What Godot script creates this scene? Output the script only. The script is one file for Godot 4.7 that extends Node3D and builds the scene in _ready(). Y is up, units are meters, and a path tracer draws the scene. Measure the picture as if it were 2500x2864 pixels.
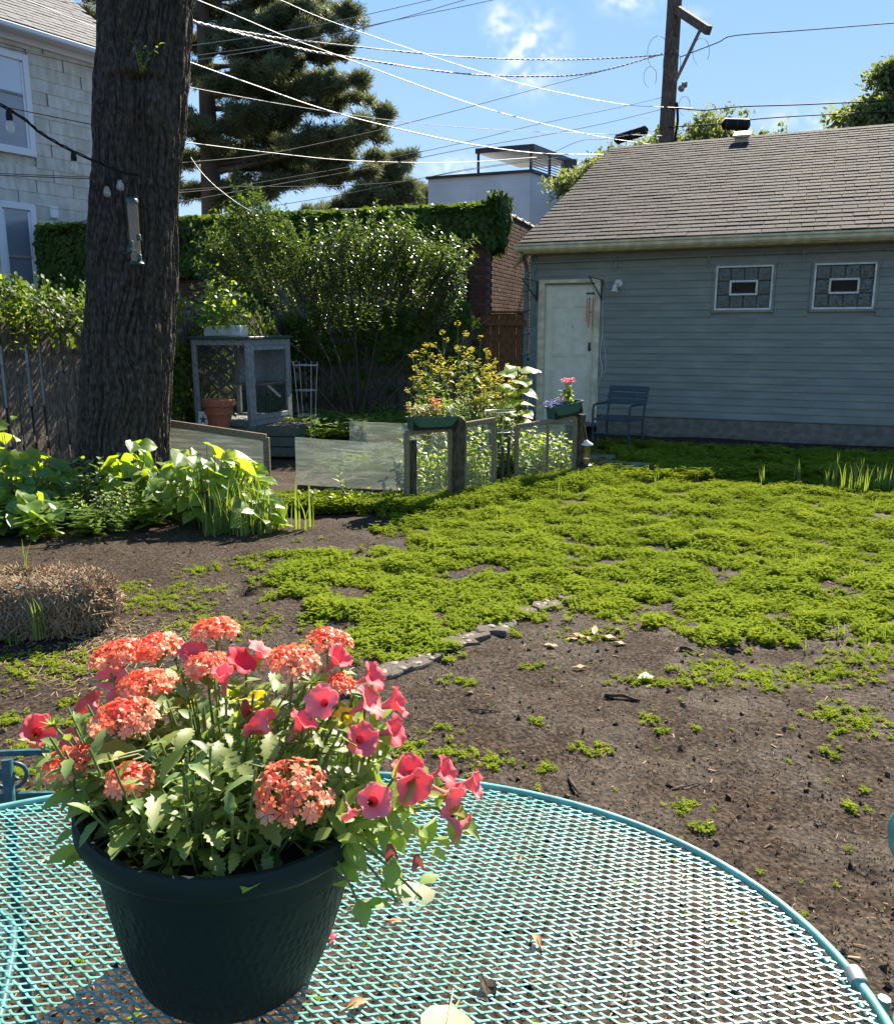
extends Node3D
# A back garden in sunlight: a flower pot on a mesh table, lawn, garage, hutch, old trunk.

var rng := RandomNumberGenerator.new()
var M := {}
var nz := FastNoiseLite.new()


class Geo:
	var v := PackedVector3Array()
	var n := PackedVector3Array()
	var c := PackedColorArray()
	var t := PackedVector2Array()
	var ix := PackedInt32Array()
	var col := Color.WHITE

	func vert(p: Vector3, nn: Vector3, u := Vector2.ZERO) -> int:
		v.append(p)
		n.append(nn)
		c.append(col)
		t.append(u)
		return v.size() - 1

	func tri(a: Vector3, b: Vector3, d: Vector3) -> void:
		var nn := (b - a).cross(d - a).normalized()
		var i := v.size()
		vert(a, nn)
		vert(b, nn)
		vert(d, nn)
		ix.append_array(PackedInt32Array([i, i + 2, i + 1]))

	func quad(a: Vector3, b: Vector3, d: Vector3, e: Vector3) -> void:
		var nn := (d - a).cross(e - b).normalized()
		var i := v.size()
		vert(a, nn, Vector2(0, 1))
		vert(b, nn, Vector2(1, 1))
		vert(d, nn, Vector2(1, 0))
		vert(e, nn, Vector2(0, 0))
		ix.append_array(PackedInt32Array([i, i + 2, i + 1, i, i + 3, i + 2]))

	# a box with chamfered edges; x is its frame
	func box(size: Vector3, x := Transform3D.IDENTITY, bev := 0.0) -> void:
		var h := size * 0.5
		var b := minf(bev, minf(h.x, minf(h.y, h.z)) * 0.8)
		var ax := [Vector3.RIGHT, Vector3.UP, Vector3.BACK]
		for k in 3:
			var a: Vector3 = ax[k]
			var p: Vector3 = ax[(k + 1) % 3]
			var q: Vector3 = ax[(k + 2) % 3]
			var hp: float = h[(k + 1) % 3] - b
			var hq: float = h[(k + 2) % 3] - b
			for s in [-1.0, 1.0]:
				var o: Vector3 = a * s * h[k]
				var f: float = s
				quad(x * (o - p * hp * f - q * hq), x * (o + p * hp * f - q * hq), x * (o + p * hp * f + q * hq), x * (o - p * hp * f + q * hq))
			if b > 0.0:
				# edges that run along a
				var la: float = h[k] - b
				for s in [-1.0, 1.0]:
					for r in [-1.0, 1.0]:
						var e1: Vector3 = p * s * (hp + b) + q * r * hq
						var e2: Vector3 = p * s * hp + q * r * (hq + b)
						if s * r > 0.0:
							quad(x * (e1 - a * la), x * (e2 - a * la), x * (e2 + a * la), x * (e1 + a * la))
						else:
							quad(x * (e2 - a * la), x * (e1 - a * la), x * (e1 + a * la), x * (e2 + a * la))
		if b > 0.0:
			for i in [-1.0, 1.0]:
				for j in [-1.0, 1.0]:
					for k in [-1.0, 1.0]:
						var pa := Vector3(i * h.x, j * (h.y - b), k * (h.z - b))
						var pb := Vector3(i * (h.x - b), j * h.y, k * (h.z - b))
						var pc := Vector3(i * (h.x - b), j * (h.y - b), k * h.z)
						if i * j * k > 0.0:
							tri(x * pa, x * pb, x * pc)
						else:
							tri(x * pa, x * pc, x * pb)

	# a box between two points: w across, d deep, up tells which way d looks
	func bar(a: Vector3, b: Vector3, w: float, d: float, up := Vector3.UP, bev := 0.0) -> void:
		var y := (b - a)
		var l := y.length()
		y /= l
		if absf(y.dot(up)) > 0.98:
			up = Vector3.BACK
		var xx := y.cross(up).normalized()
		var zz := xx.cross(y).normalized()
		box(Vector3(w, l, d), Transform3D(Basis(xx, y, zz), (a + b) * 0.5), bev)

	func tube(pts: PackedVector3Array, rad: PackedFloat32Array, sides := 6, caps := true, vscale := 1.0) -> void:
		var m := pts.size()
		if m < 2:
			return
		var tg := (pts[1] - pts[0]).normalized()
		var r := tg.cross(Vector3.UP if absf(tg.y) < 0.9 else Vector3.RIGHT).normalized()
		var base := v.size()
		var along := 0.0
		for i in m:
			var tn := (pts[mini(i + 1, m - 1)] - pts[maxi(i - 1, 0)]).normalized()
			r = (r - tn * r.dot(tn)).normalized()
			var s := tn.cross(r)
			if i > 0:
				along += pts[i].distance_to(pts[i - 1])
			var rr: float = rad[mini(i, rad.size() - 1)]
			for k in sides + 1:
				var a := TAU * k / sides
				var o := r * cos(a) + s * sin(a)
				vert(pts[i] + o * rr, o, Vector2(float(k) / sides, along * vscale))
		for i in m - 1:
			for k in sides:
				var a0 := base + i * (sides + 1) + k
				var a1 := a0 + sides + 1
				ix.append_array(PackedInt32Array([a0, a1, a0 + 1, a0 + 1, a1, a1 + 1]))
		if caps:
			for e in [0, m - 1]:
				var tn: Vector3 = (pts[0] - pts[1]).normalized() if e == 0 else (pts[m - 1] - pts[m - 2]).normalized()
				var cc := vert(pts[e], tn)
				var b0 := v.size()
				for k in sides + 1:
					vert(v[base + e * (sides + 1) + k], tn)
				for k in sides:
					if e == 0:
						ix.append_array(PackedInt32Array([cc, b0 + k, b0 + k + 1]))
					else:
						ix.append_array(PackedInt32Array([cc, b0 + k + 1, b0 + k]))

	func rod(a: Vector3, b: Vector3, ra: float, rb := -1.0, sides := 8) -> void:
		tube(PackedVector3Array([a, b]), PackedFloat32Array([ra, ra if rb < 0.0 else rb]), sides)

	# profile: points (radius, height), from the bottom outside upwards
	func lathe(prof: PackedVector2Array, seg := 32, x := Transform3D.IDENTITY, sharp := 0.6) -> void:
		var m := prof.size()
		for i in m - 1:
			var d0 := (prof[i + 1] - prof[i]).normalized()
			var n0 := Vector2(d0.y, -d0.x)
			var na := n0
			var nb := n0
			if i > 0:
				var dp := (prof[i] - prof[i - 1]).normalized()
				var np := Vector2(dp.y, -dp.x)
				if np.dot(n0) > sharp:
					na = (np + n0).normalized()
			if i < m - 2:
				var dn := (prof[i + 2] - prof[i + 1]).normalized()
				var nn := Vector2(dn.y, -dn.x)
				if nn.dot(n0) > sharp:
					nb = (nn + n0).normalized()
			var b0 := v.size()
			for k in seg + 1:
				var a := TAU * k / seg
				var cs := cos(a)
				var sn := sin(a)
				vert(x * Vector3(prof[i].x * cs, prof[i].y, prof[i].x * sn), (x.basis * Vector3(na.x * cs, na.y, na.x * sn)).normalized(), Vector2(float(k) / seg, prof[i].y))
				vert(x * Vector3(prof[i + 1].x * cs, prof[i + 1].y, prof[i + 1].x * sn), (x.basis * Vector3(nb.x * cs, nb.y, nb.x * sn)).normalized(), Vector2(float(k) / seg, prof[i + 1].y))
			for k in seg:
				var q := b0 + k * 2
				ix.append_array(PackedInt32Array([q, q + 2, q + 1, q + 1, q + 2, q + 3]))

	# a leaf from the origin along +Y, its face towards +Z; prof: half widths along it
	func leaf(x: Transform3D, length: float, width: float, prof: Array, fold := 0.2, curl := 0.3, wave := 0.0) -> void:
		var m := prof.size()
		var base := v.size()
		var ang := 0.0
		var p := Vector3.ZERO
		var st := length / float(m - 1)
		for i in m:
			var w: float = prof[i] * width * 0.5
			var lift := w * fold
			var wv := wave * w * (1.0 if i % 2 == 0 else -1.0)
			var nn := Vector3(0, sin(ang), cos(ang))
			vert(x * (p + Vector3(-w, 0, 0) + nn * (lift + wv)), (x.basis * (nn + Vector3(fold, 0, 0))).normalized(), Vector2(0, float(i) / m))
			vert(x * p, (x.basis * nn).normalized(), Vector2(0.5, float(i) / m))
			vert(x * (p + Vector3(w, 0, 0) + nn * (lift - wv)), (x.basis * (nn + Vector3(-fold, 0, 0))).normalized(), Vector2(1, float(i) / m))
			ang += curl / float(m - 1)
			p += Vector3(0, cos(ang), -sin(ang)) * st
		for i in m - 1:
			var a := base + i * 3
			ix.append_array(PackedInt32Array([a, a + 3, a + 1, a + 1, a + 3, a + 4, a + 1, a + 4, a + 2, a + 2, a + 4, a + 5]))

	func add(g: Geo, x: Transform3D) -> void:
		var b := v.size()
		for i in g.v.size():
			v.append(x * g.v[i])
			n.append((x.basis * g.n[i]).normalized())
			c.append(g.c[i] * col)
			t.append(g.t[i])
		for i in g.ix:
			ix.append(i + b)

	func mesh() -> ArrayMesh:
		var a := []
		a.resize(Mesh.ARRAY_MAX)
		a[Mesh.ARRAY_VERTEX] = v
		a[Mesh.ARRAY_NORMAL] = n
		a[Mesh.ARRAY_COLOR] = c
		a[Mesh.ARRAY_TEX_UV] = t
		a[Mesh.ARRAY_INDEX] = ix
		var m := ArrayMesh.new()
		if v.size():
			m.add_surface_from_arrays(Mesh.PRIMITIVE_TRIANGLES, a)
		return m

	# a smooth sheet through rows of points
	func sheet(pts: Array, closed_u := false) -> void:
		var nv := pts.size()
		var nu: int = pts[0].size()
		var b := v.size()
		for j in nv:
			for i in nu:
				var l: Vector3 = pts[j][(i - 1 + nu) % nu if closed_u else maxi(i - 1, 0)]
				var r: Vector3 = pts[j][(i + 1) % nu if closed_u else mini(i + 1, nu - 1)]
				var d: Vector3 = pts[maxi(j - 1, 0)][i]
				var u: Vector3 = pts[mini(j + 1, nv - 1)][i]
				vert(pts[j][i], (r - l).cross(u - d).normalized(), Vector2(float(i) / nu, float(j) / nv))
		for j in nv - 1:
			for i in (nu if closed_u else nu - 1):
				var a := b + j * nu + i
				var e := b + j * nu + (i + 1) % nu
				ix.append_array(PackedInt32Array([a, a + nu, e, e, a + nu, e + nu]))


func rnd(a: float, b: float) -> float:
	return rng.randf_range(a, b)


func lin(r: float, g: float, b: float, a := 1.0) -> Color:
	var k := Color(r, g, b).linear_to_srgb()
	k.a = a
	return k


func mat(called: String, k: Color, rough := 0.7, spec := 0.5) -> StandardMaterial3D:
	var m := StandardMaterial3D.new()
	m.resource_name = called
	m.albedo_color = k
	m.roughness = rough
	m.metallic_specular = spec
	m.cull_mode = BaseMaterial3D.CULL_DISABLED
	M[called] = m
	return m


func noise_tex(sd: int, freq: float, stops: Array, size := 512, kind := FastNoiseLite.TYPE_SIMPLEX_SMOOTH, oct := 4, normal := false, bump := 4.0) -> NoiseTexture2D:
	var f := FastNoiseLite.new()
	f.seed = sd
	f.noise_type = kind
	f.frequency = freq
	f.fractal_octaves = oct
	var t := NoiseTexture2D.new()
	t.width = size
	t.height = size
	t.seamless = true
	t.noise = f
	if normal:
		t.as_normal_map = true
		t.bump_strength = bump
	elif stops.size():
		var g := Gradient.new()
		var offs := PackedFloat32Array()
		var cols := PackedColorArray()
		for s in stops:
			offs.append(s[0])
			cols.append(s[1])
		g.offsets = offs
		g.colors = cols
		t.color_ramp = g
	return t


# grain for a surface: a texture of tones that multiplies the colour, and a relief
func grain(m: StandardMaterial3D, sd: int, freq: float, lo: Color, hi: Color, scale: Vector3, bump := 0.0, world := true, oct := 4, size := 512) -> StandardMaterial3D:
	m.albedo_texture = noise_tex(sd, freq, [[0.2, lo], [0.8, hi]], size, FastNoiseLite.TYPE_SIMPLEX_SMOOTH, oct)
	m.uv1_triplanar = true
	m.uv1_world_triplanar = world
	m.uv1_scale = scale
	if bump > 0.0:
		m.normal_enabled = true
		m.normal_texture = noise_tex(sd + 1, freq * 1.5, [], size, FastNoiseLite.TYPE_SIMPLEX_SMOOTH, oct, true, bump)
	return m


func leafmat(called: String, k: Color, back: Color, rough := 0.45, spec := 0.5) -> StandardMaterial3D:
	# four tones of one leaf: no two leaves of a plant are quite alike
	var l := k.srgb_to_linear()
	var bl := back.srgb_to_linear()
	var f := [0.66, 0.88, 1.08, 1.30]
	for i in 4:
		var s: float = f[i]
		var y := 1.0 + (s - 1.0) * 0.22
		var v := mat("%s_%d" % [called, i], lin(l.r * s * y, l.g * s, l.b * s), rough, spec)
		v.backlight_enabled = true
		v.backlight = lin(minf(bl.r * s * y, 1.0), minf(bl.g * s, 1.0), minf(bl.b * s, 1.0))
	M[called] = M["%s_2" % called]
	return M[called]


func bucket(c: Color) -> int:
	var l := (c.r + c.g + c.b) / 3.0
	return 0 if l < 0.78 else (1 if l < 0.98 else (2 if l < 1.18 else 3))


# leaves of one plant part, told apart by tone
func foliage(parent: Node3D, called: String, g: Geo, mn: String, x := Transform3D.IDENTITY) -> void:
	var out := [Geo.new(), Geo.new(), Geo.new(), Geo.new()]
	var to := PackedInt32Array()
	var bk := PackedByteArray()
	for i in g.v.size():
		var b := bucket(g.c[i])
		bk.append(b)
		to.append(out[b].vert(g.v[i], g.n[i], g.t[i]))
	for i in range(0, g.ix.size(), 3):
		var o: Geo = out[bk[g.ix[i]]]
		o.ix.append(to[g.ix[i]])
		o.ix.append(to[g.ix[i + 1]])
		o.ix.append(to[g.ix[i + 2]])
	for b in 4:
		if out[b].ix.size():
			part(parent, called, out[b], M["%s_%d" % [mn, b]], x)


func scatter_leaves(parent: Node3D, called: String, mesh: Mesh, mn: String, xs: Array, cs: Array) -> void:
	var o := [[], [], [], []]
	for i in xs.size():
		o[bucket(cs[i])].append(xs[i])
	for b in 4:
		if o[b].size():
			var n := scatter(parent, called, mesh, M["%s_%d" % [mn, b]], o[b])
			n.set_meta("kind", "stuff")


func thing(called: String, label: String, category: String, at := Vector3.ZERO, group := "", kind := "") -> Node3D:
	var o := Node3D.new()
	o.name = called
	add_child(o, true)
	o.position = at
	tag(o, label, category, group, kind)
	return o


func tag(o: Node3D, label: String, category := "", group := "", kind := "") -> void:
	if label:
		o.set_meta("label", label)
	if category:
		o.set_meta("category", category)
	if group:
		o.set_meta("group", group)
	if kind:
		o.set_meta("kind", kind)


func part(parent: Node3D, called: String, g: Variant, m: Material, x := Transform3D.IDENTITY) -> MeshInstance3D:
	var o := MeshInstance3D.new()
	o.name = called
	o.mesh = g.mesh() if g is Geo else g
	o.material_override = m
	parent.add_child(o, true)
	o.transform = x
	return o


func scatter(parent: Node3D, called: String, mesh: Mesh, m: Material, xs: Array, cols := []) -> MultiMeshInstance3D:
	var mm := MultiMesh.new()
	mm.transform_format = MultiMesh.TRANSFORM_3D
	mm.use_colors = cols.size() > 0
	mm.mesh = mesh
	mm.instance_count = xs.size()
	for i in xs.size():
		mm.set_instance_transform(i, xs[i])
		if cols.size():
			mm.set_instance_color(i, cols[i])
	var o := MultiMeshInstance3D.new()
	o.name = called
	o.multimesh = mm
	o.material_override = m
	parent.add_child(o, true)
	return o


func T(p: Vector3, b := Basis.IDENTITY) -> Transform3D:
	return Transform3D(b, p)


func yaw(a: float) -> Basis:
	return Basis(Vector3.UP, a)


# a basis whose y runs along d and whose z looks as far as it can towards f
func along(d: Vector3, f := Vector3.UP, s := 1.0) -> Basis:
	var y := d.normalized()
	var z := f - y * f.dot(y)
	if z.length() < 0.01:
		z = Vector3.RIGHT - y * y.x
	z = z.normalized()
	return Basis(y.cross(z) * s, y * s, z * s)


func rdir(flat := 1.0) -> Vector3:
	var d := Vector3(rng.randfn(), rng.randfn() * flat, rng.randfn())
	return d.normalized() if d.length() > 0.001 else Vector3.UP


func spline(p: PackedVector3Array, per := 6) -> PackedVector3Array:
	var o := PackedVector3Array()
	for i in p.size() - 1:
		var a: Vector3 = p[maxi(i - 1, 0)]
		var d: Vector3 = p[mini(i + 2, p.size() - 1)]
		for k in per:
			o.append(p[i].cubic_interpolate(p[i + 1], a, d, float(k) / per))
	o.append(p[p.size() - 1])
	return o


func V3(a: Array) -> PackedVector3Array:
	var o := PackedVector3Array()
	for i in range(0, a.size(), 3):
		o.append(Vector3(a[i], a[i + 1], a[i + 2]))
	return o


func rads(r: float) -> PackedFloat32Array:
	return PackedFloat32Array([r])


func tone(s: float, b := 0.0) -> Color:
	var k := 1.0 + rnd(-s, s)
	return Color(k * (1.0 + rnd(-b, b)), k, k * (1.0 + rnd(-b, b)))


func gh(x: float, z: float) -> float:
	return nz.get_noise_2d(x * 0.9, z * 0.9) * 0.03 + nz.get_noise_2d(x * 5.0 + 50.0, z * 5.0) * 0.008


func on(x: float, z: float, up := 0.0) -> Vector3:
	return Vector3(x, gh(x, z) + up, z)


func make_sky() -> PanoramaSkyMaterial:
	var w := 2048
	var h := 1024
	var im := Image.create(w, h, false, Image.FORMAT_RGBF)
	var f := FastNoiseLite.new()
	f.seed = 11
	f.frequency = 1.0
	f.fractal_octaves = 5
	var f2 := FastNoiseLite.new()
	f2.seed = 5
	f2.frequency = 1.0
	# wisps: azimuth, elevation, half width, half height, strength
	var wisps := [[5.2, 16.4, 1.5, 1.5, 1.5], [3.3, 17.8, 0.8, 1.0, 1.2], [4.6, 14.8, 1.6, 0.8, 0.5], [11.0, 18.8, 1.5, 0.7, 1.2], [14.0, 17.7, 2.0, 0.35, 0.4], [0.6, 9.9, 1.6, 0.6, 0.8], [23.0, 11.2, 5.0, 1.1, 1.1], [-3.0, 10.0, 3.0, 0.5, 0.4], [-30.0, 14.0, 8.0, 1.5, 0.8], [48.0, 15.0, 9.0, 2.0, 0.8], [80.0, 12.0, 12.0, 2.0, 0.8], [-75.0, 16.0, 12.0, 2.0, 0.8], [130.0, 18.0, 14.0, 3.0, 0.8], [-130.0, 15.0, 14.0, 2.5, 0.8], [175.0, 13.0, 12.0, 2.0, 0.8]]
	for y in h:
		var el := 90.0 - (y + 0.5) / h * 180.0
		if el < -0.2:
			im.fill_rect(Rect2i(0, y, w, h - y), Color(0.16, 0.15, 0.13))
			break
		var t := clampf(el / 90.0, 0.0, 1.0)
		var k := pow(t, 0.5)
		var sky := Color(0.70, 0.88, 1.0).lerp(Color(0.145, 0.395, 0.86), clampf(k * 1.55, 0.0, 1.0))
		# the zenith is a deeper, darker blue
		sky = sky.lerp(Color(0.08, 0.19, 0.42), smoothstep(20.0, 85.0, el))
		im.fill_rect(Rect2i(0, y, w, 1), sky)
		if el < 5.0 or el > 26.0:
			continue
		for x in w:
			var az := (x + 0.5) / w * 360.0
			if az > 180.0:
				az -= 360.0
			var cl := 0.0
			for q in wisps:
				var dx: float = (az - q[0]) / q[2]
				var dy: float = (el - q[1]) / q[3]
				var d := dx * dx + dy * dy
				if d < 4.0:
					var wx := f2.get_noise_2d(az * 0.28, el * 0.5) * 2.6
					var st := f.get_noise_2d(az * 0.22 + wx * 0.5, el * 0.62 - az * 0.10 + wx)
					var fine := f.get_noise_2d(az * 1.3 + el * 1.7, el * 0.9 + wx)
					cl += q[4] * exp(-d * 1.0) * clampf(0.26 + st * 1.2 + fine * 0.6, 0.0, 1.1)
			if cl > 0.01:
				im.set_pixel(x, y, sky.lerp(Color(1.06, 1.09, 1.12), clampf(cl * 0.85, 0.0, 0.95)))
	var m := PanoramaSkyMaterial.new()
	m.panorama = ImageTexture.create_from_image(im)
	return m


func _ready() -> void:
	rng.seed = 77
	nz.seed = 3
	nz.frequency = 1.0
	nz.fractal_octaves = 3
	# ---- camera
	var cam := Camera3D.new()
	cam.name = "camera"
	add_child(cam)
	cam.position = Vector3(0, 1.536, 0)
	cam.rotation.x = -0.209
	cam.fov = 61.92
	cam.near = 0.05
	cam.far = 400.0
	cam.current = true
	# ---- sky and exposure
	var env := Environment.new()
	env.background_mode = Environment.BG_SKY
	var sky := Sky.new()
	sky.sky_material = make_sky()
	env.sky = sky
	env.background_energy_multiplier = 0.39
	env.tonemap_mode = Environment.TONE_MAPPER_LINEAR
	env.tonemap_exposure = 3.15
	env.sdfgi_enabled = true
	env.ssao_enabled = true
	env.ssil_enabled = true
	var we := WorldEnvironment.new()
	we.name = "world_environment"
	we.environment = env
	add_child(we)
	# ---- sun: ahead of the camera to the right
	var sun := DirectionalLight3D.new()
	sun.name = "sun"
	sun.light_energy = 1.6
	sun.light_color = Color(1.0, 0.955, 0.88)
	sun.light_angular_distance = 0.5
	sun.shadow_enabled = true
	add_child(sun)
	sun.look_at_from_position(Vector3(0.347, 0.636, -0.689) * 30.0, Vector3.ZERO)
	materials()
	ground()
	garage()
	brick_building()
	grey_house()
	white_house()
	fences()
	old_tree()
	far_trees()
	garden_frames()
	hutch()
	small_things()
	shrub_and_vines()
	garden_plants()
	lawn()
	straw_bale()
	utility()
	string_lights()
	patio_table()
	patio_chairs()
	flower_pot()


func materials() -> void:
	var W := Color.WHITE
	# soil, stone
	var m := mat("soil", lin(0.088, 0.064, 0.046), 0.95, 0.25)
	m.albedo_texture = noise_tex(4, 0.02, [[0.15, Color(0.68, 0.65, 0.62)], [0.5, Color(0.86, 0.84, 0.82)], [0.75, Color(0.96, 0.95, 0.93)], [0.9, Color(1, 1, 1)]], 1024, FastNoiseLite.TYPE_SIMPLEX_SMOOTH, 6)
	m.uv1_triplanar = true
	m.uv1_world_triplanar = true
	m.uv1_scale = Vector3(0.7, 0.7, 0.7)
	m.normal_enabled = true
	m.normal_texture = noise_tex(9, 0.06, [], 1024, FastNoiseLite.TYPE_SIMPLEX_SMOOTH, 5, true, 10.0)
	m.normal_scale = 0.4
	m.detail_enabled = true
	m.detail_blend_mode = BaseMaterial3D.BLEND_MODE_MUL
	m.detail_uv_layer = BaseMaterial3D.DETAIL_UV_1
	m.detail_albedo = noise_tex(14, 0.1, [[0.3, Color(0.55, 0.55, 0.55)], [0.65, Color(1, 1, 1)]], 512)
	# damp ground shines a little
	m.roughness_texture = noise_tex(18, 0.006, [[0.35, Color(0.82, 0.82, 0.82)], [0.65, Color(1, 1, 1)]], 512, FastNoiseLite.TYPE_SIMPLEX_SMOOTH, 4)
	var mm := mat("crumb", lin(0.094, 0.070, 0.053), 0.9, 0.25)
	mm.vertex_color_use_as_albedo = true
	mm = mat("chip", lin(0.36, 0.27, 0.17), 0.85, 0.3)
	mm.vertex_color_use_as_albedo = true
	grain(mat("stone", lin(0.165, 0.135, 0.105), 0.95), 21, 0.03, Color(0.6, 0.58, 0.55), W, Vector3(4, 4, 4), 6.0)
	grain(mat("pebble", lin(0.27, 0.235, 0.19), 0.7), 22, 0.02, Color(0.7, 0.68, 0.66), W, Vector3(3, 3, 3))
	grain(mat("concrete", lin(0.20, 0.18, 0.15), 0.92), 23, 0.012, Color(0.78, 0.76, 0.73), W, Vector3(1.2, 1.2, 1.2), 5.0)
	# garage
	grain(mat("siding", lin(0.235, 0.243, 0.200), 0.6), 31, 0.006, Color(0.86, 0.87, 0.88), W, Vector3(0.5, 2.0, 0.5), 1.0)
	grain(mat("teal_trim", lin(0.14, 0.205, 0.19), 0.5), 32, 0.01, Color(0.8, 0.8, 0.8), W, Vector3(1, 1, 1))
	grain(mat("cream", lin(0.78, 0.70, 0.49), 0.5), 33, 0.01, Color(0.82, 0.8, 0.76), W, Vector3(1, 1, 1))
	grain(mat("door_white", lin(0.80, 0.745, 0.58), 0.5), 34, 0.008, Color(0.92, 0.91, 0.89), W, Vector3(1, 1, 1))
	grain(mat("white_paint", lin(0.72, 0.72, 0.70), 0.5), 35, 0.01, Color(0.85, 0.84, 0.82), W, Vector3(1, 1, 1))
	for i in 4:
		var k: Array = [[0.088, 0.078, 0.072], [0.105, 0.093, 0.086], [0.074, 0.067, 0.063], [0.122, 0.110, 0.100]][i]
		var s := grain(mat("shingle_%d" % i, lin(k[0], k[1], k[2]), 0.9, 0.3), 41 + i * 3, 0.05, Color(0.62, 0.6, 0.6), W, Vector3(2.2, 2.2, 2.2), 8.0)
		s.vertex_color_use_as_albedo = true
	mat("roof_felt", lin(0.05, 0.046, 0.045), 0.95)
	mat("iron", lin(0.03, 0.03, 0.032), 0.5)
	var g := mat("glass_block", Color(0.42, 0.44, 0.40, 0.5), 0.12)
	g.refraction_enabled = true
	g.refraction_scale = 0.05
	g.roughness = 0.08
	g.metallic_specular = 0.8
	g.normal_enabled = true
	g.normal_scale = 0.4
	g.normal_texture = noise_tex(55, 0.025, [], 256, FastNoiseLite.TYPE_SIMPLEX_SMOOTH, 2, true, 26.0)
	g.uv1_triplanar = true
	g.uv1_world_triplanar = true
	g.uv1_scale = Vector3(5, 5, 5)
	mat("vent_dark", lin(0.05, 0.04, 0.035), 0.6)
	var al := mat("aluminium", lin(0.55, 0.56, 0.57), 0.4)
	al.metallic = 0.8
	mat("copper_tube", lin(0.55, 0.20, 0.13), 0.4)
	grain(mat("blue_bench", lin(0.04, 0.072, 0.09), 0.6), 58, 0.02, Color(0.7, 0.7, 0.7), W, Vector3(2, 2, 2))
	# brick
	for i in 3:
		var k: Array = [[0.20, 0.098, 0.070], [0.15, 0.076, 0.060], [0.24, 0.135, 0.095]][i]
		grain(mat("brick_%d" % i, lin(k[0], k[1], k[2]), 0.9, 0.3), 61 + i, 0.04, Color(0.6, 0.58, 0.56), W, Vector3(4, 4, 4), 5.0)
	grain(mat("mortar", lin(0.20, 0.18, 0.16), 0.95, 0.3), 66, 0.05, Color(0.7, 0.7, 0.7), W, Vector3(3, 3, 3))
	grain(mat("coping", lin(0.40, 0.36, 0.31), 0.35), 67, 0.01, Color(0.6, 0.55, 0.5), W, Vector3(1, 1, 1))
	# houses
	for i in 3:
		var k: Array = [[0.62, 0.605, 0.555], [0.60, 0.585, 0.535], [0.63, 0.615, 0.57]][i]
		grain(mat("house_tile_%d" % i, lin(k[0], k[1], k[2]), 0.85, 0.3), 71 + i, 0.008, Color(0.84, 0.82, 0.78), W, Vector3(1.4, 0.35, 1.4), 1.0)
	grain(mat("house_roof", lin(0.36, 0.345, 0.325), 0.9, 0.3), 76, 0.05, Color(0.7, 0.7, 0.7), W, Vector3(1, 1, 1), 3.0)
	mat("house_trim", lin(0.66, 0.69, 0.74), 0.5)
	var pane := mat("pane_dark", lin(0.16, 0.19, 0.24), 0.06, 0.8)
	pane.metallic = 0.0
	mat("blind", lin(0.55, 0.62, 0.72), 0.3)
	grain(mat("white_board", lin(0.70, 0.71, 0.72), 0.6), 78, 0.004, Color(0.92, 0.92, 0.92), W, Vector3(0.3, 0.3, 0.3))
	mat("black_steel", lin(0.035, 0.037, 0.04), 0.45)
	# timber
	grain(mat("fence_wood", lin(0.25, 0.215, 0.175), 0.88, 0.3), 81, 0.02, Color(0.5, 0.48, 0.46), W, Vector3(6, 0.7, 6), 5.0)
	grain(mat("cedar", lin(0.22, 0.11, 0.05), 0.8, 0.3), 82, 0.02, Color(0.6, 0.58, 0.56), W, Vector3(6, 0.7, 6), 4.0)
	grain(mat("post_wood", lin(0.13, 0.10, 0.065), 0.88, 0.3), 83, 0.02, Color(0.45, 0.43, 0.4), W, Vector3(7, 0.9, 7), 7.0)
	grain(mat("pale_wood", lin(0.34, 0.28, 0.19), 0.8, 0.3), 84, 0.02, Color(0.55, 0.52, 0.48), W, Vector3(5, 5, 5), 5.0)
	grain(mat("pole_wood", lin(0.20, 0.155, 0.12), 0.85, 0.3), 85, 0.02, Color(0.45, 0.43, 0.42), W, Vector3(5, 0.35, 5), 6.0)
	grain(mat("grey_paint", lin(0.30, 0.32, 0.315), 0.6), 86, 0.02, Color(0.7, 0.7, 0.7), W, Vector3(3, 1, 3))
	grain(mat("green_paint", lin(0.055, 0.10, 0.082), 0.55), 87, 0.02, Color(0.7, 0.7, 0.7), W, Vector3(3, 1, 3))
	grain(mat("bark", lin(0.115, 0.097, 0.080), 0.95, 0.2), 91, 0.03, Color(0.5, 0.48, 0.46), W, Vector3(2.5, 0.7, 2.5), 10.0)
	grain(mat("twig", lin(0.10, 0.078, 0.058), 0.9, 0.3), 92, 0.03, Color(0.6, 0.6, 0.6), W, Vector3(4, 4, 4))
	mat("conifer_bark", lin(0.075, 0.055, 0.042), 0.95)
	grain(mat("terracotta", lin(0.40, 0.13, 0.062), 0.8), 93, 0.02, Color(0.72, 0.7, 0.7), W, Vector3(3, 3, 3))
	# clear sheets
	var gl := mat("frame_glass", Color(0.85, 0.9, 0.86, 0.05), 0.04)
	gl.transparency = BaseMaterial3D.TRANSPARENCY_ALPHA
	var ac := mat("plastic_sheet", Color(1, 1, 1, 1), 0.35)
	var pt := Gradient.new()
	pt.offsets = PackedFloat32Array([0.25, 0.5, 0.75])
	pt.colors = PackedColorArray([Color(0.70, 0.71, 0.66, 0.26), Color(0.73, 0.74, 0.69, 0.32), Color(0.80, 0.80, 0.76, 0.40)])
	var nt := noise_tex(97, 0.012, [], 512, FastNoiseLite.TYPE_SIMPLEX_SMOOTH, 5)
	nt.color_ramp = pt
	ac.albedo_texture = nt
	ac.uv1_triplanar = true
	ac.uv1_world_triplanar = true
	ac.uv1_scale = Vector3(0.4, 4.0, 0.4)
	ac.transparency = BaseMaterial3D.TRANSPARENCY_ALPHA
	ac.backlight_enabled = true
	ac.backlight = lin(0.22, 0.22, 0.19)
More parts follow.
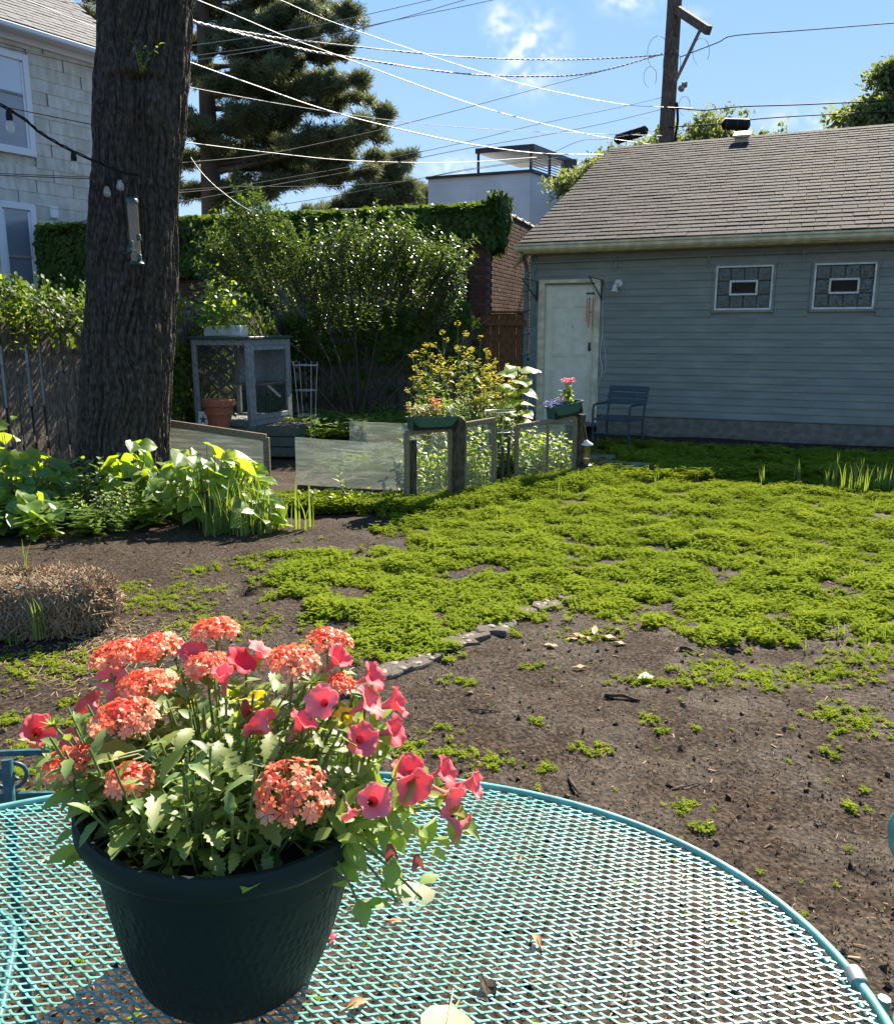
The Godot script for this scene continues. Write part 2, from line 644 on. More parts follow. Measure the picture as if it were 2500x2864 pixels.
	var net := mat("wire_net", lin(0.20, 0.22, 0.22), 0.5)
	net.metallic = 0.3
	# plants
	leafmat("leaf_glossy", lin(0.050, 0.084, 0.018), lin(0.11, 0.17, 0.015), 0.3, 0.5)
	leafmat("leaf_ivy", lin(0.048, 0.082, 0.018), lin(0.18, 0.26, 0.02), 0.5, 0.2)
	leafmat("leaf_broad", lin(0.09, 0.150, 0.024), lin(0.40, 0.52, 0.02), 0.45, 0.4)
	leafmat("leaf_lawn", lin(0.148, 0.190, 0.022), lin(0.48, 0.54, 0.03), 0.7, 0.12)
	for i in 4:
		M["leaf_lawn_%d" % i].specular_mode = BaseMaterial3D.SPECULAR_DISABLED
	leafmat("blade", lin(0.10, 0.155, 0.03), lin(0.24, 0.31, 0.03), 0.5)
	leafmat("leaf_far", lin(0.09, 0.115, 0.042), lin(0.28, 0.32, 0.08), 0.6, 0.35)
	leafmat("needle", lin(0.072, 0.092, 0.048), lin(0.14, 0.16, 0.06), 0.6, 0.35)
	leafmat("petal_rose", lin(0.78, 0.22, 0.26), lin(0.6, 0.18, 0.2), 0.5)
	leafmat("leaf_petunia", lin(0.12, 0.18, 0.05), lin(0.28, 0.40, 0.05), 0.5)
	leafmat("leaf_dry", lin(0.30, 0.31, 0.19), lin(0.18, 0.19, 0.08), 0.6)
	leafmat("leaf_brown", lin(0.36, 0.21, 0.10), lin(0.2, 0.1, 0.03), 0.7)
	leafmat("petal_pink", lin(0.72, 0.075, 0.12), lin(0.50, 0.06, 0.10), 0.5)
	leafmat("petal_coral", lin(0.78, 0.20, 0.11), lin(0.55, 0.13, 0.07), 0.5)
	leafmat("petal_wilt", lin(0.30, 0.06, 0.055), lin(0.15, 0.03, 0.02), 0.6)
	leafmat("petal_yellow", lin(0.82, 0.72, 0.05), lin(0.72, 0.66, 0.03), 0.5)
	leafmat("petal_blue", lin(0.13, 0.10, 0.42), lin(0.1, 0.08, 0.3), 0.5)
	leafmat("straw", lin(0.27, 0.19, 0.105), lin(0.2, 0.13, 0.06), 0.75)
	leafmat("stem", lin(0.12, 0.165, 0.045), lin(0.06, 0.10, 0.02), 0.55)
	# table and pot
	var te := grain(mat("teal_paint", lin(0.20, 0.53, 0.475), 0.36, 0.5), 98, 0.012, Color(0.78, 0.76, 0.74), W, Vector3(2, 2, 2))
	te.roughness = 0.34
	grain(mat("teal_dark", lin(0.055, 0.16, 0.19), 0.4), 99, 0.02, Color(0.7, 0.7, 0.7), W, Vector3(3, 3, 3))
	mat("pot_plastic", lin(0.015, 0.024, 0.021), 0.5, 0.22)
	grain(mat("pot_soil", lin(0.03, 0.022, 0.016), 0.95), 101, 0.1, Color(0.4, 0.4, 0.4), W, Vector3(4, 4, 4), 10.0)
	mat("planter_green", lin(0.025, 0.085, 0.07), 0.45)
	var bulb := mat("bulb_glass", Color(1, 0.99, 0.95, 0.12), 0.03)
	bulb.transparency = BaseMaterial3D.TRANSPARENCY_ALPHA
	mat("filament", lin(0.6, 0.4, 0.2), 0.4)
	mat("cable_dark", lin(0.014, 0.014, 0.014), 0.6, 0.25)
	mat("cable_bright", lin(0.30, 0.30, 0.31), 0.5)
	mat("feeder_tube", Color(0.5, 0.42, 0.3, 0.3), 0.1).transparency = BaseMaterial3D.TRANSPARENCY_ALPHA
	mat("seed", lin(0.16, 0.115, 0.06), 0.85)
	mat("feeder_green", lin(0.02, 0.07, 0.06), 0.4)
	mat("card_white", lin(0.68, 0.68, 0.66), 0.6)
	mat("star_blue", lin(0.03, 0.06, 0.14), 0.5)
	mat("twine_blue", lin(0.05, 0.36, 0.60), 0.5)


func axis_steps(lo: float, hi: float, st: float, far_lo: float, far_hi: float) -> PackedFloat32Array:
	var a := PackedFloat32Array()
	var q := lo
	var d := st
	var left := PackedFloat32Array()
	while q > far_lo:
		d *= 1.35
		q = maxf(q - d, far_lo)
		left.append(q)
	for i in range(left.size() - 1, -1, -1):
		a.append(left[i])
	var k := int((hi - lo) / st)
	for i in k + 1:
		a.append(lo + i * st)
	q = a[a.size() - 1]
	d = st
	while q < far_hi:
		d *= 1.35
		q = minf(q + d, far_hi)
		a.append(q)
	return a


func soil_height(x: float, z: float) -> float:
	var y := gh(x, z)
	if x > -6.0 and x < 6.0 and z > -10.0 and z < 1.0:
		y += nz.get_noise_2d(x * 22.0, z * 22.0) * 0.0035 + nz.get_noise_2d(x * 70.0 + 9.0, z * 70.0) * 0.003
	for d in [[-1.236, -4.964, 0.09, 0.07], [1.203, -2.204, 0.05, 0.03], [1.018, -2.062, 0.03, 0.03]]:
		var r2: float = ((x - d[0]) * (x - d[0]) + (z - d[1]) * (z - d[1])) / (d[2] * d[2])
		if r2 < 9.0:
			y -= d[3] * exp(-r2 * 1.5)
	return y


func ground() -> void:
	var xs := axis_steps(-4.4, 4.4, 0.032, -220.0, 220.0)
	var zs := axis_steps(-9.0, -0.9, 0.032, -260.0, 60.0)
	var g := Geo.new()
	var rows := []
	for z in zs:
		var r := PackedVector3Array()
		for x in xs:
			r.append(Vector3(x, soil_height(x, z), z))
		rows.append(r)
	rows.reverse()
	g.sheet(rows)
	var o := part(self, "ground", g, M.soil)
	tag(o, "bare dark soil of the back garden", "ground", "", "structure")
	# crumbs of soil
	var clods := []
	for k in 3:
		var q := Geo.new()
		var p := [Vector3(1, 0, 0), Vector3(0, 0, 1), Vector3(-1, 0, 0), Vector3(0, 0, -1), Vector3(0, 0.8, 0), Vector3(0, -0.6, 0)]
		for i in 6:
			p[i] = p[i] * rnd(0.7, 1.25) + rdir() * 0.2
		for i in 4:
			q.tri(p[(i + 1) % 4], p[i], p[4])
			q.tri(p[i], p[(i + 1) % 4], p[5])
		clods.append(q.mesh())
	var st := thing("soil_crumbs", "loose dark crumbs scattered over the bare soil", "soil", Vector3.ZERO, "", "stuff")
	for k in 3:
		var xf := []
		var cs := []
		for i in 21000:
			var z := -1.0 - pow(rng.randf(), 1.15) * 5.6
			var x := rnd(-0.62, 0.66) * (-z) * 1.05
			var s := rnd(0.0016, 0.0042)
			if rng.randf() < 0.02:
				s = rnd(0.006, 0.015)
			xf.append(T(Vector3(x, soil_height(x, z) + s * 0.3, z), Basis(rdir(), rnd(0, TAU)).scaled(Vector3(s, s, s))))
			var b := rnd(0.55, 1.45)
			if rng.randf() < 0.05:
				b = rnd(1.8, 3.2)
			cs.append(Color(b, b * rnd(0.93, 1.0), b * rnd(0.86, 1.0)))
		scatter(st, "crumbs", clods[k], M.crumb, xf, cs)
	var ch := thing("mulch_chips", "pale straw and wood chips littering the soil", "mulch", Vector3.ZERO, "", "stuff")
	var cg := Geo.new()
	cg.box(Vector3(0.16, 0.10, 1.0), Transform3D.IDENTITY, 0.03)
	var xf := []
	var cs := []
	for i in 9000:
		var z := -1.0 - pow(rng.randf(), 1.2) * 4.6
		var x := rnd(-0.6, 0.66) * (-z)
		var s := rnd(0.004, 0.013)
		if rng.randf() < 0.05:
			s = rnd(0.015, 0.04)
		var b := Basis(Vector3.UP, rnd(0, TAU)) * Basis(Vector3.RIGHT, rnd(-0.3, 0.3))
		xf.append(T(Vector3(x, soil_height(x, z) + 0.003, z), b.scaled_local(Vector3(s * rnd(0.6, 1.4), s * 0.6, s))))
		var q := rnd(0.35, 1.25)
		cs.append(Color(q, q * rnd(0.9, 1.0), q * rnd(0.8, 1.0)))
	# straw strewn beside the bale
	for i in 900:
		var x := -1.62 + rng.randfn() * 0.22
		var z := -3.98 + rng.randfn() * 0.22
		var s := rnd(0.02, 0.06)
		var b := Basis(Vector3.UP, rnd(0, TAU)) * Basis(Vector3.RIGHT, rnd(-0.2, 0.2))
		xf.append(T(Vector3(x, soil_height(x, z) + 0.006, z), b.scaled_local(Vector3(0.014, 0.012, s))))
		cs.append(Color(1.3, 1.25, 1.1) * rnd(0.7, 1.2))
	scatter(ch, "chips", cg.mesh(), M.chip, xf, cs)
	edging()


func edging() -> void:
	# sunken pebbled pavers along the old path
	var s := [-0.32, -3.59, 0.09, -0.25, -3.69, 0.11, -0.12, -3.82, 0.12, 0.04, -4.06, 0.14, 0.14, -4.15, 0.09, 0.27, -4.29, 0.15, 0.42, -4.53, 0.10, 0.57, -4.69, 0.12, 0.71, -4.81, 0.09, -0.39, -3.47, 0.08]
	var names := ["nearest the flower pot, half sunk", "large and flat beside the grass edge", "third along from the flower pot", "broad with several round pebbles on top", "narrow, tucked behind the broad one", "widest, in the middle of the row", "small, where the grass closes in", "near the lawn corner", "last before the lawn", "mostly hidden by the flowers"]
	for i in range(0, s.size(), 3):
		var x: float = s[i]
		var z: float = s[i + 1]
		var w: float = s[i + 2]
		var t := thing("edging_stone", "sunken pebbled edging stone " + names[i / 3], "stone", Vector3(x, gh(x, z) + 0.007, z), "edging stones along the soil")
		t.rotation.y = rnd(-0.2, 0.5) + 0.75
		var g := Geo.new()
		var n := 14
		var top := PackedVector3Array()
		for k in n:
			var a := TAU * k / n
			var rr := w * rnd(0.68, 1.12)
			var q := pow(pow(absf(cos(a)), 4) + pow(absf(sin(a)), 4), -0.25)
			top.append(Vector3(cos(a) * rr * q, 0.004 + rnd(-0.006, 0.006), sin(a) * rr * q * 0.62))
		for k in n:
			var a: Vector3 = top[k]
			var b: Vector3 = top[(k + 1) % n]
			var am := a * 0.93 + Vector3(0, 0.008, 0)
			var bm := b * 0.93 + Vector3(0, 0.008, 0)
			g.tri(bm, am, Vector3(0, 0.013, 0))
			g.quad(am, bm, b, a)
			g.quad(a, b, b * 1.02 - Vector3(0, 0.06, 0), a * 1.02 - Vector3(0, 0.06, 0))
		part(t, "slab", g, M.stone)
		for k in 5:
			var pg := Geo.new()
			var r := w * rnd(0.10, 0.2)
			var pr := PackedVector2Array()
			for j in 6:
				var e := -0.3 + 1.87 * j / 5.0
				pr.append(Vector2(cos(e) * r, sin(e) * r * 0.4))
			pg.lathe(pr, 10, Transform3D(Basis.from_scale(Vector3(1.3, 1, 0.8)), Vector3.ZERO))
			part(t, "pebble", pg, M.pebble, T(Vector3(rnd(-0.6, 0.6) * w, 0.009, rnd(-0.35, 0.35) * w), yaw(rnd(0, TAU))))
	# twigs and dead leaves
	var tw := [[0.678, -3.433, 0.818, -3.371, 0.008, "dark twig lying on the soil by a yellow leaf"], [0.422, -2.705, 0.442, -2.589, 0.007, "short crooked dark twig close to the table"], [0.089, -3.291, 0.219, -3.241, 0.003, "thin pale twig right of the flowers"], [0.773, -2.669, 0.889, -2.729, 0.003, "thin straw-coloured stalk near the table"], [1.144, -3.968, 1.203, -3.93, 0.011, "stubby dark piece of wood near the lawn edge"], [1.38, -3.99, 1.45, -3.97, 0.008, "small dark bark piece near the lawn edge, further right"]]
	for q in tw:
		var a := Vector3(q[0], soil_height(q[0], q[1]) + q[4], q[1])
		var b := Vector3(q[2], soil_height(q[2], q[3]) + q[4], q[3])
		var mid := (a + b) * 0.5 + Vector3(rnd(-0.01, 0.01), 0.006, rnd(-0.01, 0.01))
		var g := Geo.new()
		g.tube(PackedVector3Array([a, a.lerp(mid, 0.5) + rdir() * 0.003, mid, mid.lerp(b, 0.6) + rdir() * 0.004, b]), PackedFloat32Array([q[4], q[4] * 0.9, q[4], q[4] * 0.8, q[4] * 0.5]), 6)
		var o := part(self, "fallen_twig", g, M.twig)
		tag(o, q[5], "twig", "twigs on the soil")
	var dl := [[0.70, -4.10], [0.75, -4.13], [0.66, -4.09], [0.72, -4.06], [0.78, -4.1], [0.864, -4.159], [0.582, -3.732], [0.547, -3.983], [0.83, -4.02], [0.63, -4.13]]
	for i in dl.size():
		var lf := Geo.new()
		lf.leaf(Transform3D.IDENTITY, rnd(0.05, 0.09), rnd(0.02, 0.04), [0.1, 0.7, 1.0, 0.7, 0.0], rnd(0.1, 0.4), rnd(-0.2, 0.5), 0.25)
		var o := part(self, "dead_leaf", lf, M.leaf_brown, T(on(dl[i][0], dl[i][1], 0.012), along(Vector3(rnd(-1, 1), rnd(0.0, 0.08), rnd(-1, 1)), Vector3.UP)))
		tag(o, "curled tan dead leaf on the soil at the lawn edge", "leaf", "dead leaves at the lawn edge")
	var yl := Geo.new()
	yl.leaf(Transform3D.IDENTITY, 0.13, 0.075, [0.15, 0.8, 1.0, 0.85, 0.5, 0.0], 0.35, 0.5, 0.1)
	var yo := part(self, "yellowing_leaf", yl, M.leaf_broad, T(on(0.86, -3.6, 0.012), along(Vector3(1, 0.05, -0.25), Vector3.UP)))
	tag(yo, "large yellow-green leaf fallen on the soil", "leaf")


var main_poly := PackedVector2Array([Vector2(1.52, -8.92), Vector2(5.56, -9.04), Vector2(5.6, -4.6), Vector2(2.73, -4.27), Vector2(2.17, -4.35), Vector2(1.85, -4.19), Vector2(1.34, -4.16), Vector2(1.16, -4.32), Vector2(0.87, -4.41), Vector2(0.77, -4.72), Vector2(0.51, -4.69), Vector2(0.15, -4.24), Vector2(-0.17, -3.89), Vector2(-0.35, -3.80), Vector2(-0.43, -3.91), Vector2(-0.43, -4.21), Vector2(-0.71, -4.62), Vector2(-1.03, -5.04), Vector2(-1.25, -5.53), Vector2(-1.07, -5.91), Vector2(-0.60, -5.53), Vector2(-0.33, -5.36), Vector2(-0.47, -6.01), Vector2(0.0, -6.46), Vector2(-0.42, -6.46), Vector2(-0.39, -6.98), Vector2(0.15, -7.12), Vector2(0.88, -8.30)])


func sprig(stems: int, h: float, ll: float, lw: float, spread: float, pairs: int) -> Geo:
	var g := Geo.new()
	for s in stems:
		var d := Vector3(rng.randfn() * spread, 1.0, rng.randfn() * spread).normalized()
		var hh := h * rnd(0.6, 1.1)
		var tip := Vector3(d.x * hh, d.y * hh, d.z * hh)
		for k in pairs:
			var f := (k + 1.0) / pairs
			var p := tip * f
			var a := k * 1.57 + rnd(0, 0.6)
			for e in 2:
				var o := Vector3(cos(a + e * PI), rnd(0.0, 0.4), sin(a + e * PI))
				g.col = tone(0.14, 0.08)
				g.leaf(T(p, along(o, Vector3.UP)), ll * rnd(0.7, 1.15), lw, [0.25, 1.0, 0.0], 0.15, 0.3)
	return g


func lawn() -> void:
	var kinds := [sprig(4, 0.034, 0.017, 0.012, 0.7, 3), sprig(5, 0.026, 0.015, 0.012, 0.9, 2), sprig(3, 0.046, 0.019, 0.012, 0.6, 3)]
	var meshes := []
	for k in kinds:
		meshes.append(k.mesh())
	var xs := [[], [], []]
	var cs := [[], [], []]
	var put := func(x: float, z: float, s: float, c: Color) -> void:
		var k: int = rng.randi() % 3
		xs[k].append(T(Vector3(x, gh(x, z) - 0.004, z), Basis(Vector3.UP, rnd(0, TAU)).scaled(Vector3(s, s * rnd(0.75, 1.2), s))))
		cs[k].append(c)
	var bb := Rect2(-1.3, -9.05, 6.9, 5.3)
	var want := 120000
	for i in want:
		var x := bb.position.x + rng.randf() * bb.size.x
		var z := bb.position.y + rng.randf() * bb.size.y
		if absf(x) > -z * 0.58 + 0.2:
			continue
		if not Geometry2D.is_point_in_polygon(Vector2(x + nz.get_noise_2d(x * 3.0, z * 3.0) * 0.3 + rng.randfn() * 0.09, z + nz.get_noise_2d(z * 3.0, x * 3.0) * 0.3 + rng.randfn() * 0.09), main_poly):
			continue
		var d := nz.get_noise_2d(x * 2.2 + 31.0, z * 2.2)
		if d < -0.33 + rnd(-0.08, 0.08):
			continue
		var near := clampf((z + 6.2) / 1.8, 0.0, 1.0)
		if nz.get_noise_2d(x * 4.5 + 7.0, z * 4.5) < -0.42 + 0.2 * near and rng.randf() < 0.75:
			continue
		var y := nz.get_noise_2d(x * 0.8, z * 0.8 + 90.0)
		put.call(x, z, rnd(0.75, 1.35) * (1.0 + d * 1.0), Color(1.0 + y * 0.35, 1.0 + y * 0.12, 1.0) * rnd(0.8, 1.2))
	var pat := [-1.70, -4.72, 0.20, 0.24, -1.96, -5.04, 0.09, 0.14, -1.19, -4.29, 0.28, 0.19, -1.40, -4.62, 0.08, 0.10, -1.89, -3.82, 0.29, 0.21, -1.60, -3.91, 0.10, 0.11, 1.65, -3.17, 0.17, 0.17, 1.78, -3.69, 0.25, 0.18, 1.34, -3.63, 0.28, 0.17, 0.96, -3.59, 0.19, 0.08, 0.73, -4.13, 0.18, 0.09, 1.26, -3.82, 0.12, 0.14, 2.08, -3.91, 0.19, 0.25, -0.01, -2.91, 0.20, 0.06, -0.14, -2.99, 0.08, 0.06, 0.17, -2.83, 0.09, 0.05, 0.77, -2.56, 0.06, 0.05, 0.82, -2.41, 0.03, 0.02, 0.54, -2.94, 0.07, 0.04, 0.37, -3.14, 0.04, 0.03, 0.82, -3.19, 0.05, 0.04, 0.85, -3.08, 0.03, 0.03, 0.06, -3.57, 0.08, 0.05, 0.42, -3.73, 0.10, 0.04, -1.61, -5.36, 0.12, 0.16, -1.63, -5.04, 0.07, 0.08, -1.36, -5.62, 0.15, 0.19, -1.41, -4.96, 0.10, 0.09, 1.34, -2.55, 0.03, 0.03, 1.44, -2.68, 0.04, 0.02, 0.36, -2.78, 0.04, 0.03, -0.32, -4.62, 0.12, 0.13, -1.51, -3.17, 0.09, 0.07, -1.62, -3.38, 0.06, 0.04, -1.59, -2.99, 0.11, 0.07, -1.78, -3.24, 0.07, 0.07, -1.35, -2.68, 0.11, 0.07, -1.50, -2.75, 0.08, 0.05, -0.01, -3.14, 0.04, 0.03, 1.43, -2.91, 0.04, 0.03, 0.82, -2.19, 0.03, 0.02, 0.98, -3.08, 0.03, 0.02, -0.1, -0.75, 0.22, 0.08, -0.75, -1.55, 0.12, 0.08]
	for i in range(0, pat.size(), 4):
		var n := int(2300.0 * pat[i + 2] * pat[i + 3] * PI * 0.8) + 6
		for k in n:
			var a := rnd(0, TAU)
			var r := pow(rng.randf(), 0.8) * rnd(0.7, 1.5)
			var x: float = pat[i] + cos(a) * r * pat[i + 2]
			var z: float = pat[i + 1] + sin(a) * r * pat[i + 3]
			if nz.get_noise_2d(x * 9.0, z * 9.0) < -0.2:
				continue
			put.call(x, z, rnd(0.35, 0.85), Color(1, 1, 1) * rnd(0.7, 1.3))
	# lone seedlings
	for i in 260:
		var z := -1.6 - rng.randf() * 4.0
		put.call(rnd(-0.5, 0.58) * -z, z, rnd(0.3, 0.6), Color(0.95, 0.95, 1.0) * rnd(0.8, 1.1))
	var lw := thing("lawn_weeds", "low bright green leafy weeds carpeting the sunlit lawn", "lawn", Vector3.ZERO, "", "stuff")
	for k in 3:
		scatter_leaves(lw, "weeds", meshes[k], "leaf_lawn", xs[k], cs[k])
	# weeds in the garage's shade
	var tall := [sprig(3, 0.10, 0.05, 0.03, 0.5, 3).mesh(), sprig(4, 0.14, 0.045, 0.022, 0.35, 4).mesh()]
	var sh := thing("shaded_weeds", "dark leafy weeds in the shade along the garage", "weeds", Vector3.ZERO, "", "stuff")
	for k in 2:
		var xf := []
		var cc := []
		for i in 5200:
			var u := rng.randf()
			var x := 1.3 + u * 6.0
			var back := -12.75 + (x - 1.3) * 0.40
			var z := rnd(back + 0.75, -8.75)
			if x < 2.1 and z < -9.6 and rng.randf() < 0.8:
				continue
			if nz.get_noise_2d(x * 2.0, z * 2.0 + 40.0) < -0.22:
				continue
			var s := rnd(0.5, 1.1)
			xf.append(T(on(x, z), Basis(Vector3.UP, rnd(0, TAU)).scaled(Vector3(s, s, s))))
			cc.append(Color(1, 1, 1) * rnd(0.7, 1.3))
		scatter_leaves(sh, "weeds", tall[k], "leaf_lawn", xf, cc)
	# weeds along the frames and under the old tree
	var ed := thing("border_weeds", "leafy weeds and ground ivy edging the vegetable frames", "weeds", Vector3.ZERO, "", "stuff")
	for k in 2:
		var xf := []
		var cc := []
		for i in 1500:
			var f := rng.randf()
			var p := Vector3(-0.5, 0, -7.35).lerp(Vector3(1.45, 0, -9.05), f) + Vector3(rng.randfn() * 0.16, 0, rng.randfn() * 0.16) + Vector3(0.12, 0, 0.1)
			var s := rnd(0.4, 0.95)
			if f > 0.35 and f < 0.6 and rng.randf() < 0.5:
				continue
			xf.append(T(on(p.x, p.z), Basis(Vector3.UP, rnd(0, TAU)).scaled(Vector3(s, s, s))))
			cc.append(Color(0.95, 0.95, 1.0) * rnd(0.7, 1.2))
		for i in 900:
			var p := Vector3(rnd(-1.5, -0.35), 0, rnd(-7.6, -7.15))
			var s := rnd(0.5, 1.1)
			xf.append(T(on(p.x, p.z), Basis(Vector3.UP, rnd(0, TAU)).scaled(Vector3(s, s, s))))
			cc.append(Color(1, 1, 1) * rnd(0.7, 1.3))
		scatter_leaves(ed, "weeds", tall[k], "leaf_lawn", xf, cc)
	# long grass
	var bl := []
	for k in 2:
		var g := Geo.new()
		for i in 7:
			var a := rnd(0, TAU)
			g.col = tone(0.15, 0.08)
			g.leaf(T(Vector3(rng.randfn() * 0.02, 0, rng.randfn() * 0.02), along(Vector3(cos(a) * 0.25, 1, sin(a) * 0.25), Vector3(cos(a), 0.2, sin(a)))), rnd(0.14, 0.27), 0.009, [1.0, 1.0, 0.8, 0.5, 0.0], 0.3, rnd(0.3, 1.1))
		bl.append(g.mesh())
	var gt := [[2.7, -8.4, 0.9, 4, 0.5, 0.9], [4.3, -8.4, 0.3, 16, 0.7, 1.5], [4.4, -7.2, 0.3, 10, 0.4, 0.8], [-1.55, -6.62, 0.16, 16, 1.0, 2.0], [-1.70, -6.45, 0.16, 8, 0.7, 1.3], [-2.24, -4.12, 0.05, 3, 0.5, 0.7], [1.95, -4.2, 0.3, 5, 0.3, 0.5], [2.35, -5.4, 0.3, 6, 0.3, 0.6]]
	var gn := thing("long_grass", "scattered tufts of long grass blades", "grass", Vector3.ZERO, "", "stuff")
	for k in 2:
		var xf := []
		var cc := []
		for q in gt:
			for i in q[3]:
				var x: float = q[0] + rng.randfn() * q[2]
				var z: float = q[1] + rng.randfn() * q[2] * 0.5
				var s := rnd(q[4], q[5])
				xf.append(T(on(x, z), Basis(Vector3.UP, rnd(0, TAU)).scaled(Vector3(s, s, s))))
				cc.append(Color(1, 1, 1) * rnd(0.8, 1.2))
		scatter_leaves(gn, "blades", bl[k], "blade", xf, cc)
	# stepping stones by the garage door
	for q in [[1.75, -10.25, 0.26, "stepping stone nearest the garage door, half hidden in weeds"], [1.98, -9.5, 0.3, "stepping stone by the post with the seed feeder"], [1.5, -11.4, 0.3, "stepping stone in front of the garage door step"]]:
		var g := Geo.new()
		g.box(Vector3(q[2] * 2.0, 0.05, q[2] * 1.4), Transform3D.IDENTITY, 0.012)
		var o := part(self, "stepping_stone", g, M.concrete, T(on(q[0], q[1], 0.03), yaw(-0.4)))
		tag(o, q[3], "stone", "stepping stones to the garage")


func garage() -> void:
	var t := thing("garage", "blue-grey clapboard garage with a brown shingle roof behind the lawn", "garage", Vector3(1.284, 0, -13.508))
	t.rotation.y = -0.409
	var L := 8.6
	# front wall with its openings
	var w := Geo.new()
	var seg := func(x0: float, x1: float, y0: float, y1: float) -> void:
		w.box(Vector3(x1 - x0, y1 - y0, 0.14), T(Vector3((x0 + x1) * 0.5, (y0 + y1) * 0.5, -0.072)))
	seg.call(0.0, 0.16, 0.28, 2.75)
	seg.call(0.16, 1.06, 2.22, 2.75)
	seg.call(1.06, 2.72, 0.28, 2.75)
	seg.call(2.72, 3.48, 2.42, 2.75)
	seg.call(2.72, 3.48, 0.28, 1.82)
	seg.call(3.48, 3.99, 0.28, 2.75)
	seg.call(3.99, 4.75, 2.42, 2.75)
	seg.call(3.99, 4.75, 0.28, 1.82)
	seg.call(4.75, L, 0.28, 2.75)
	w.box(Vector3(0.14, 2.5, 9.8), T(Vector3(0.07, 1.5, -5.05)))
	w.box(Vector3(0.14, 2.5, 9.8), T(Vector3(L - 0.07, 1.5, -5.05)))
	w.box(Vector3(L, 2.5, 0.14), T(Vector3(L * 0.5, 1.5, -10.02)))
	for x in [0.02, L - 0.02]:
		w.tri(Vector3(x, 2.75, -0.1), Vector3(x, 2.75, -10.0), Vector3(x, 4.96, -5.1))
	part(t, "wall", w, M.siding)
	var fl := Geo.new()
	fl.box(Vector3(L - 0.3, 0.1, 9.6), T(Vector3(L * 0.5, 0.2, -5.05)))
	part(t, "floor_slab", fl, M.concrete)
	var fd := Geo.new()
	fd.box(Vector3(1.64 + L - 2.72, 0.34, 0.16), T(Vector3(1.08 + (L - 1.08) * 0.5, 0.11, -0.085)), 0.01)
	fd.box(Vector3(0.13, 0.34, 0.16), T(Vector3(0.065, 0.11, -0.085)), 0.01)
	part(t, "foundation", fd, M.concrete)
	# clapboards, cut round the openings
	var holes := [[0.13, 1.09, 0.0, 2.25], [2.685, 3.512, 1.785, 2.458], [3.957, 4.782, 1.785, 2.463]]
	for i in 23:
		var y0 := 0.293 + i * 0.1025
		var y1 := y0 + 0.1025
		var cuts := [[0.09, L]]
		for hole in holes:
			if y1 > hole[2] + 0.02 and y0 < hole[3] - 0.02:
				var nxt := []
				for c in cuts:
					if c[1] <= hole[0] or c[0] >= hole[1]:
						nxt.append(c)
					else:
						if hole[0] - c[0] > 0.01:
							nxt.append([c[0], hole[0]])
						if c[1] - hole[1] > 0.01:
							nxt.append([hole[1], c[1]])
				cuts = nxt
		for c in cuts:
			var g := Geo.new()
			var l: float = c[1] - c[0]
			g.box(Vector3(l, 0.108, 0.007), Transform3D.IDENTITY, 0.0015)
			part(t, "siding_board", g, M.siding, T(Vector3(c[0] + l * 0.5, y0 + 0.052, 0.0095 + rnd(0, 0.0008)), Basis(Vector3.RIGHT, -0.115 + rnd(-0.006, 0.006))))
	var ct := Geo.new()
	ct.box(Vector3(0.09, 2.45, 0.03), T(Vector3(0.045, 1.5, 0.012)), 0.004)
	part(t, "corner_trim", ct, M.teal_trim)
	# downspout with its clamps
	var dg := Geo.new()
	dg.box(Vector3(0.07, 2.2, 0.06), T(Vector3(-0.07, 1.35, 0.0)), 0.012)
	dg.tube(PackedVector3Array([Vector3(-0.07, 2.42, 0.0), Vector3(-0.07, 2.55, 0.05), Vector3(-0.05, 2.66, 0.25), Vector3(-0.05, 2.7, 0.36)]), rads(0.032), 8)
	var dn := part(t, "downspout", dg, M.teal_trim)
	for y in [0.5, 0.85, 1.18, 1.5, 1.85, 2.15]:
		var k := Geo.new()
		k.box(Vector3(0.1, 0.05, 0.085), Transform3D.IDENTITY, 0.015)
		part(dn, "clamp", k, M.teal_trim, T(Vector3(-0.07, y, 0.003)))
	# gutter and fascia
	var fa := Geo.new()
	fa.box(Vector3(L + 0.2, 0.13, 0.025), T(Vector3(L * 0.5 - 0.02, 2.735, 0.325)), 0.003)
	fa.box(Vector3(L + 0.1, 0.012, 0.32), T(Vector3(L * 0.5, 2.672, 0.165)))
	part(t, "fascia", fa, M.cream)
	for gx in [[-0.13, 2.746], [2.749, L + 0.1]]:
		var gu := Geo.new()
		var l: float = gx[1] - gx[0]
		var pr := [Vector2(0.34, 2.79), Vector2(0.34, 2.69), Vector2(0.40, 2.685), Vector2(0.43, 2.715), Vector2(0.435, 2.75), Vector2(0.455, 2.765), Vector2(0.455, 2.79), Vector2(0.448, 2.79), Vector2(0.425, 2.755), Vector2(0.42, 2.72), Vector2(0.35, 2.70), Vector2(0.345, 2.79)]
		for i in pr.size():
			var a: Vector2 = pr[i]
			var b: Vector2 = pr[(i + 1) % pr.size()]
			gu.quad(Vector3(gx[0], a.y, a.x), Vector3(gx[0], b.y, b.x), Vector3(gx[1], b.y, b.x), Vector3(gx[1], a.y, a.x))
		for e in gx:
			for i in [[1, 2, 3, 10], [0, 1, 10, 11], [3, 4, 8, 9], [4, 5, 6, 8]]:
				gu.quad(Vector3(e, pr[i[0]].y, pr[i[0]].x), Vector3(e, pr[i[1]].y, pr[i[1]].x), Vector3(e, pr[i[2]].y, pr[i[2]].x), Vector3(e, pr[i[3]].y, pr[i[3]].x))
		part(t, "gutter", gu, M.cream)
	var sr := Geo.new()
	for s in [[-0.02, 1], [-0.05, -1]]:
		sr.tri(Vector3(s[0], 2.66, 0.33), Vector3(s[0], 2.66, 0.0), Vector3(s[0] - 0.22, 2.46, 0.1))
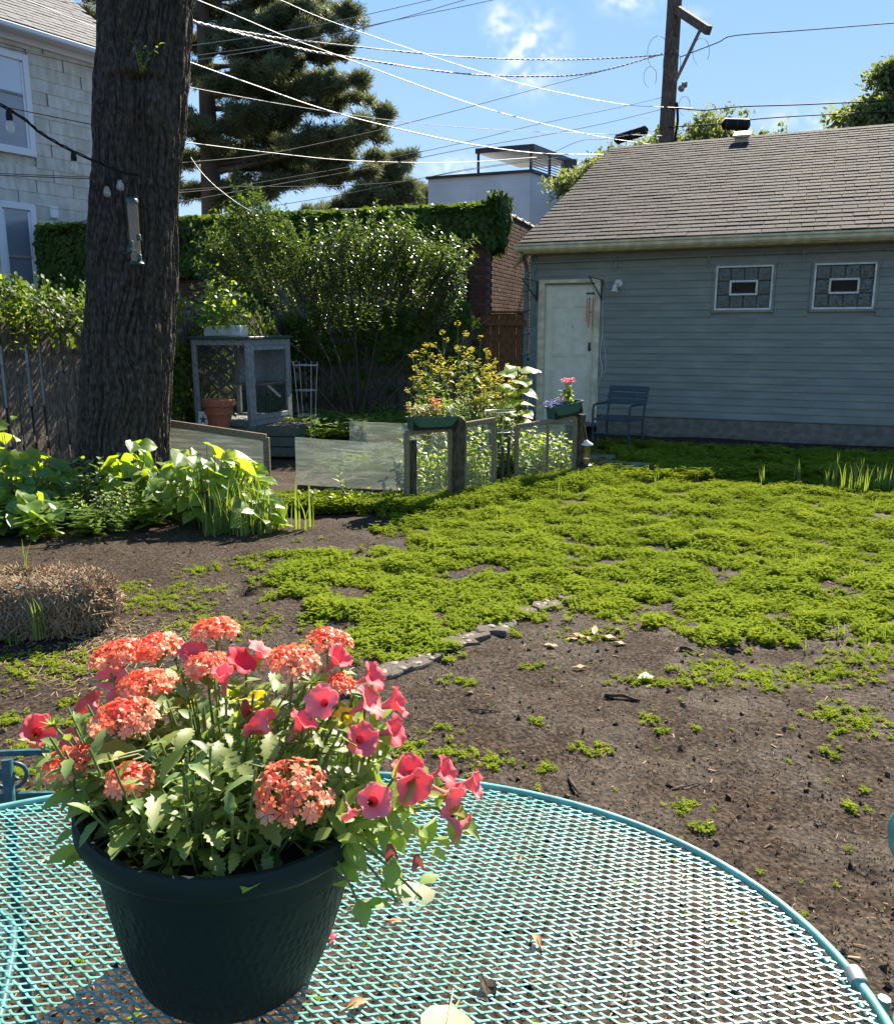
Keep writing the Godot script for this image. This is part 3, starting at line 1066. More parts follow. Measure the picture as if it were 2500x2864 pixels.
	sr.quad(Vector3(-0.02, 2.66, 0.33), Vector3(-0.24, 2.46, 0.1), Vector3(-0.27, 2.46, 0.1), Vector3(-0.05, 2.66, 0.33))
	part(t, "eave_return", sr, M.cream)
	# roof
	var ev := Vector3(0, 2.80, 0.36)
	var rg := Vector3(0, 5.123, -5.197)
	var sl := (rg - ev).normalized()
	var nn := Vector3(0, -sl.z, sl.y)
	var rb := Geo.new()
	var x0 := -0.06
	var x1 := L + 0.06
	rb.quad(Vector3(x0, ev.y, ev.z), Vector3(x1, ev.y, ev.z), Vector3(x1, rg.y, rg.z), Vector3(x0, rg.y, rg.z))
	rb.quad(Vector3(x1, ev.y, -10.75), Vector3(x0, ev.y, -10.75), Vector3(x0, rg.y, rg.z), Vector3(x1, rg.y, rg.z))
	for x in [x0, x1]:
		rb.bar(Vector3(x, ev.y - 0.05, ev.z - 0.03), Vector3(x, rg.y - 0.05, rg.z), 0.03, 0.12, nn)
		rb.bar(Vector3(x, ev.y - 0.05, -10.72), Vector3(x, rg.y - 0.05, rg.z), 0.03, 0.12, nn)
	rb.box(Vector3(L - 0.1, 0.02, 10.2), T(Vector3(L * 0.5, 2.74, -5.1)))
	var rf := part(t, "roof", rb, M.roof_felt)
	var rows := 33
	var ex := 6.02 / rows
	var tabs := []
	for i in 3:
		var g := Geo.new()
		g.box(Vector3(0.316, ex + 0.03, 0.013), T(Vector3.ZERO, Basis(Vector3(0, 0, 1), [0.0, 0.008, -0.008][i])), 0.002)
		tabs.append(g)
	var tm := [tabs[0].mesh(), tabs[1].mesh(), tabs[2].mesh()]
	var rest := []
	for i in 4:
		rest.append(Geo.new())
	var made := 0
	var bas := Basis(Vector3.RIGHT, sl, nn)
	for r in rows:
		var off := (r % 2) * 0.16 + rnd(-0.03, 0.03)
		var ntab := int(L / 0.322) + 2
		for k in ntab:
			var x := x0 - 0.02 + off + k * 0.322 - 0.16
			var xa := maxf(x, x0 - 0.02)
			var xb := minf(x + 0.322, x1 + 0.02)
			if xb - xa < 0.03:
				continue
			var p := ev + sl * ((r + 0.5) * ex - 0.01) + Vector3((xa + xb) * 0.5, 0, 0) + nn * (0.016 + rnd(0, 0.004))
			var patch := nz.get_noise_2d(x * 0.5, r * 0.12)
			var v := clampi(int(floor(1.6 + patch * 3.2 + rnd(-0.9, 0.9))), 0, 3)
			var xf := Transform3D(bas * Basis(Vector3.RIGHT, -0.062 + rnd(-0.014, 0.014)) * Basis.from_scale(Vector3((xb - xa) / 0.322, 1, 1)), p)
			if made < 300 and x < 5.6:
				part(rf, "shingle", tm[rng.randi() % 3], M["shingle_%d" % v], xf)
				made += 1
			else:
				rest[v].add(tabs[rng.randi() % 3], xf)
	for v in 4:
		var o := part(rf, "upper_shingles", rest[v], M["shingle_%d" % v])
		o.set_meta("kind", "stuff")
	for k in 28:
		var g := Geo.new()
		g.box(Vector3(0.33, 0.14, 0.008), T(Vector3(0, 0, 0.065), Basis(Vector3.RIGHT, -1.17)), 0.002)
		g.box(Vector3(0.33, 0.14, 0.008), T(Vector3(0, 0, -0.065), Basis(Vector3.RIGHT, 1.17)), 0.002)
		part(rf, "ridge_cap", g, M["shingle_%d" % (rng.randi() % 3)], T(Vector3(x0 + 0.16 + k * 0.31, 5.115, -5.197), Basis(Vector3.FORWARD, 0.015)))
	var vt := Geo.new()
	vt.box(Vector3(0.32, 0.34, 0.05), Transform3D.IDENTITY, 0.012)
	var vo := part(rf, "roof_vent", vt, M.cream, Transform3D(bas, ev + sl * 5.62 + nn * 0.14 + Vector3(2.48, 0, 0)))
	var vc := Geo.new()
	vc.box(Vector3(0.24, 0.25, 0.15), Transform3D.IDENTITY)
	part(vo, "vent_neck", vc, M.cream, T(Vector3(0, 0, -0.075)))
	# door
	var cs := Geo.new()
	for q in [[0.13, 0.225, 0.16, 2.24], [1.0, 1.09, 0.16, 2.24]]:
		cs.box(Vector3(q[1] - q[0], q[3] - q[2], 0.17), T(Vector3((q[0] + q[1]) * 0.5, (q[2] + q[3]) * 0.5, -0.055)), 0.005)
	cs.box(Vector3(0.96, 0.055, 0.17), T(Vector3(0.61, 2.268, -0.055)), 0.005)
	var door := Node3D.new()
	door.name = "door"
	t.add_child(door, true)
	part(door, "casing", cs, M.cream)
	var sill := Geo.new()
	sill.box(Vector3(0.96, 0.05, 0.26), T(Vector3(0.61, 0.135, 0.02)), 0.008)
	part(door, "sill", sill, M.concrete)
	var dl := Geo.new()
	dl.box(Vector3(0.772, 2.075, 0.045), T(Vector3(0.6125, 1.2, -0.075)), 0.003)
	part(door, "door_leaf", dl, M.door_white)
	for cx in [[0.335, 0.57], [0.66, 0.89]]:
		for ry in [[1.88, 2.06], [1.15, 1.77], [0.34, 0.96]]:
			var g := Geo.new()
			var wx: float = cx[1] - cx[0]
			var hy: float = ry[1] - ry[0]
			g.box(Vector3(wx, hy, 0.018), Transform3D.IDENTITY, 0.008)
			g.box(Vector3(wx - 0.06, hy - 0.06, 0.022), T(Vector3(0, 0, 0.004)), 0.01)
			part(door, "door_panel", g, M.door_white, T(Vector3((cx[0] + cx[1]) * 0.5, (ry[0] + ry[1]) * 0.5, -0.051)))
	var kn := Geo.new()
	kn.box(Vector3(0.035, 0.13, 0.02), T(Vector3(0.93, 1.3, -0.045)), 0.009)
	kn.box(Vector3(0.03, 0.04, 0.05), T(Vector3(0.93, 1.28, -0.025)), 0.009)
	part(door, "lock", kn, M.iron)
	var pk := Geo.new()
	pk.rod(Vector3(0.66, 1.6, -0.05), Vector3(0.66, 1.6, -0.044), 0.012)
	part(door, "peephole", pk, M.iron)
	var hb := Geo.new()
	hb.rod(Vector3(0.985, 0.98, -0.04), Vector3(0.985, 0.98, 0.0), 0.024, 0.026, 12)
	part(door, "knob", hb, M.aluminium)
	# windows of glass blocks
	for wx in [2.685, 3.957]:
		var wd := Node3D.new()
		wd.name = "window"
		t.add_child(wd, true)
		wd.position = Vector3(wx, 1.787, 0)
		var f := Geo.new()
		var W := 0.826
		var H := 0.671
		for e in [[0.0125, 0.036], [0.048, 0.030]]:
			var gg := Geo.new()
			var o: float = e[0] if e[0] > 0.02 else 0.018
			var th: float = 0.036 if e[0] < 0.02 else 0.026
			gg.box(Vector3(W - 2 * (o - th * 0.5), th, 0.05), T(Vector3(W * 0.5, o, 0.012)), 0.004)
			gg.box(Vector3(W - 2 * (o - th * 0.5), th, 0.05), T(Vector3(W * 0.5, H - o, 0.012)), 0.004)
			gg.box(Vector3(th, H - 2 * (o + th * 0.5), 0.05), T(Vector3(o, H * 0.5, 0.012)), 0.004)
			gg.box(Vector3(th, H - 2 * (o + th * 0.5), 0.05), T(Vector3(W - o, H * 0.5, 0.012)), 0.004)
			part(wd, "frame", gg, M.siding if e[0] < 0.02 else M.white_paint)
		var bw := (W - 0.116) / 4.0
		var bh := (H - 0.116) / 3.0
		for i in 4:
			for j in 3:
				if j == 1 and (i == 1 or i == 2):
					continue
				var b := Geo.new()
				b.box(Vector3(bw - 0.008, bh - 0.008, 0.07), Transform3D.IDENTITY, 0.008)
				# the pressed wavy face
				var fs := []
				for v in 13:
					var r := PackedVector3Array()
					for u in 13:
						var e := minf(minf(u, 12 - u), minf(v, 12 - v)) / 3.0
						var wv := nz.get_noise_2d(u * 0.42 + i * 9.0 + wx * 30.0, v * 0.42 + j * 9.0) * 0.016
						r.append(Vector3((u / 12.0 - 0.5) * (bw - 0.026), (v / 12.0 - 0.5) * (bh - 0.026), 0.0355 + minf(e, 1.0) * (0.006 + wv)))
					fs.append(r)
				b.sheet(fs)
				part(wd, "glass_block", b, M.glass_block, T(Vector3(0.058 + bw * (i + 0.5), 0.058 + bh * (j + 0.5), -0.035)))
		var mo := Geo.new()
		for i in range(1, 4):
			mo.box(Vector3(0.008, H - 0.12, 0.05), T(Vector3(0.058 + bw * i, H * 0.5, -0.04)))
		for j in range(1, 3):
			mo.box(Vector3(W - 0.12, 0.008, 0.048), T(Vector3(W * 0.5, 0.058 + bh * j, -0.04)))
		part(wd, "mortar_joint", mo, M.concrete)
		var vf := Geo.new()
		var vw := 0.375
		var vh := 0.205
		for q in [[0, vh * 0.5 - 0.014, vw, 0.028], [0, -vh * 0.5 + 0.014, vw, 0.028]]:
			vf.box(Vector3(q[2], q[3], 0.06), T(Vector3(q[0], q[1], 0)), 0.005)
		for q in [-1, 1]:
			vf.box(Vector3(0.028, vh - 0.056, 0.06), T(Vector3(q * (vw * 0.5 - 0.014), 0, 0)), 0.005)
		var vv := part(wd, "vent_frame", vf, M.white_paint, T(Vector3(W * 0.5, H * 0.5 + 0.0, 0.015)))
		for k in 5:
			var lv := Geo.new()
			lv.box(Vector3(vw - 0.058, 0.032, 0.004), T(Vector3.ZERO, Basis(Vector3.RIGHT, 0.6)))
			part(vv, "louvre", lv, M.vent_dark, T(Vector3(0, -0.06 + k * 0.03, -0.012)))
	# conduit under the eave
	var co := Geo.new()
	co.tube(PackedVector3Array([Vector3(-0.02, 2.545, 0.05), Vector3(2.6, 2.568, 0.05), Vector3(5.2, 2.575, 0.05), Vector3(8.2, 2.58, 0.05)]), rads(0.014), 8)
	var cn := part(t, "conduit", co, M.grey_paint)
	for x in [0.03, 1.31, 2.61, 3.84, 5.1]:
		var g := Geo.new()
		g.box(Vector3(0.022, 0.2, 0.02), T(Vector3(x, 2.51, 0.03)), 0.004)
		g.box(Vector3(0.03, 0.05, 0.05), T(Vector3(x, 2.56, 0.055)), 0.01)
		part(cn, "strap", g, M.grey_paint)
	# old awning brackets over the door, and a loose cable
	for q in [[-0.05, 0.12], [0.98, 1.115]]:
		var g := Geo.new()
		g.bar(Vector3(q[1], 1.98, 0.035), Vector3(q[1], 2.27, 0.035), 0.025, 0.012, Vector3.BACK)
		g.bar(Vector3(q[1], 2.0, 0.04), Vector3(q[0], 2.31, 0.30), 0.014, 0.014, Vector3.BACK)
		g.bar(Vector3(q[1], 2.27, 0.04), Vector3(q[0], 2.31, 0.30), 0.012, 0.012, Vector3.BACK)
		part(t, "awning_bracket", g, M.iron)
	var cg := Geo.new()
	cg.tube(spline(V3([1.125, 2.2, 0.03, 1.13, 1.9, 0.035, 1.14, 1.5, 0.03, 1.12, 1.2, 0.04, 1.16, 0.95, 0.05, 1.1, 0.7, 0.04, 1.11, 0.45, 0.04])), rads(0.005), 5)
	cg.tube(spline(V3([1.14, 1.5, 0.035, 1.2, 1.2, 0.04, 1.21, 1.0, 0.04, 1.15, 0.85, 0.04])), rads(0.003), 5)
	part(t, "loose_cable", cg, M.white_paint)
	# lamp by the door
	var lm := Geo.new()
	lm.lathe(PackedVector2Array([Vector2(0.001, -0.01), Vector2(0.062, -0.01), Vector2(0.062, 0.02), Vector2(0.045, 0.035), Vector2(0.001, 0.04)]), 20, T(Vector3(1.35, 2.215, 0.025), Basis(Vector3.RIGHT, PI / 2)))
	var lo := part(t, "door_lamp", lm, M.white_paint)
	var ls := Geo.new()
	ls.tube(PackedVector3Array([Vector3(1.35, 2.215, 0.05), Vector3(1.34, 2.21, 0.11), Vector3(1.33, 2.18, 0.13)]), rads(0.022), 8)
	ls.lathe(PackedVector2Array([Vector2(0.06, -0.07), Vector2(0.052, -0.06), Vector2(0.035, -0.01), Vector2(0.03, 0.05), Vector2(0.001, 0.055)]), 16, T(Vector3(1.325, 2.15, 0.135), Basis(Vector3.RIGHT, -0.25)))
	part(lo, "lamp_head", ls, M.white_paint)
	# wind chime
	var ch := thing("wind_chime", "copper tube wind chime hanging in front of the garage door", "wind chime", t.transform * Vector3(1.0, 1.55, 0.26))
	ch.rotation.y = -0.409
	var dk := Geo.new()
	dk.lathe(PackedVector2Array([Vector2(0.001, 0.51), Vector2(0.062, 0.51), Vector2(0.062, 0.535), Vector2(0.001, 0.535)]), 20)
	part(ch, "top_disc", dk, M.iron)
	for k in 5:
		var a := TAU * k / 5.0 + 0.3
		var tu := Geo.new()
		var lw: float = [0.0, 0.06, 0.12, 0.03, 0.09][k]
		tu.rod(Vector3(cos(a) * 0.05, lw, sin(a) * 0.05), Vector3(cos(a) * 0.05, 0.46, sin(a) * 0.05), 0.0085, -1, 8)
		tu.rod(Vector3(cos(a) * 0.05, 0.46, sin(a) * 0.05), Vector3(cos(a) * 0.05, 0.515, sin(a) * 0.05), 0.0012, -1, 4)
		part(ch, "tube", tu, M.copper_tube)
	var cl := Geo.new()
	cl.rod(Vector3(0, 0.25, 0), Vector3(0, 0.265, 0), 0.025, -1, 12)
	cl.rod(Vector3(0, 0.1, 0), Vector3(0, 0.51, 0), 0.0012, -1, 4)
	part(ch, "clapper", cl, M.iron)
	var hw := Geo.new()
	hw.rod(Vector3(0.05, 0.53, 0), Vector3(0, 0.74, 0), 0.0015, -1, 4)
	hw.rod(Vector3(-0.05, 0.53, 0), Vector3(0, 0.74, 0), 0.0015, -1, 4)
	part(ch, "hanging_wire", hw, M.iron)


func brick_building() -> void:
	var t := thing("brick_building", "old flat-roofed brick outbuilding behind the fence, overgrown with ivy", "building", Vector3(0.748, 0, -15.3))
	t.rotation.y = -0.315
	var b := Geo.new()
	b.box(Vector3(9.6, 3.6, 7.0), T(Vector3(-4.8, 1.8, -3.5)))
	part(t, "wall", b, M.mortar)
	var bm := Geo.new()
	bm.box(Vector3(0.205, 0.058, 0.02), Transform3D.IDENTITY, 0.004)
	var hm := Geo.new()
	hm.box(Vector3(0.098, 0.058, 0.02), Transform3D.IDENTITY, 0.004)
	var ms := [bm.mesh(), hm.mesh()]
	var list := []
	for c in 37:
		var y := 1.02 + c * 0.0685
		var head := c % 6 == 3
		for side in 2:
			var n := 0
			var p := 0.02 + (0.054 if c % 2 else 0.0)
			var lim := 4.4 if side == 0 else 1.9
			while p < lim:
				var l := 0.098 if head else 0.205
				list.append([side, p + l * 0.5, y, 1 if head else 0])
				p += l + 0.011
				n += 1
	# a bare patch of the front by the hutch
	for c in 24:
		for k in 8:
			list.append([1, 5.0 + k * 0.216 + (c % 2) * 0.1, 1.5 + c * 0.0685, 0])
	list.sort_custom(func(p, q): return p[1] + absf(p[2] - 2.6) * 0.35 < q[1] + absf(q[2] - 2.6) * 0.35)
	var rest := [Geo.new(), Geo.new(), Geo.new()]
	for i in list.size():
		var q: Array = list[i]
		var k := 0 if rng.randf() < 0.5 else (1 if rng.randf() < 0.6 else 2)
		var out := 0.004 + rnd(0, 0.003)
		var x := T(Vector3(out, q[2], -q[1]), yaw(PI / 2)) if q[0] == 0 else T(Vector3(-q[1], q[2], out))
		x = x * T(Vector3.ZERO, Basis(Vector3.BACK, rnd(-0.012, 0.012)))
		if i < 300:
			part(t, "brick", ms[q[3]], M["brick_%d" % k], x)
		else:
			rest[k].add(bm if q[3] == 0 else hm, x)
	for k in 3:
		var o := part(t, "brick_field", rest[k], M["brick_%d" % k])
		o.set_meta("kind", "stuff")
	# clay coping
	for side in 2:
		for k in (10 if side == 0 else 15):
			var g := Geo.new()
			var l := 0.6
			var pts := []
			for e in [[0.0, 0.0], [0.0, 0.018], [0.05, 0.018], [0.06, 0.0], [l, 0.0]]:
				var r := PackedVector3Array()
				for i in 9:
					var a := PI * i / 8.0
					r.append(Vector3(e[0], sin(a) * (0.075 + e[1]), -cos(a) * (0.13 + e[1])))
				pts.append(r)
			g.sheet(pts)
			var x := T(Vector3(-0.1, 3.62, 0.1 - k * 0.6), yaw(PI / 2)) if side == 0 else T(Vector3(0.08 - k * 0.61 - 0.6, 3.62 + 0.002, -0.09))
			part(t, "coping_tile", g, M.coping, x)
	var dp := Geo.new()
	dp.box(Vector3(0.06, 3.0, 0.06), T(Vector3(-0.42, 1.5, 0.04)), 0.01)
	part(t, "drainpipe", dp, M.iron)


func grey_house() -> void:
	var t := thing("grey_house", "pale grey two-storey house with weathered shingle walls left of the tree", "house", Vector3(-8.6, 0, -18.0))
	t.rotation.y = 0.995
	var b := Geo.new()
	b.box(Vector3(14.0, 7.2, 7.0), T(Vector3(-4.4, 3.6, -3.52)))
	part(t, "wall", b, M.house_tile_1)
	var holes := [[-0.78, 0.5, 4.97, 6.87], [-0.47, 0.36, 2.2, 4.05]]
	for r in 26:
		var y0 := 0.86 + r * 0.245
		var off := (r % 2) * 0.4
		for k in 7:
			var x0 := -2.0 + k * 0.82 + off + rnd(-0.02, 0.02)
			var cuts := [[x0, minf(x0 + 0.812, 2.595)]]
			for hole in holes:
				if y0 + 0.245 > hole[2] + 0.02 and y0 < hole[3] - 0.02:
					var nxt := []
					for c in cuts:
						if c[1] <= hole[0] or c[0] >= hole[1]:
							nxt.append(c)
						else:
							if hole[0] - c[0] > 0.02:
								nxt.append([c[0], hole[0]])
							if c[1] - hole[1] > 0.02:
								nxt.append([hole[1], c[1]])
					cuts = nxt
			for c in cuts:
				if c[1] - c[0] < 0.03:
					continue
				var g := Geo.new()
				g.box(Vector3(c[1] - c[0], 0.255, 0.006), Transform3D.IDENTITY, 0.001)
				part(t, "wall_shingle", g, M["house_tile_%d" % (rng.randi() % 3)], T(Vector3((c[0] + c[1]) * 0.5, y0 + 0.125 + rnd(-0.003, 0.003), 0.012), Basis(Vector3.RIGHT, -0.045)))
	# eave
	var f := Geo.new()
	f.box(Vector3(13.6, 0.14, 0.03), T(Vector3(-4.2, 7.14, 0.05)), 0.004)
	f.box(Vector3(13.6, 0.02, 0.3), T(Vector3(-4.2, 7.21, 0.17)))
	part(t, "fascia", f, M.house_trim)
	var gu := Geo.new()
	gu.box(Vector3(13.6, 0.1, 0.11), T(Vector3(-4.2, 7.23, 0.36)), 0.02)
	part(t, "gutter", gu, M.house_trim)
	var ev := Vector3(0, 7.30, 0.36)
	var sl := Vector3(0, 0.62, -0.785).normalized()
	var nn := Vector3(0, -sl.z, sl.y)
	var rb := Geo.new()
	rb.quad(Vector3(-11.0, ev.y, ev.z), Vector3(2.7, ev.y, ev.z), Vector3(2.7, 0, 0) + ev + sl * 5.0, Vector3(-11.0, 0, 0) + ev + sl * 5.0)
	rb.quad(Vector3(2.7, ev.y - 0.1, ev.z), Vector3(2.7, 0, 0) + ev + sl * 5.0 - Vector3(0, 0.1, 0), Vector3(2.7, 0, 0) + ev + sl * 5.0, Vector3(2.7, ev.y, ev.z))
	rb.quad(Vector3(2.7, 7.2, 0), Vector3(2.7, 7.2, -7.4), Vector3(2.7, 7.2, -3.7) + Vector3(0, 3.1, 0), Vector3(2.7, 7.25, 0))
	var rf := part(t, "roof", rb, M.house_roof)
	var sh := Geo.new()
	var bas := Basis(Vector3.RIGHT, sl, nn)
	for r in 34:
		var k := 0
		var x := -3.2 + rnd(0, 0.3)
		while x < 2.6:
			var w := rnd(0.16, 0.4)
			sh.box(Vector3(w - 0.006, 0.165, 0.012), Transform3D(bas * Basis(Vector3.RIGHT, -0.07), ev + sl * (r * 0.145 + 0.07) + Vector3(x + w * 0.5, 0, 0) + nn * (0.012 + rnd(0, 0.008))))
			x += w
			k += 1
	var so := part(rf, "roof_shingles", sh, M.house_roof)
	so.set_meta("kind", "stuff")
	# windows
	for q in [[-0.78, 0.5, 4.97, 6.87, 0.66], [-0.47, 0.36, 2.2, 4.05, 0.5]]:
		var wd := Node3D.new()
		wd.name = "window"
		t.add_child(wd, true)
		var cx: float = (q[0] + q[1]) * 0.5
		var W: float = q[1] - q[0]
		var H: float = q[3] - q[2]
		wd.position = Vector3(cx, q[2], 0)
		var fr := Geo.new()
		for s in [-1.0, 1.0]:
			fr.box(Vector3(0.12, H, 0.07), T(Vector3(s * (W * 0.5 - 0.06), H * 0.5, 0.02)), 0.006)
			fr.box(Vector3(0.05, H - 0.3, 0.05), T(Vector3(s * (W * 0.5 - 0.145), H * 0.5, 0.005)), 0.004)
		fr.box(Vector3(W - 0.24, 0.13, 0.07), T(Vector3(0, H - 0.065, 0.02)), 0.006)
		fr.box(Vector3(W - 0.24, 0.14, 0.09), T(Vector3(0, 0.07, 0.03)), 0.006)
		part(wd, "frame", fr, M.house_trim)
		var mid: float = H * q[4] - 0.12
		var up := Geo.new()
		up.box(Vector3(W - 0.34, H - 0.13 - mid, 0.01), T(Vector3(0, (mid + H - 0.13) * 0.5, 0.012)))
		part(wd, "upper_pane", up, M.blind if q[4] > 0.6 else M.pane_dark)
		var lo := Geo.new()
		lo.box(Vector3(W - 0.34, mid - 0.16, 0.01), T(Vector3(0, (mid + 0.14) * 0.5, 0.008)))
		part(wd, "lower_pane", lo, M.pane_dark)
		var ra := Geo.new()
		ra.box(Vector3(W - 0.34, 0.05, 0.03), T(Vector3(0, mid, 0.02)), 0.004)
		part(wd, "meeting_rail", ra, M.grey_paint)
	var bx := Geo.new()
	bx.box(Vector3(0.17, 0.2, 0.09), T(Vector3(0.76, 3.92, 0.05)), 0.02)
	bx.box(Vector3(0.17, 0.05, 0.1), T(Vector3(0.76, 4.03, 0.055)), 0.01)
	part(t, "meter_box", bx, M.house_trim)
	var lp := Geo.new()
	lp.box(Vector3(0.14, 0.14, 0.05), T(Vector3(0.7, 3.24, 0.04)), 0.01)
	lp.box(Vector3(0.16, 0.06, 0.16), T(Vector3(0.73, 3.16, 0.12), Basis(Vector3.RIGHT, 0.5)), 0.012)
	part(t, "flood_light", lp, M.white_paint)


func prism(g: Geo, p: Array, y0: float, y1: float) -> void:
	var n := p.size()
	for i in n:
		var a: Vector2 = p[i]
		var b: Vector2 = p[(i + 1) % n]
		g.quad(Vector3(a.x, y0, a.y), Vector3(b.x, y0, b.y), Vector3(b.x, y1, b.y), Vector3(a.x, y1, a.y))
	for i in range(1, n - 1):
		g.tri(Vector3(p[0].x, y1, p[0].y), Vector3(p[i].x, y1, p[i].y), Vector3(p[i + 1].x, y1, p[i + 1].y))


func white_house() -> void:
	var t := thing("white_house", "modern white clapboard house with a black roof-deck canopy, far behind", "house", Vector3(2.784, 0, -30.0))
	var g := Geo.new()
	prism(g, [Vector2(-3.44, -1.35), Vector2(0, 0), Vector2(1.9, -2.9), Vector2(-1.5, -4.3)], 0.0, 6.68)
	part(t, "wall", g, M.white_board)
	for k in 34:
		var y := 3.6 + k * 0.09
		for q in [[Vector3(-3.44, 0, -1.35), Vector3(0, 0, 0)], [Vector3(0, 0, 0), Vector3(1.9, 0, -2.9)]]:
			var bd := Geo.new()
			var a: Vector3 = q[0]
			var b: Vector3 = q[1]
			var d := (b - a).normalized()
			var o := Vector3(-d.z, 0, d.x)
			bd.box(Vector3(a.distance_to(b) - 0.02, 0.088, 0.012), Transform3D(Basis(d, Vector3.UP, d.cross(Vector3.UP)) * Basis(Vector3.RIGHT, -0.11), (a + b) * 0.5 + Vector3(0, y + 0.045, 0) + o * 0.012))
			part(t, "clapboard", bd, M.white_board)
	var cp := Geo.new()
	cp.bar(Vector3(-3.5, 6.72, -1.35), Vector3(0.04, 6.72, 0.04), 0.16, 0.08)
	cp.bar(Vector3(0.0, 6.715, 0.04), Vector3(1.95, 6.715, -2.9), 0.16, 0.08)
	part(t, "parapet_cap", cp, M.black_steel)
	# canopy over the deck
	var cn := Geo.new()
	prism(cn, [Vector2(-1.78, -0.82), Vector2(0.05, -0.1), Vector2(1.85, -2.9), Vector2(-0.1, -3.4)], 7.42, 7.56)
	for i in range(1, 3):
		var pp := [Vector2(-1.78, -0.82), Vector2(0.05, -0.1), Vector2(1.85, -2.9), Vector2(-0.1, -3.4)]
		cn.tri(Vector3(pp[0].x, 7.42, pp[0].y), Vector3(pp[i + 1].x, 7.42, pp[i + 1].y), Vector3(pp[i].x, 7.42, pp[i].y))
	part(t, "deck_canopy", cn, M.grey_paint)
	var ed := Geo.new()
	ed.bar(Vector3(-1.82, 7.49, -0.82), Vector3(0.08, 7.49, -0.06), 0.05, 0.17, Vector3.UP)
	ed.bar(Vector3(0.06, 7.49, -0.06), Vector3(1.9, 7.49, -2.9), 0.05, 0.17, Vector3.UP)
	part(t, "canopy_edge", ed, M.black_steel)
	for q in [[-1.72, -0.84], [0.0, -0.16], [0.75, -1.3], [1.4, -2.3]]:
		var po := Geo.new()
		po.box(Vector3(0.09, 0.75, 0.09), T(Vector3(q[0], 7.05, q[1])))
		part(t, "canopy_post", po, M.black_steel)
	for k in 8:
		var sl := Geo.new()
		sl.bar(Vector3(0.02, 6.8 + k * 0.085, -0.1), Vector3(1.75, 6.8 + k * 0.085, -2.75), 0.05, 0.02, Vector3.UP)
		part(t, "screen_slat", sl, M.grey_paint)
	var ex := Geo.new()
	prism(ex, [Vector2(1.36, -1.75), Vector2(4.2, -1.0), Vector2(4.2, -5.0), Vector2(1.9, -5.0)], 0.0, 6.9)
	part(t, "side_wing", ex, M.white_board)
	var ec := Geo.new()
	ec.bar(Vector3(1.3, 6.94, -1.75), Vector3(4.2, 6.94, -0.98), 0.12, 0.08)
	part(t, "wing_cap", ec, M.black_steel)
	for q in [[1.55, -2.4, 0.5], [2.4, -2.3, 0.6]]:
		var u := Geo.new()
		u.box(Vector3(q[2], 0.6, q[2]), T(Vector3(q[0], 7.2, q[1])), 0.02)
		part(t, "roof_unit", u, M.black_steel)


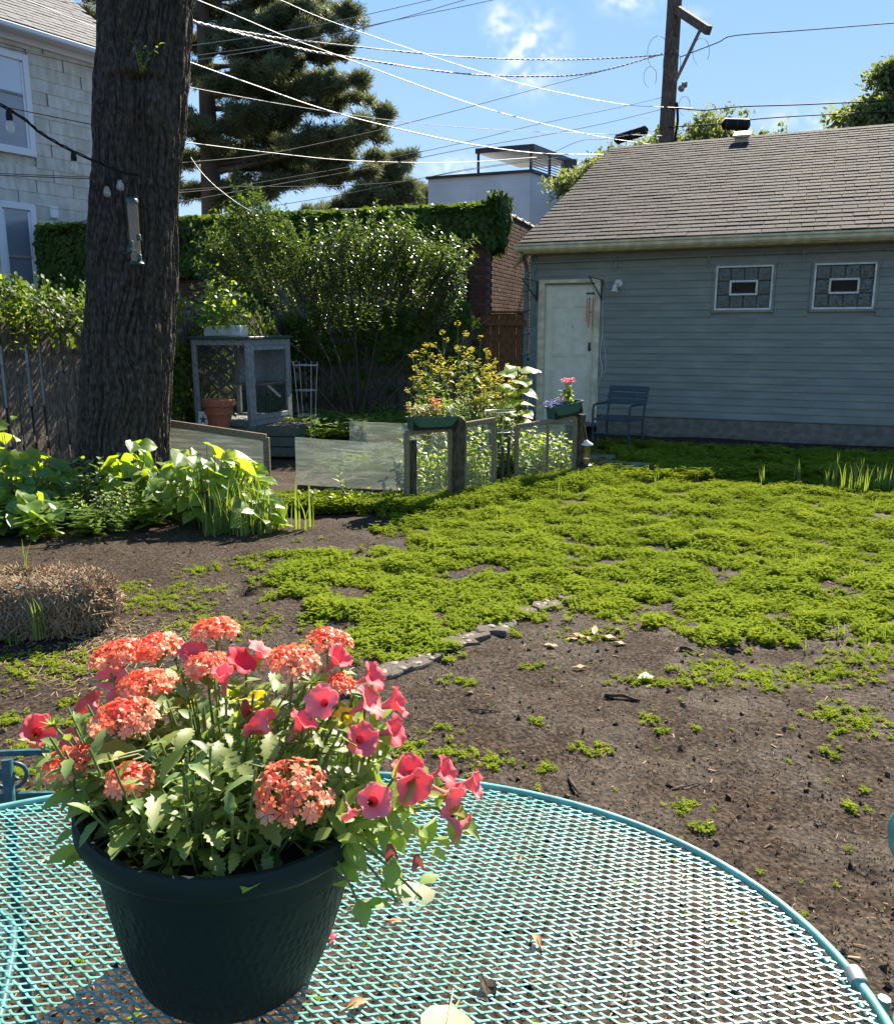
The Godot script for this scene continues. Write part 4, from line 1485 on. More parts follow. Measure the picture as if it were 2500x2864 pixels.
func old_tree() -> void:
	var t := thing("old_tree", "massive old tree with furrowed dark bark left of the garden", "tree", Vector3(-3.087, 0, -8.0))
	var hs := [-0.12, 0.19, 0.63, 1.13, 1.62, 2.09, 2.55, 3.0, 3.44, 4.29, 5.6, 7.4]
	var cx := [-3.087, -3.066, -3.018, -2.959, -2.90, -2.841, -2.787, -2.726, -2.674, -2.553, -2.42, -2.3]
	var rr := [0.44, 0.405, 0.392, 0.387, 0.382, 0.376, 0.372, 0.367, 0.37, 0.378, 0.37, 0.34]
	var f := FastNoiseLite.new()
	f.seed = 8
	f.frequency = 1.0
	f.fractal_type = FastNoiseLite.FRACTAL_NONE
	var rows := []
	var h := -0.12
	while h < 7.4:
		var k := 0
		while k < hs.size() - 2 and hs[k + 1] < h:
			k += 1
		var u: float = (h - hs[k]) / (hs[k + 1] - hs[k])
		var c := lerpf(cx[k], cx[k + 1], u)
		var r0 := lerpf(rr[k], rr[k + 1], u)
		var row := PackedVector3Array()
		for i in 300:
			var th := TAU * i / 300.0
			var d := Vector3(cos(th), 0, -sin(th))
			var front := clampf(d.dot(Vector3(0.28, 0, 0.96)), 0.0, 1.0)
			# angle from the side that looks at the camera, in metres of bark
			var ax := d.dot(Vector3(0.96, 0, -0.28)) * r0
			var burl := exp(-pow((h - 3.36) / 0.20, 2.0) - pow((ax - 0.02) / 0.20, 2.0)) * front
			var lip := exp(-pow((h - 3.66) / 0.05, 2.0) - pow((ax + 0.02) / 0.16, 2.0)) * front
			var scar := exp(-pow((h - 1.08) / 0.05, 2.0) - pow((ax - 0.14) / 0.07, 2.0)) * front
			var wl := f.get_noise_2d(ax * 2.2 + 5.0, h * 1.1) * 0.07 + burl * ax * 0.6
			var p := Vector3(d.x * r0 * 13.0 + wl * 13.0, h * 0.9, d.z * r0 * 13.0)
			var n1 := f.get_noise_3dv(p)
			var n2 := f.get_noise_3dv(p * Vector3(2.1, 3.2, 2.1) + Vector3(40, 0, 9))
			var n3 := f.get_noise_3dv(Vector3(d.x * 1.7, h * 0.9, d.z * 1.7))
			var ridge := 1.0 - absf(n1) * 2.0
			var bark := -0.042 * clampf(ridge * ridge * signf(ridge), 0.0, 1.0) + n2 * 0.010
			var flare := 0.08 * exp(-maxf(h, 0.0) / 0.22) * (0.6 + 0.8 * f.get_noise_2d(th * 1.3, 3.0))
			var r := r0 + 0.012 + bark + n3 * 0.025 + flare + burl * 0.05 + lip * 0.045 - scar * 0.03
			r -= exp(-pow((h - 3.58) / 0.03, 2.0) - pow((ax + 0.0) / 0.13, 2.0)) * front * 0.05
			row.append(Vector3(c + 3.087, h, 0) + d * r)
		rows.append(row)
		h += 0.019 if h < 4.7 else 0.12
	var g := Geo.new()
	g.sheet(rows, true)
	part(t, "trunk", g, M.bark)
	var lb := Geo.new()
	var tips := []
	for k in 6:
		var a := k * 1.05 + 0.4
		var b := Vector3(0.78, 7.0 + (k % 2) * 0.3, 0)
		var e := b + Vector3(cos(a) * rnd(1.8, 2.8), rnd(2.0, 3.6), sin(a) * rnd(1.8, 2.8))
		var m := b.lerp(e, 0.5) + Vector3(0, 0.3, 0)
		lb.tube(spline(PackedVector3Array([b, m, e])), PackedFloat32Array([0.2, 0.19, 0.18, 0.16, 0.15, 0.14, 0.13, 0.12, 0.11, 0.1, 0.09, 0.08, 0.06]), 8)
		tips.append(e)
	part(t, "limb", lb, M.bark)
	var xs := []
	var cs := []
	for i in 2400:
		var e: Vector3 = tips[i % 6]
		var p := e + rdir() * pow(rng.randf(), 0.4) * 1.9
		if p.y < 7.4:
			continue
		xs.append(T(p, Basis(rdir(), rnd(0, TAU)).scaled(Vector3.ONE * rnd(0.8, 1.4))))
		cs.append(Color(1, 1, 1) * rnd(0.7, 1.2))
	scatter_leaves(t, "crown", leaf_cluster(10, 0.3, 0.14, 0.08).mesh(), "leaf_far", xs, cs)
	# a sprout from the bark
	var s := thing("bark_sprout", "small leafy sprout growing from the trunk high up", "sprout", Vector3(-2.50, 3.60, -7.57))
	var sg := Geo.new()
	var tp := [Vector3(0.18, 0.20, 0.05), Vector3(0.07, 0.15, 0.1), Vector3(-0.03, 0.22, 0.02), Vector3(0.05, 0.03, 0.08)]
	var lg := Geo.new()
	for e in tp:
		sg.tube(PackedVector3Array([Vector3.ZERO, e * 0.5 + Vector3(0, 0.02, 0.02), e]), PackedFloat32Array([0.004, 0.003, 0.001]), 5)
		for k in 6:
			var p: Vector3 = e * (0.4 + 0.12 * k)
			lg.col = tone(0.25, 0.1)
			lg.leaf(T(p, along(Vector3(rnd(-1, 1), rnd(-0.2, 0.8), rnd(-0.3, 1)), Vector3.UP)), rnd(0.035, 0.065), 0.022, [0.2, 1.0, 0.7, 0.0], 0.3, 0.5)
	part(s, "shoot", sg, M.stem)
	foliage(s, "leaves", lg, "leaf_broad")


func leaf_cluster(n: int, spread: float, ll: float, lw: float) -> Geo:
	var g := Geo.new()
	for i in n:
		var p := rdir() * pow(rng.randf(), 0.5) * spread
		g.col = tone(0.22, 0.08)
		g.leaf(T(p, along(rdir() + Vector3(0, -0.2, 0), rdir() + Vector3.UP * 0.8)), ll * rnd(0.7, 1.2), lw, [0.2, 1.0, 0.75, 0.0], 0.25, 0.4)
	return g


func needle_tuft() -> Geo:
	var g := Geo.new()
	for i in 34:
		var d := (Vector3(rng.randfn(), rnd(-0.1, 1.4), rng.randfn())).normalized()
		var p := Vector3(0, rnd(0.0, 0.12), 0)
		g.col = tone(0.25, 0.06)
		var s := d.cross(rdir()).normalized() * 0.013
		var e := p + d * rnd(0.16, 0.27)
		var m := p + d * 0.1
		g.tri(p - s * 0.5, p + s * 0.5, m + s)
		g.tri(m - s, m + s, e)
	return g


func conifer(called: String, label: String, base: Vector3, height: float, limbs: Array, per: int, pad: float, ts := 1.0) -> void:
	var t := thing(called, label, "tree", base, "conifers beyond the fence")
	var g := Geo.new()
	var pts := PackedVector3Array()
	var rd := PackedFloat32Array()
	for i in 9:
		var u := i / 8.0
		pts.append(Vector3(sin(u * 3.0) * 0.15, u * height, cos(u * 2.0) * 0.1))
		rd.append(lerpf(0.024 * height, 0.02, u))
	g.tube(pts, rd, 9)
	part(t, "trunk", g, M.conifer_bark)
	var lg := Geo.new()
	var xs := []
	var cs := []
	for e0 in limbs:
		var e: Vector3 = e0 - base
		var by := clampf(e.y - Vector2(e.x, e.z).length() * rnd(-0.02, 0.22), 0.5, height * 0.97)
		var b := Vector3(0, by, 0)
		var m := b.lerp(e, 0.55) + Vector3(rnd(-0.2, 0.2), -0.15, rnd(-0.2, 0.2))
		var l := b.distance_to(e)
		lg.tube(spline(PackedVector3Array([b, m, e]), 4), PackedFloat32Array([0.016 * l + 0.03, 0.014 * l + 0.02, 0.012 * l, 0.01 * l, 0.009 * l, 0.008 * l, 0.006 * l, 0.004 * l, 0.01]), 5)
		var n := int(per * clampf(l / 4.0, 0.4, 1.5))
		# side twigs carry pads of needles
		var tw := int(5 + l * 2.2)
		for j in tw:
			var f := 0.30 + 0.72 * (j + rng.randf()) / tw
			var c := b.lerp(m, f * 2.0) if f < 0.5 else m.lerp(e, minf(f * 2.0 - 1.0, 1.0))
			var sd := Vector3(rnd(-1, 1), rnd(-0.12, 0.30), rnd(-1, 1)) * pad * (1.15 - f * 0.55)
			var p1 := c + sd
			lg.tube(PackedVector3Array([c, c.lerp(p1, 0.5) + Vector3(0, 0.05, 0), p1]), PackedFloat32Array([0.02, 0.014, 0.006]), 4)
			for k in int(n / tw):
				var p := c.lerp(p1, rnd(0.25, 1.12)) + rdir(0.5) * pad * 0.20
				var d := (p1 - c).normalized() * 0.8 + Vector3(rnd(-0.4, 0.4), rnd(0.1, 0.9), rnd(-0.4, 0.4))
				xs.append(T(p, along(d, rdir(), ts * rnd(0.75, 1.3))))
				cs.append(Color(rnd(0.9, 1.25), 1.0, rnd(0.8, 1.1)) * rnd(0.6, 1.3))
	part(t, "limb", lg, M.conifer_bark)
	scatter_leaves(t, "needles", needle_tuft().mesh(), "needle", xs, cs)


func leafy_tree(called: String, label: String, base: Vector3, blobs: Array, n: int, ll: float, group: String) -> void:
	var t := thing(called, label, "tree", base, group)
	var g := Geo.new()
	var xs := []
	var cs := []
	var top := 0.0
	for b in blobs:
		top = maxf(top, b[1])
	g.tube(spline(PackedVector3Array([Vector3(0, 0, 0), Vector3(0.1, top * 0.35, 0.05), Vector3(0.0, top * 0.6, 0)])), rads(0.16), 8)
	for b in blobs:
		var c := Vector3(b[0], b[1], b[2])
		g.tube(spline(PackedVector3Array([Vector3(0.0, top * 0.55, 0), c * 0.6 + Vector3(0, top * 0.25, 0), c]), 4), PackedFloat32Array([0.11, 0.09, 0.07, 0.06, 0.05, 0.04, 0.03, 0.02, 0.015]), 6)
		for s in 9:
			var d := rdir(0.8)
			var e := c + Vector3(d.x * b[3], d.y * b[4], d.z * b[3]) * rnd(0.7, 1.05)
			g.tube(PackedVector3Array([c, c.lerp(e, 0.5) + Vector3(0, 0.08, 0), e]), PackedFloat32Array([0.02, 0.014, 0.005]), 4)
			for k in int(n / (9.0 * blobs.size())):
				var p = c.lerp(e, rnd(0.35, 1.15)) + rdir() * b[3] * 0.22
				xs.append(T(p, Basis(rdir(), rnd(0, TAU)).scaled(Vector3.ONE * rnd(0.7, 1.3))))
				cs.append(Color(rnd(0.95, 1.25), 1.0, 0.9) * rnd(0.65, 1.25))
	part(t, "trunk", g, M.conifer_bark)
	scatter_leaves(t, "crown", leaf_cluster(14, 0.26, ll * 0.8, ll * 0.36).mesh(), "leaf_far", xs, cs)


func far_trees() -> void:
	var L := []
	L.append([Vector3(-2.7, 9.7, -24.8), Vector3(-3.3, 9.1, -24.3), Vector3(-2.5, 9.0, -25.5), Vector3(-2.2, 8.0, -24.5), Vector3(-1.7, 7.0, -24.1), Vector3(-2.0, 6.9, -25.6), Vector3(-2.5, 6.7, -27.8), Vector3(-2.6, 6.1, -27.3), Vector3(-3.7, 6.3, -27.2), Vector3(-4.3, 5.4, -24.8), Vector3(-3.2, 10.4, -26.2), Vector3(-3.7, 9.8, -25.0), Vector3(-5.2, 9.2, -24.6), Vector3(-4.4, 8.2, -24.3), Vector3(-5.1, 7.2, -24.7), Vector3(-4.9, 7.2, -27.9), Vector3(-6.5, 6.6, -27.4), Vector3(-7.2, 9.7, -27.3), Vector3(-7.5, 5.6, -27.3), Vector3(-5.4, 5.2, -24.7), Vector3(-3.7, 7.5, -25.2), Vector3(-3.6, 8.6, -26.6), Vector3(-6.7, 10.5, -27.0), Vector3(-4.9, 10.7, -27.6), Vector3(-8.0, 9.1, -27.7), Vector3(-7.4, 7.0, -24.2), Vector3(-8.0, 6.4, -26.5), Vector3(-8.4, 10.2, -26.8), Vector3(-9.4, 10.3, -26.0), Vector3(-8.0, 8.6, -24.6), Vector3(-8.8, 7.7, -25.9), Vector3(-8.6, 5.7, -24.2), Vector3(-5.5, 9.7, -27.9), Vector3(-6.5, 8.6, -27.6), Vector3(-4.2, 7.3, -26.2), Vector3(-6.0, 10.7, -25.1), Vector3(-4.7, 11.9, -27.8), Vector3(-3.5, 11.0, -26.3), Vector3(-3.1, 7.1, -27.7), Vector3(-6.7, 5.5, -27.5), Vector3(-2.7, 7.9, -26.0), Vector3(-7.1, 6.7, -25.6), Vector3(-9.9, 10.2, -26.4)])
	L.append([Vector3(-1.8, 8.5, -37.8), Vector3(-2.1, 8.0, -37.2), Vector3(-1.9, 7.4, -37.5), Vector3(-2.6, 7.9, -38.8), Vector3(-2.9, 7.1, -36.9), Vector3(-3.5, 6.9, -36.9), Vector3(-3.8, 6.8, -38.3), Vector3(-1.5, 6.9, -37.5), Vector3(-2.9, 8.4, -38.1), Vector3(-4.4, 6.6, -37.9), Vector3(-2.4, 6.9, -37.6), Vector3(-5.2, 6.7, -39.2), Vector3(-5.5, 6.3, -37.3)])
	L.append([Vector3(-1.7, 7.4, -39.8), Vector3(-1.1, 7.6, -39.4), Vector3(-0.5, 7.5, -40.3), Vector3(-0.2, 7.0, -39.6), Vector3(-2.4, 7.0, -39.7), Vector3(-0.8, 7.0, -40.5), Vector3(-1.4, 6.7, -39.6), Vector3(-3.2, 6.8, -40.1)])
	conifer("tall_pine", "tall dark pine with layered boughs behind the old tree", Vector3(-6.9, 0, -26.0), 17.0, L[0], 330, 0.8)
	conifer("young_pine", "short pine right of the tall pine, above the ivy wall", Vector3(-3.4, 0, -38.0), 8.6, L[1], 300, 0.9, 1.3)
	conifer("low_pine", "low rounded conifer between the tall pine and the white house", Vector3(-1.7, 0, -40.0), 7.4, L[2], 320, 0.8, 1.3)
	leafy_tree("leafy_tree", "light green leafy tree right behind the utility pole", Vector3(7.3, 0, -28.0), [[-1.0, 6.8, 0, 1.5, 0.8], [0.3, 7.1, 0.2, 1.5, 0.9], [1.7, 6.9, 0, 1.4, 0.8], [3.0, 6.7, 0.2, 1.2, 0.7], [4.1, 6.5, 0, 0.9, 0.6], [0.6, 6.0, 0.5, 2.0, 0.8], [2.6, 6.0, 0.3, 1.6, 0.6], [-2.2, 6.4, 0, 1.1, 0.6]], 2500, 0.17, "leafy trees behind the garage")
	leafy_tree("leafy_tree", "small bushy tree left of the utility pole, over the roof corner", Vector3(4.4, 0, -27.0), [[-0.5, 5.9, 0, 0.9, 0.5], [0.5, 6.3, 0, 1.0, 0.55], [1.4, 6.5, 0, 0.9, 0.55]], 620, 0.15, "leafy trees behind the garage")
	leafy_tree("leafy_tree", "darker leafy tree at the right edge above the roof", Vector3(12.7, 0, -25.0), [[-0.4, 8.3, 0, 0.9, 1.0], [-1.2, 7.2, 0, 0.9, 0.7], [0.3, 7.4, 0, 1.3, 1.0], [-0.2, 6.5, 0.3, 1.8, 0.8], [1.4, 8.3, 0, 1.2, 1.2]], 1700, 0.2, "leafy trees behind the garage")


func fence_run(called: String, label: String, a: Vector3, b: Vector3, m: Material, height: float, jag: float, ear := 0.035) -> void:
	var t := thing(called, label, "fence", a)
	var d := b - a
	var l := d.length()
	t.rotation.y = -atan2(d.z, d.x)
	for y in [0.35, 1.45]:
		var r := Geo.new()
		r.box(Vector3(l, 0.085, 0.04), T(Vector3(l * 0.5, y, -0.035)), 0.005)
		part(t, "rail", r, M.fence_wood)
	var ms := []
	for k in 3:
		var g := Geo.new()
		var w: float = [0.135, 0.14, 0.13][k]
		var h := height
		var q := w * 0.5
		var o := [Vector2(-q, 0), Vector2(q, 0), Vector2(q, h - ear - 0.002), Vector2(q - ear, h), Vector2(-q + ear, h), Vector2(-q, h - ear - 0.002)]
		for i in 6:
			var p0: Vector2 = o[i]
			var p1: Vector2 = o[(i + 1) % 6]
			g.quad(Vector3(p0.x, p0.y, -0.009), Vector3(p1.x, p1.y, -0.009), Vector3(p1.x, p1.y, 0.009), Vector3(p0.x, p0.y, 0.009))
		for s in [-1.0, 1.0]:
			for e in [[0, 1, 2, 5], [5, 2, 3, 4]]:
				var c := []
				for i in e:
					c.append(Vector3(o[i].x, o[i].y, 0.009 * s))
				if s > 0.0:
					g.quad(c[0], c[1], c[2], c[3])
				else:
					g.quad(c[3], c[2], c[1], c[0])
		ms.append(g.mesh())
	var x := 0.08
	while x < l - 0.05:
		part(t, "picket", ms[rng.randi() % 3], m, T(Vector3(x, rnd(-jag, jag), 0.002 + rnd(0, 0.006)), Basis(Vector3.BACK, rnd(-0.012, 0.012))))
		x += (0.172 if ear > 0.01 else 0.139) + (rnd(-0.01, 0.014) if ear > 0.01 else 0.0)
	x = 0.0
	while x < l + 0.1:
		var po := Geo.new()
		po.box(Vector3(0.09, height + 0.04, 0.09), T(Vector3(x, height * 0.5, -0.1)), 0.006)
		part(t, "post", po, M.fence_wood)
		x += 2.4


func fences() -> void:
	fence_run("side_fence", "weathered grey picket fence behind the old tree, draped with ivy", Vector3(-4.70, 0, -7.35), Vector3(-2.60, 0, -15.05), M.fence_wood, 1.80, 0.03)
	fence_run("back_fence", "dark weathered picket fence behind the shrub", Vector3(-2.60, 0, -15.05), Vector3(0.52, 0, -13.80), M.fence_wood, 1.80, 0.03)
	fence_run("cedar_gate", "brown cedar board gate between the shrub and the garage", Vector3(0.56, 0, -13.78), Vector3(1.22, 0, -13.54), M.cedar, 1.80, 0.002, 0.002)
	var cg := Geo.new()
	cg.box(Vector3(0.72, 0.09, 0.045), T(Vector3(0.89, 1.66, -13.63), yaw(-0.35)), 0.004)
	cg.box(Vector3(0.72, 0.03, 0.10), T(Vector3(0.89, 1.825, -13.66), yaw(-0.35)), 0.004)
	var gate := get_node("cedar_gate")
	part(gate, "front_rail", cg, M.cedar, gate.transform.affine_inverse())


func sash(t: Node3D, a: Vector3, b: Vector3, y0: float, ya: float, yb: float, w: float, m: Material, glass: Material, mid := 0.0) -> void:
	# an old window sash standing between a and b
	var at := a + Vector3(0, ya, 0)
	var bt := b + Vector3(0, yb, 0)
	var nrm := (b - a).cross(Vector3.UP).normalized()
	var g := Geo.new()
	g.bar(at, bt, w, 0.035, nrm, 0.004)
	part(t, "top_rail", g, m)
	g = Geo.new()
	g.bar(a + Vector3(0, y0, 0), b + Vector3(0, y0, 0), w * 1.3, 0.035, nrm, 0.004)
	part(t, "bottom_rail", g, m)
	for e in [[a, ya], [b, yb]]:
		g = Geo.new()
		var p: Vector3 = e[0]
		g.bar(p + Vector3(0, y0, 0), p + Vector3(0, e[1], 0), w, 0.033, nrm, 0.004)
		part(t, "stile", g, m)
	if mid > 0.0:
		g = Geo.new()
		var c := a.lerp(b, mid)
		g.bar(c + Vector3(0, y0, 0), c + Vector3(0, lerpf(ya, yb, mid), 0), 0.022, 0.03, nrm, 0.003)
		part(t, "muntin", g, m)
	g = Geo.new()
	var o := nrm * 0.003
	g.quad(a + Vector3(0, y0, 0) + o, b + Vector3(0, y0, 0) + o, bt + o, at + o)
	g.quad(b + Vector3(0, y0, 0) - o, a + Vector3(0, y0, 0) - o, at - o, bt - o)
	part(t, "pane", g, glass)


func garden_frames() -> void:
	for q in [[-0.315, -7.586, 0.585, 0.062, "short dark post at the near corner of the vegetable frames"], [0.083, -7.753, 0.775, 0.115, "thick dark post beside the first flower planter"], [1.418, -9.15, 0.665, 0.09, "dark post under the geranium planter"], [0.55, -8.45, 0.42, 0.03, "thin black stake in the gap between the sashes"], [0.62, -8.6, 0.5, 0.03, "thin black stake nearer the last sash"]]:
		var g := Geo.new()
		g.box(Vector3(q[3], q[2] + 0.1, q[3]), T(Vector3(0, q[2] * 0.5 - 0.05, 0)), 0.007)
		var o := part(self, "garden_post", g, M.post_wood if q[3] > 0.04 else M.iron, T(Vector3(q[0], 0, q[1]), yaw(0.8) * Basis(Vector3.BACK, -0.02)))
		tag(o, q[4], "post", "posts of the vegetable frames")
	var s := thing("window_sash", "old window sash standing as a fence under the pink flower planter", "window sash", Vector3.ZERO, "sashes fencing the vegetable bed")
	sash(s, Vector3(-0.36, 0, -7.55), Vector3(0.03, 0, -7.73), 0.04, 0.652, 0.668, 0.042, M.pale_wood, M.frame_glass)
	s = thing("window_sash", "narrow pale sash just right of the thick post", "window sash", Vector3.ZERO, "sashes fencing the vegetable bed")
	sash(s, Vector3(0.16, 0, -7.86), Vector3(0.455, 0, -8.22), 0.04, 0.69, 0.70, 0.05, M.pale_wood, M.frame_glass)
	s = thing("window_sash", "wide sash with a middle bar under the geranium planter", "window sash", Vector3.ZERO, "sashes fencing the vegetable bed")
	sash(s, Vector3(0.71, 0, -8.68), Vector3(1.37, 0, -9.12), 0.03, 0.585, 0.635, 0.045, M.pale_wood, M.frame_glass, 0.52)
	s = thing("window_sash", "long wooden-railed panel right behind the old tree", "window sash", Vector3.ZERO, "sashes fencing the vegetable bed")
	sash(s, Vector3(-2.75, 0, -8.35), Vector3(-1.72, 0, -8.1), 0.04, 0.66, 0.545, 0.06, M.pale_wood, M.plastic_sheet)
	# sheets of clear plastic
	for q in [[Vector3(-1.43, 0, -8.0), Vector3(-0.37, 0, -7.66), 0.56, 0.53, "large cloudy plastic sheet fencing the near side of the bed"], [Vector3(-1.15, 0, -10.05), Vector3(-0.30, 0, -9.85), 0.50, 0.485, "cloudy plastic sheet at the back of the bed"], [Vector3(-0.2, 0, -10.3), Vector3(1.4, 0, -10.1), 0.42, 0.45, "low cloudy sheet behind the yellow flowers"]]:
		var rows := []
		for j in 9:
			var r := PackedVector3Array()
			for i in 25:
				var u := i / 24.0
				var p: Vector3 = q[0].lerp(q[1], u)
				var y: float = lerpf(0.02, lerpf(q[2], q[3], u), j / 8.0)
				r.append(p + Vector3(0, y, sin(u * 17.0 + j * 0.4) * 0.008 + sin(u * 5.0) * 0.012))
			rows.append(r)
		var g := Geo.new()
		g.sheet(rows)
		var back := []
		for r in rows:
			var rr: PackedVector3Array = r.duplicate()
			rr.reverse()
			for i in rr.size():
				rr[i] += Vector3(0, 0, -0.003)
			back.append(rr)
		g.sheet(back)
		var o := part(self, "plastic_sheet", g, M.plastic_sheet)
		tag(o, q[4], "plastic sheet", "plastic sheets of the vegetable bed")
	var bd := Geo.new()
	bd.box(Vector3(1.12, 0.12, 0.03), T(Vector3(-0.88, 0.05, -7.80), yaw(-0.31)), 0.005)
	var bo := part(self, "edging_board", bd, M.post_wood)
	tag(bo, "dark board along the foot of the large plastic sheet", "board")


func hutch() -> void:
	var t := thing("rabbit_hutch", "grey wooden hutch with wire mesh sides and a green lid", "hutch", Vector3(-2.5, 0.335, -10.9))
	t.rotation.y = -0.36
	var W := 0.80
	var D := 0.95
	var H := 1.10
	for x in [0.0, -W]:
		for z in [0.0, -D]:
			var g := Geo.new()
			g.box(Vector3(0.06, H, 0.06), T(Vector3(x, H * 0.5, z)), 0.005)
			part(t, "post", g, M.grey_paint)
	for y in [0.04, H - 0.04]:
		for z in [0.0, -D]:
			var g := Geo.new()
			g.box(Vector3(W - 0.06, 0.075, 0.045), T(Vector3(-W * 0.5, y, z)), 0.004)
			part(t, "rail", g, M.grey_paint)
		for x in [0.0, -W]:
			var g := Geo.new()
			g.box(Vector3(0.045, 0.075, D - 0.06), T(Vector3(x, y, -D * 0.5)), 0.004)
			part(t, "rail", g, M.grey_paint)
	# door frame on the right side
	for z in [-0.06, -D + 0.06]:
		var g := Geo.new()
		g.box(Vector3(0.03, H - 0.15, 0.06), T(Vector3(0.02, H * 0.5, z)), 0.004)
		part(t, "door_stile", g, M.grey_paint)
	for y in [0.11, H - 0.11]:
		var g := Geo.new()
		g.box(Vector3(0.03, 0.06, D - 0.18), T(Vector3(0.02, y, -D * 0.5)), 0.004)
		part(t, "door_rail", g, M.grey_paint)
	var lid := Geo.new()
	lid.box(Vector3(W + 0.12, 0.035, D + 0.12), T(Vector3(-W * 0.5, H + 0.02, -D * 0.5), Basis(Vector3.RIGHT, 0.01)), 0.006)
	part(t, "lid", lid, M.green_paint)
	# wire mesh, front and right
	var n := Geo.new()
	for i in 22:
		var u := -W + 0.03 + (W - 0.06) * (i + 0.5) / 22.0
		n.box(Vector3(0.0022, H - 0.14, 0.0022), T(Vector3(u, H * 0.5, 0.0)))
		var v := -D + 0.06 + (D - 0.12) * (i + 0.5) / 22.0
		n.box(Vector3(0.0022, H - 0.2, 0.0022), T(Vector3(0.02, H * 0.5, v)))
	for i in 30:
		var y := 0.08 + (H - 0.16) * (i + 0.5) / 30.0
		n.box(Vector3(W - 0.06, 0.0022, 0.0022), T(Vector3(-W * 0.5, y, 0.002)))
		n.box(Vector3(0.0022, 0.0022, D - 0.12), T(Vector3(0.022, y, -D * 0.5)))
	part(t, "wire_mesh", n, M.wire_net)
	var fl := Geo.new()
	fl.box(Vector3(W - 0.05, 0.02, D - 0.05), T(Vector3(-W * 0.5, 0.03, -D * 0.5)))
	part(t, "floor_board", fl, M.grey_paint)
	var sh := Geo.new()
	sh.box(Vector3(W * 0.62, 0.02, D * 0.7), T(Vector3(-W * 0.34, 0.52, -D * 0.6)))
	part(t, "shelf", sh, M.pale_wood)
	var hs := Geo.new()
	hs.box(Vector3(0.02, 0.45, D * 0.62), T(Vector3(-W * 0.42, 0.76, -D * 0.62)))
	hs.box(Vector3(W * 0.42, 0.45, 0.02), T(Vector3(-W * 0.22, 0.76, -D * 0.93)))
	part(t, "nest_wall", hs, M.grey_paint)
	var rp := Geo.new()
	rp.bar(Vector3(-0.15, 0.05, -0.25), Vector3(-0.28, 0.52, -0.5), 0.12, 0.015, Vector3.BACK)
	part(t, "ramp", rp, M.pale_wood)
	for k in 9:
		var g := Geo.new()
		g.box(Vector3(0.12, 0.012, 0.012), T(Vector3(-0.15, 0.08, -0.25).lerp(Vector3(-0.28, 0.53, -0.49), k / 8.0)))
		part(t, "ramp_tread", g, M.grey_paint)
	var st := Geo.new()
	st.bar(Vector3(-0.08, 0.5, -0.55), Vector3(-0.05, 0.33, -0.8), 0.03, 0.02, Vector3.UP)
	part(t, "prop_stick", st, M.white_paint)
	# lattice behind
	var la := thing("lattice_panel", "diagonal wooden lattice leaning behind the hutch", "lattice", Vector3(-3.35, 0.3, -11.9))
	la.rotation.y = -0.4
	for k in 9:
		for s in [-1.0, 1.0]:
			var g := Geo.new()
			var y := 0.1 + k * 0.17
			g.bar(Vector3(-0.5, y - 0.35 * s, 0.01 * s), Vector3(0.5, y + 0.35 * s, 0.01 * s), 0.035, 0.008, Vector3.BACK)
			part(la, "lath", g, M.fence_wood)
	# bench under it
	var b := thing("potting_bench", "low weathered bench carrying the hutch and terracotta pot", "bench", Vector3(-2.75, 0, -11.1))
	b.rotation.y = -0.36
	for k in 7:
		var g := Geo.new()
		g.box(Vector3(1.45, 0.03, 0.19), T(Vector3(0, 0.318, 0.62 - k * 0.2)), 0.004)
		part(b, "plank", g, M.fence_wood)
	for x in [-0.6, 0.6]:
		for z in [0.55, -0.5]:
			var g := Geo.new()
			g.box(Vector3(0.08, 0.31, 0.08), T(Vector3(x, 0.15, z)), 0.005)
			part(b, "leg", g, M.fence_wood)
	var ap := Geo.new()
	ap.box(Vector3(1.45, 0.09, 0.03), T(Vector3(0, 0.25, 0.70)), 0.004)
	part(b, "apron", ap, M.post_wood)
	# terracotta pot
	var p := thing("terracotta_pot", "large empty terracotta pot in front of the hutch", "pot", Vector3(-2.80, 0.336, -10.52))
	var pg := Geo.new()
	pg.lathe(PackedVector2Array([Vector2(0.0, 0.0), Vector2(0.115, 0.0), Vector2(0.175, 0.30), Vector2(0.175, 0.30)]), 32)
	part(p, "body", pg, M.terracotta)
	pg = Geo.new()
	pg.lathe(PackedVector2Array([Vector2(0.178, 0.295), Vector2(0.197, 0.30), Vector2(0.203, 0.375), Vector2(0.198, 0.385), Vector2(0.182, 0.385), Vector2(0.175, 0.36), Vector2(0.17, 0.2), Vector2(0.0, 0.2)]), 32)
	part(p, "rim", pg, M.terracotta)
	var cd := thing("star_card", "white card with a dark blue star left of the terracotta pot", "card", Vector3(-3.04, 0.336, -10.62))
	cd.rotation = Vector3(-0.2, -0.3, 0.0)
	var cg := Geo.new()
	cg.box(Vector3(0.14, 0.22, 0.008), T(Vector3(0, 0.11, 0)), 0.002)
	part(cd, "board", cg, M.card_white)
	var sg := Geo.new()
	for k in 10:
		var a0 := PI / 2 + TAU * k / 10.0
		var a1 := PI / 2 + TAU * (k + 1) / 10.0
		var r0 := 0.058 if k % 2 == 0 else 0.024
		var r1 := 0.024 if k % 2 == 0 else 0.058
		sg.tri(Vector3(0, 0.12, 0.006), Vector3(cos(a0) * r0, 0.12 + sin(a0) * r0, 0.006), Vector3(cos(a1) * r1, 0.12 + sin(a1) * r1, 0.006))
	part(cd, "star", sg, M.star_blue)
	# white planter with vine on the lid
	var wp := thing("white_planter", "white planter box on the hutch lid overflowing with vine", "planter", Vector3(-2.86, 1.475, -11.3))
	wp.rotation.y = -0.36
	var wg := Geo.new()
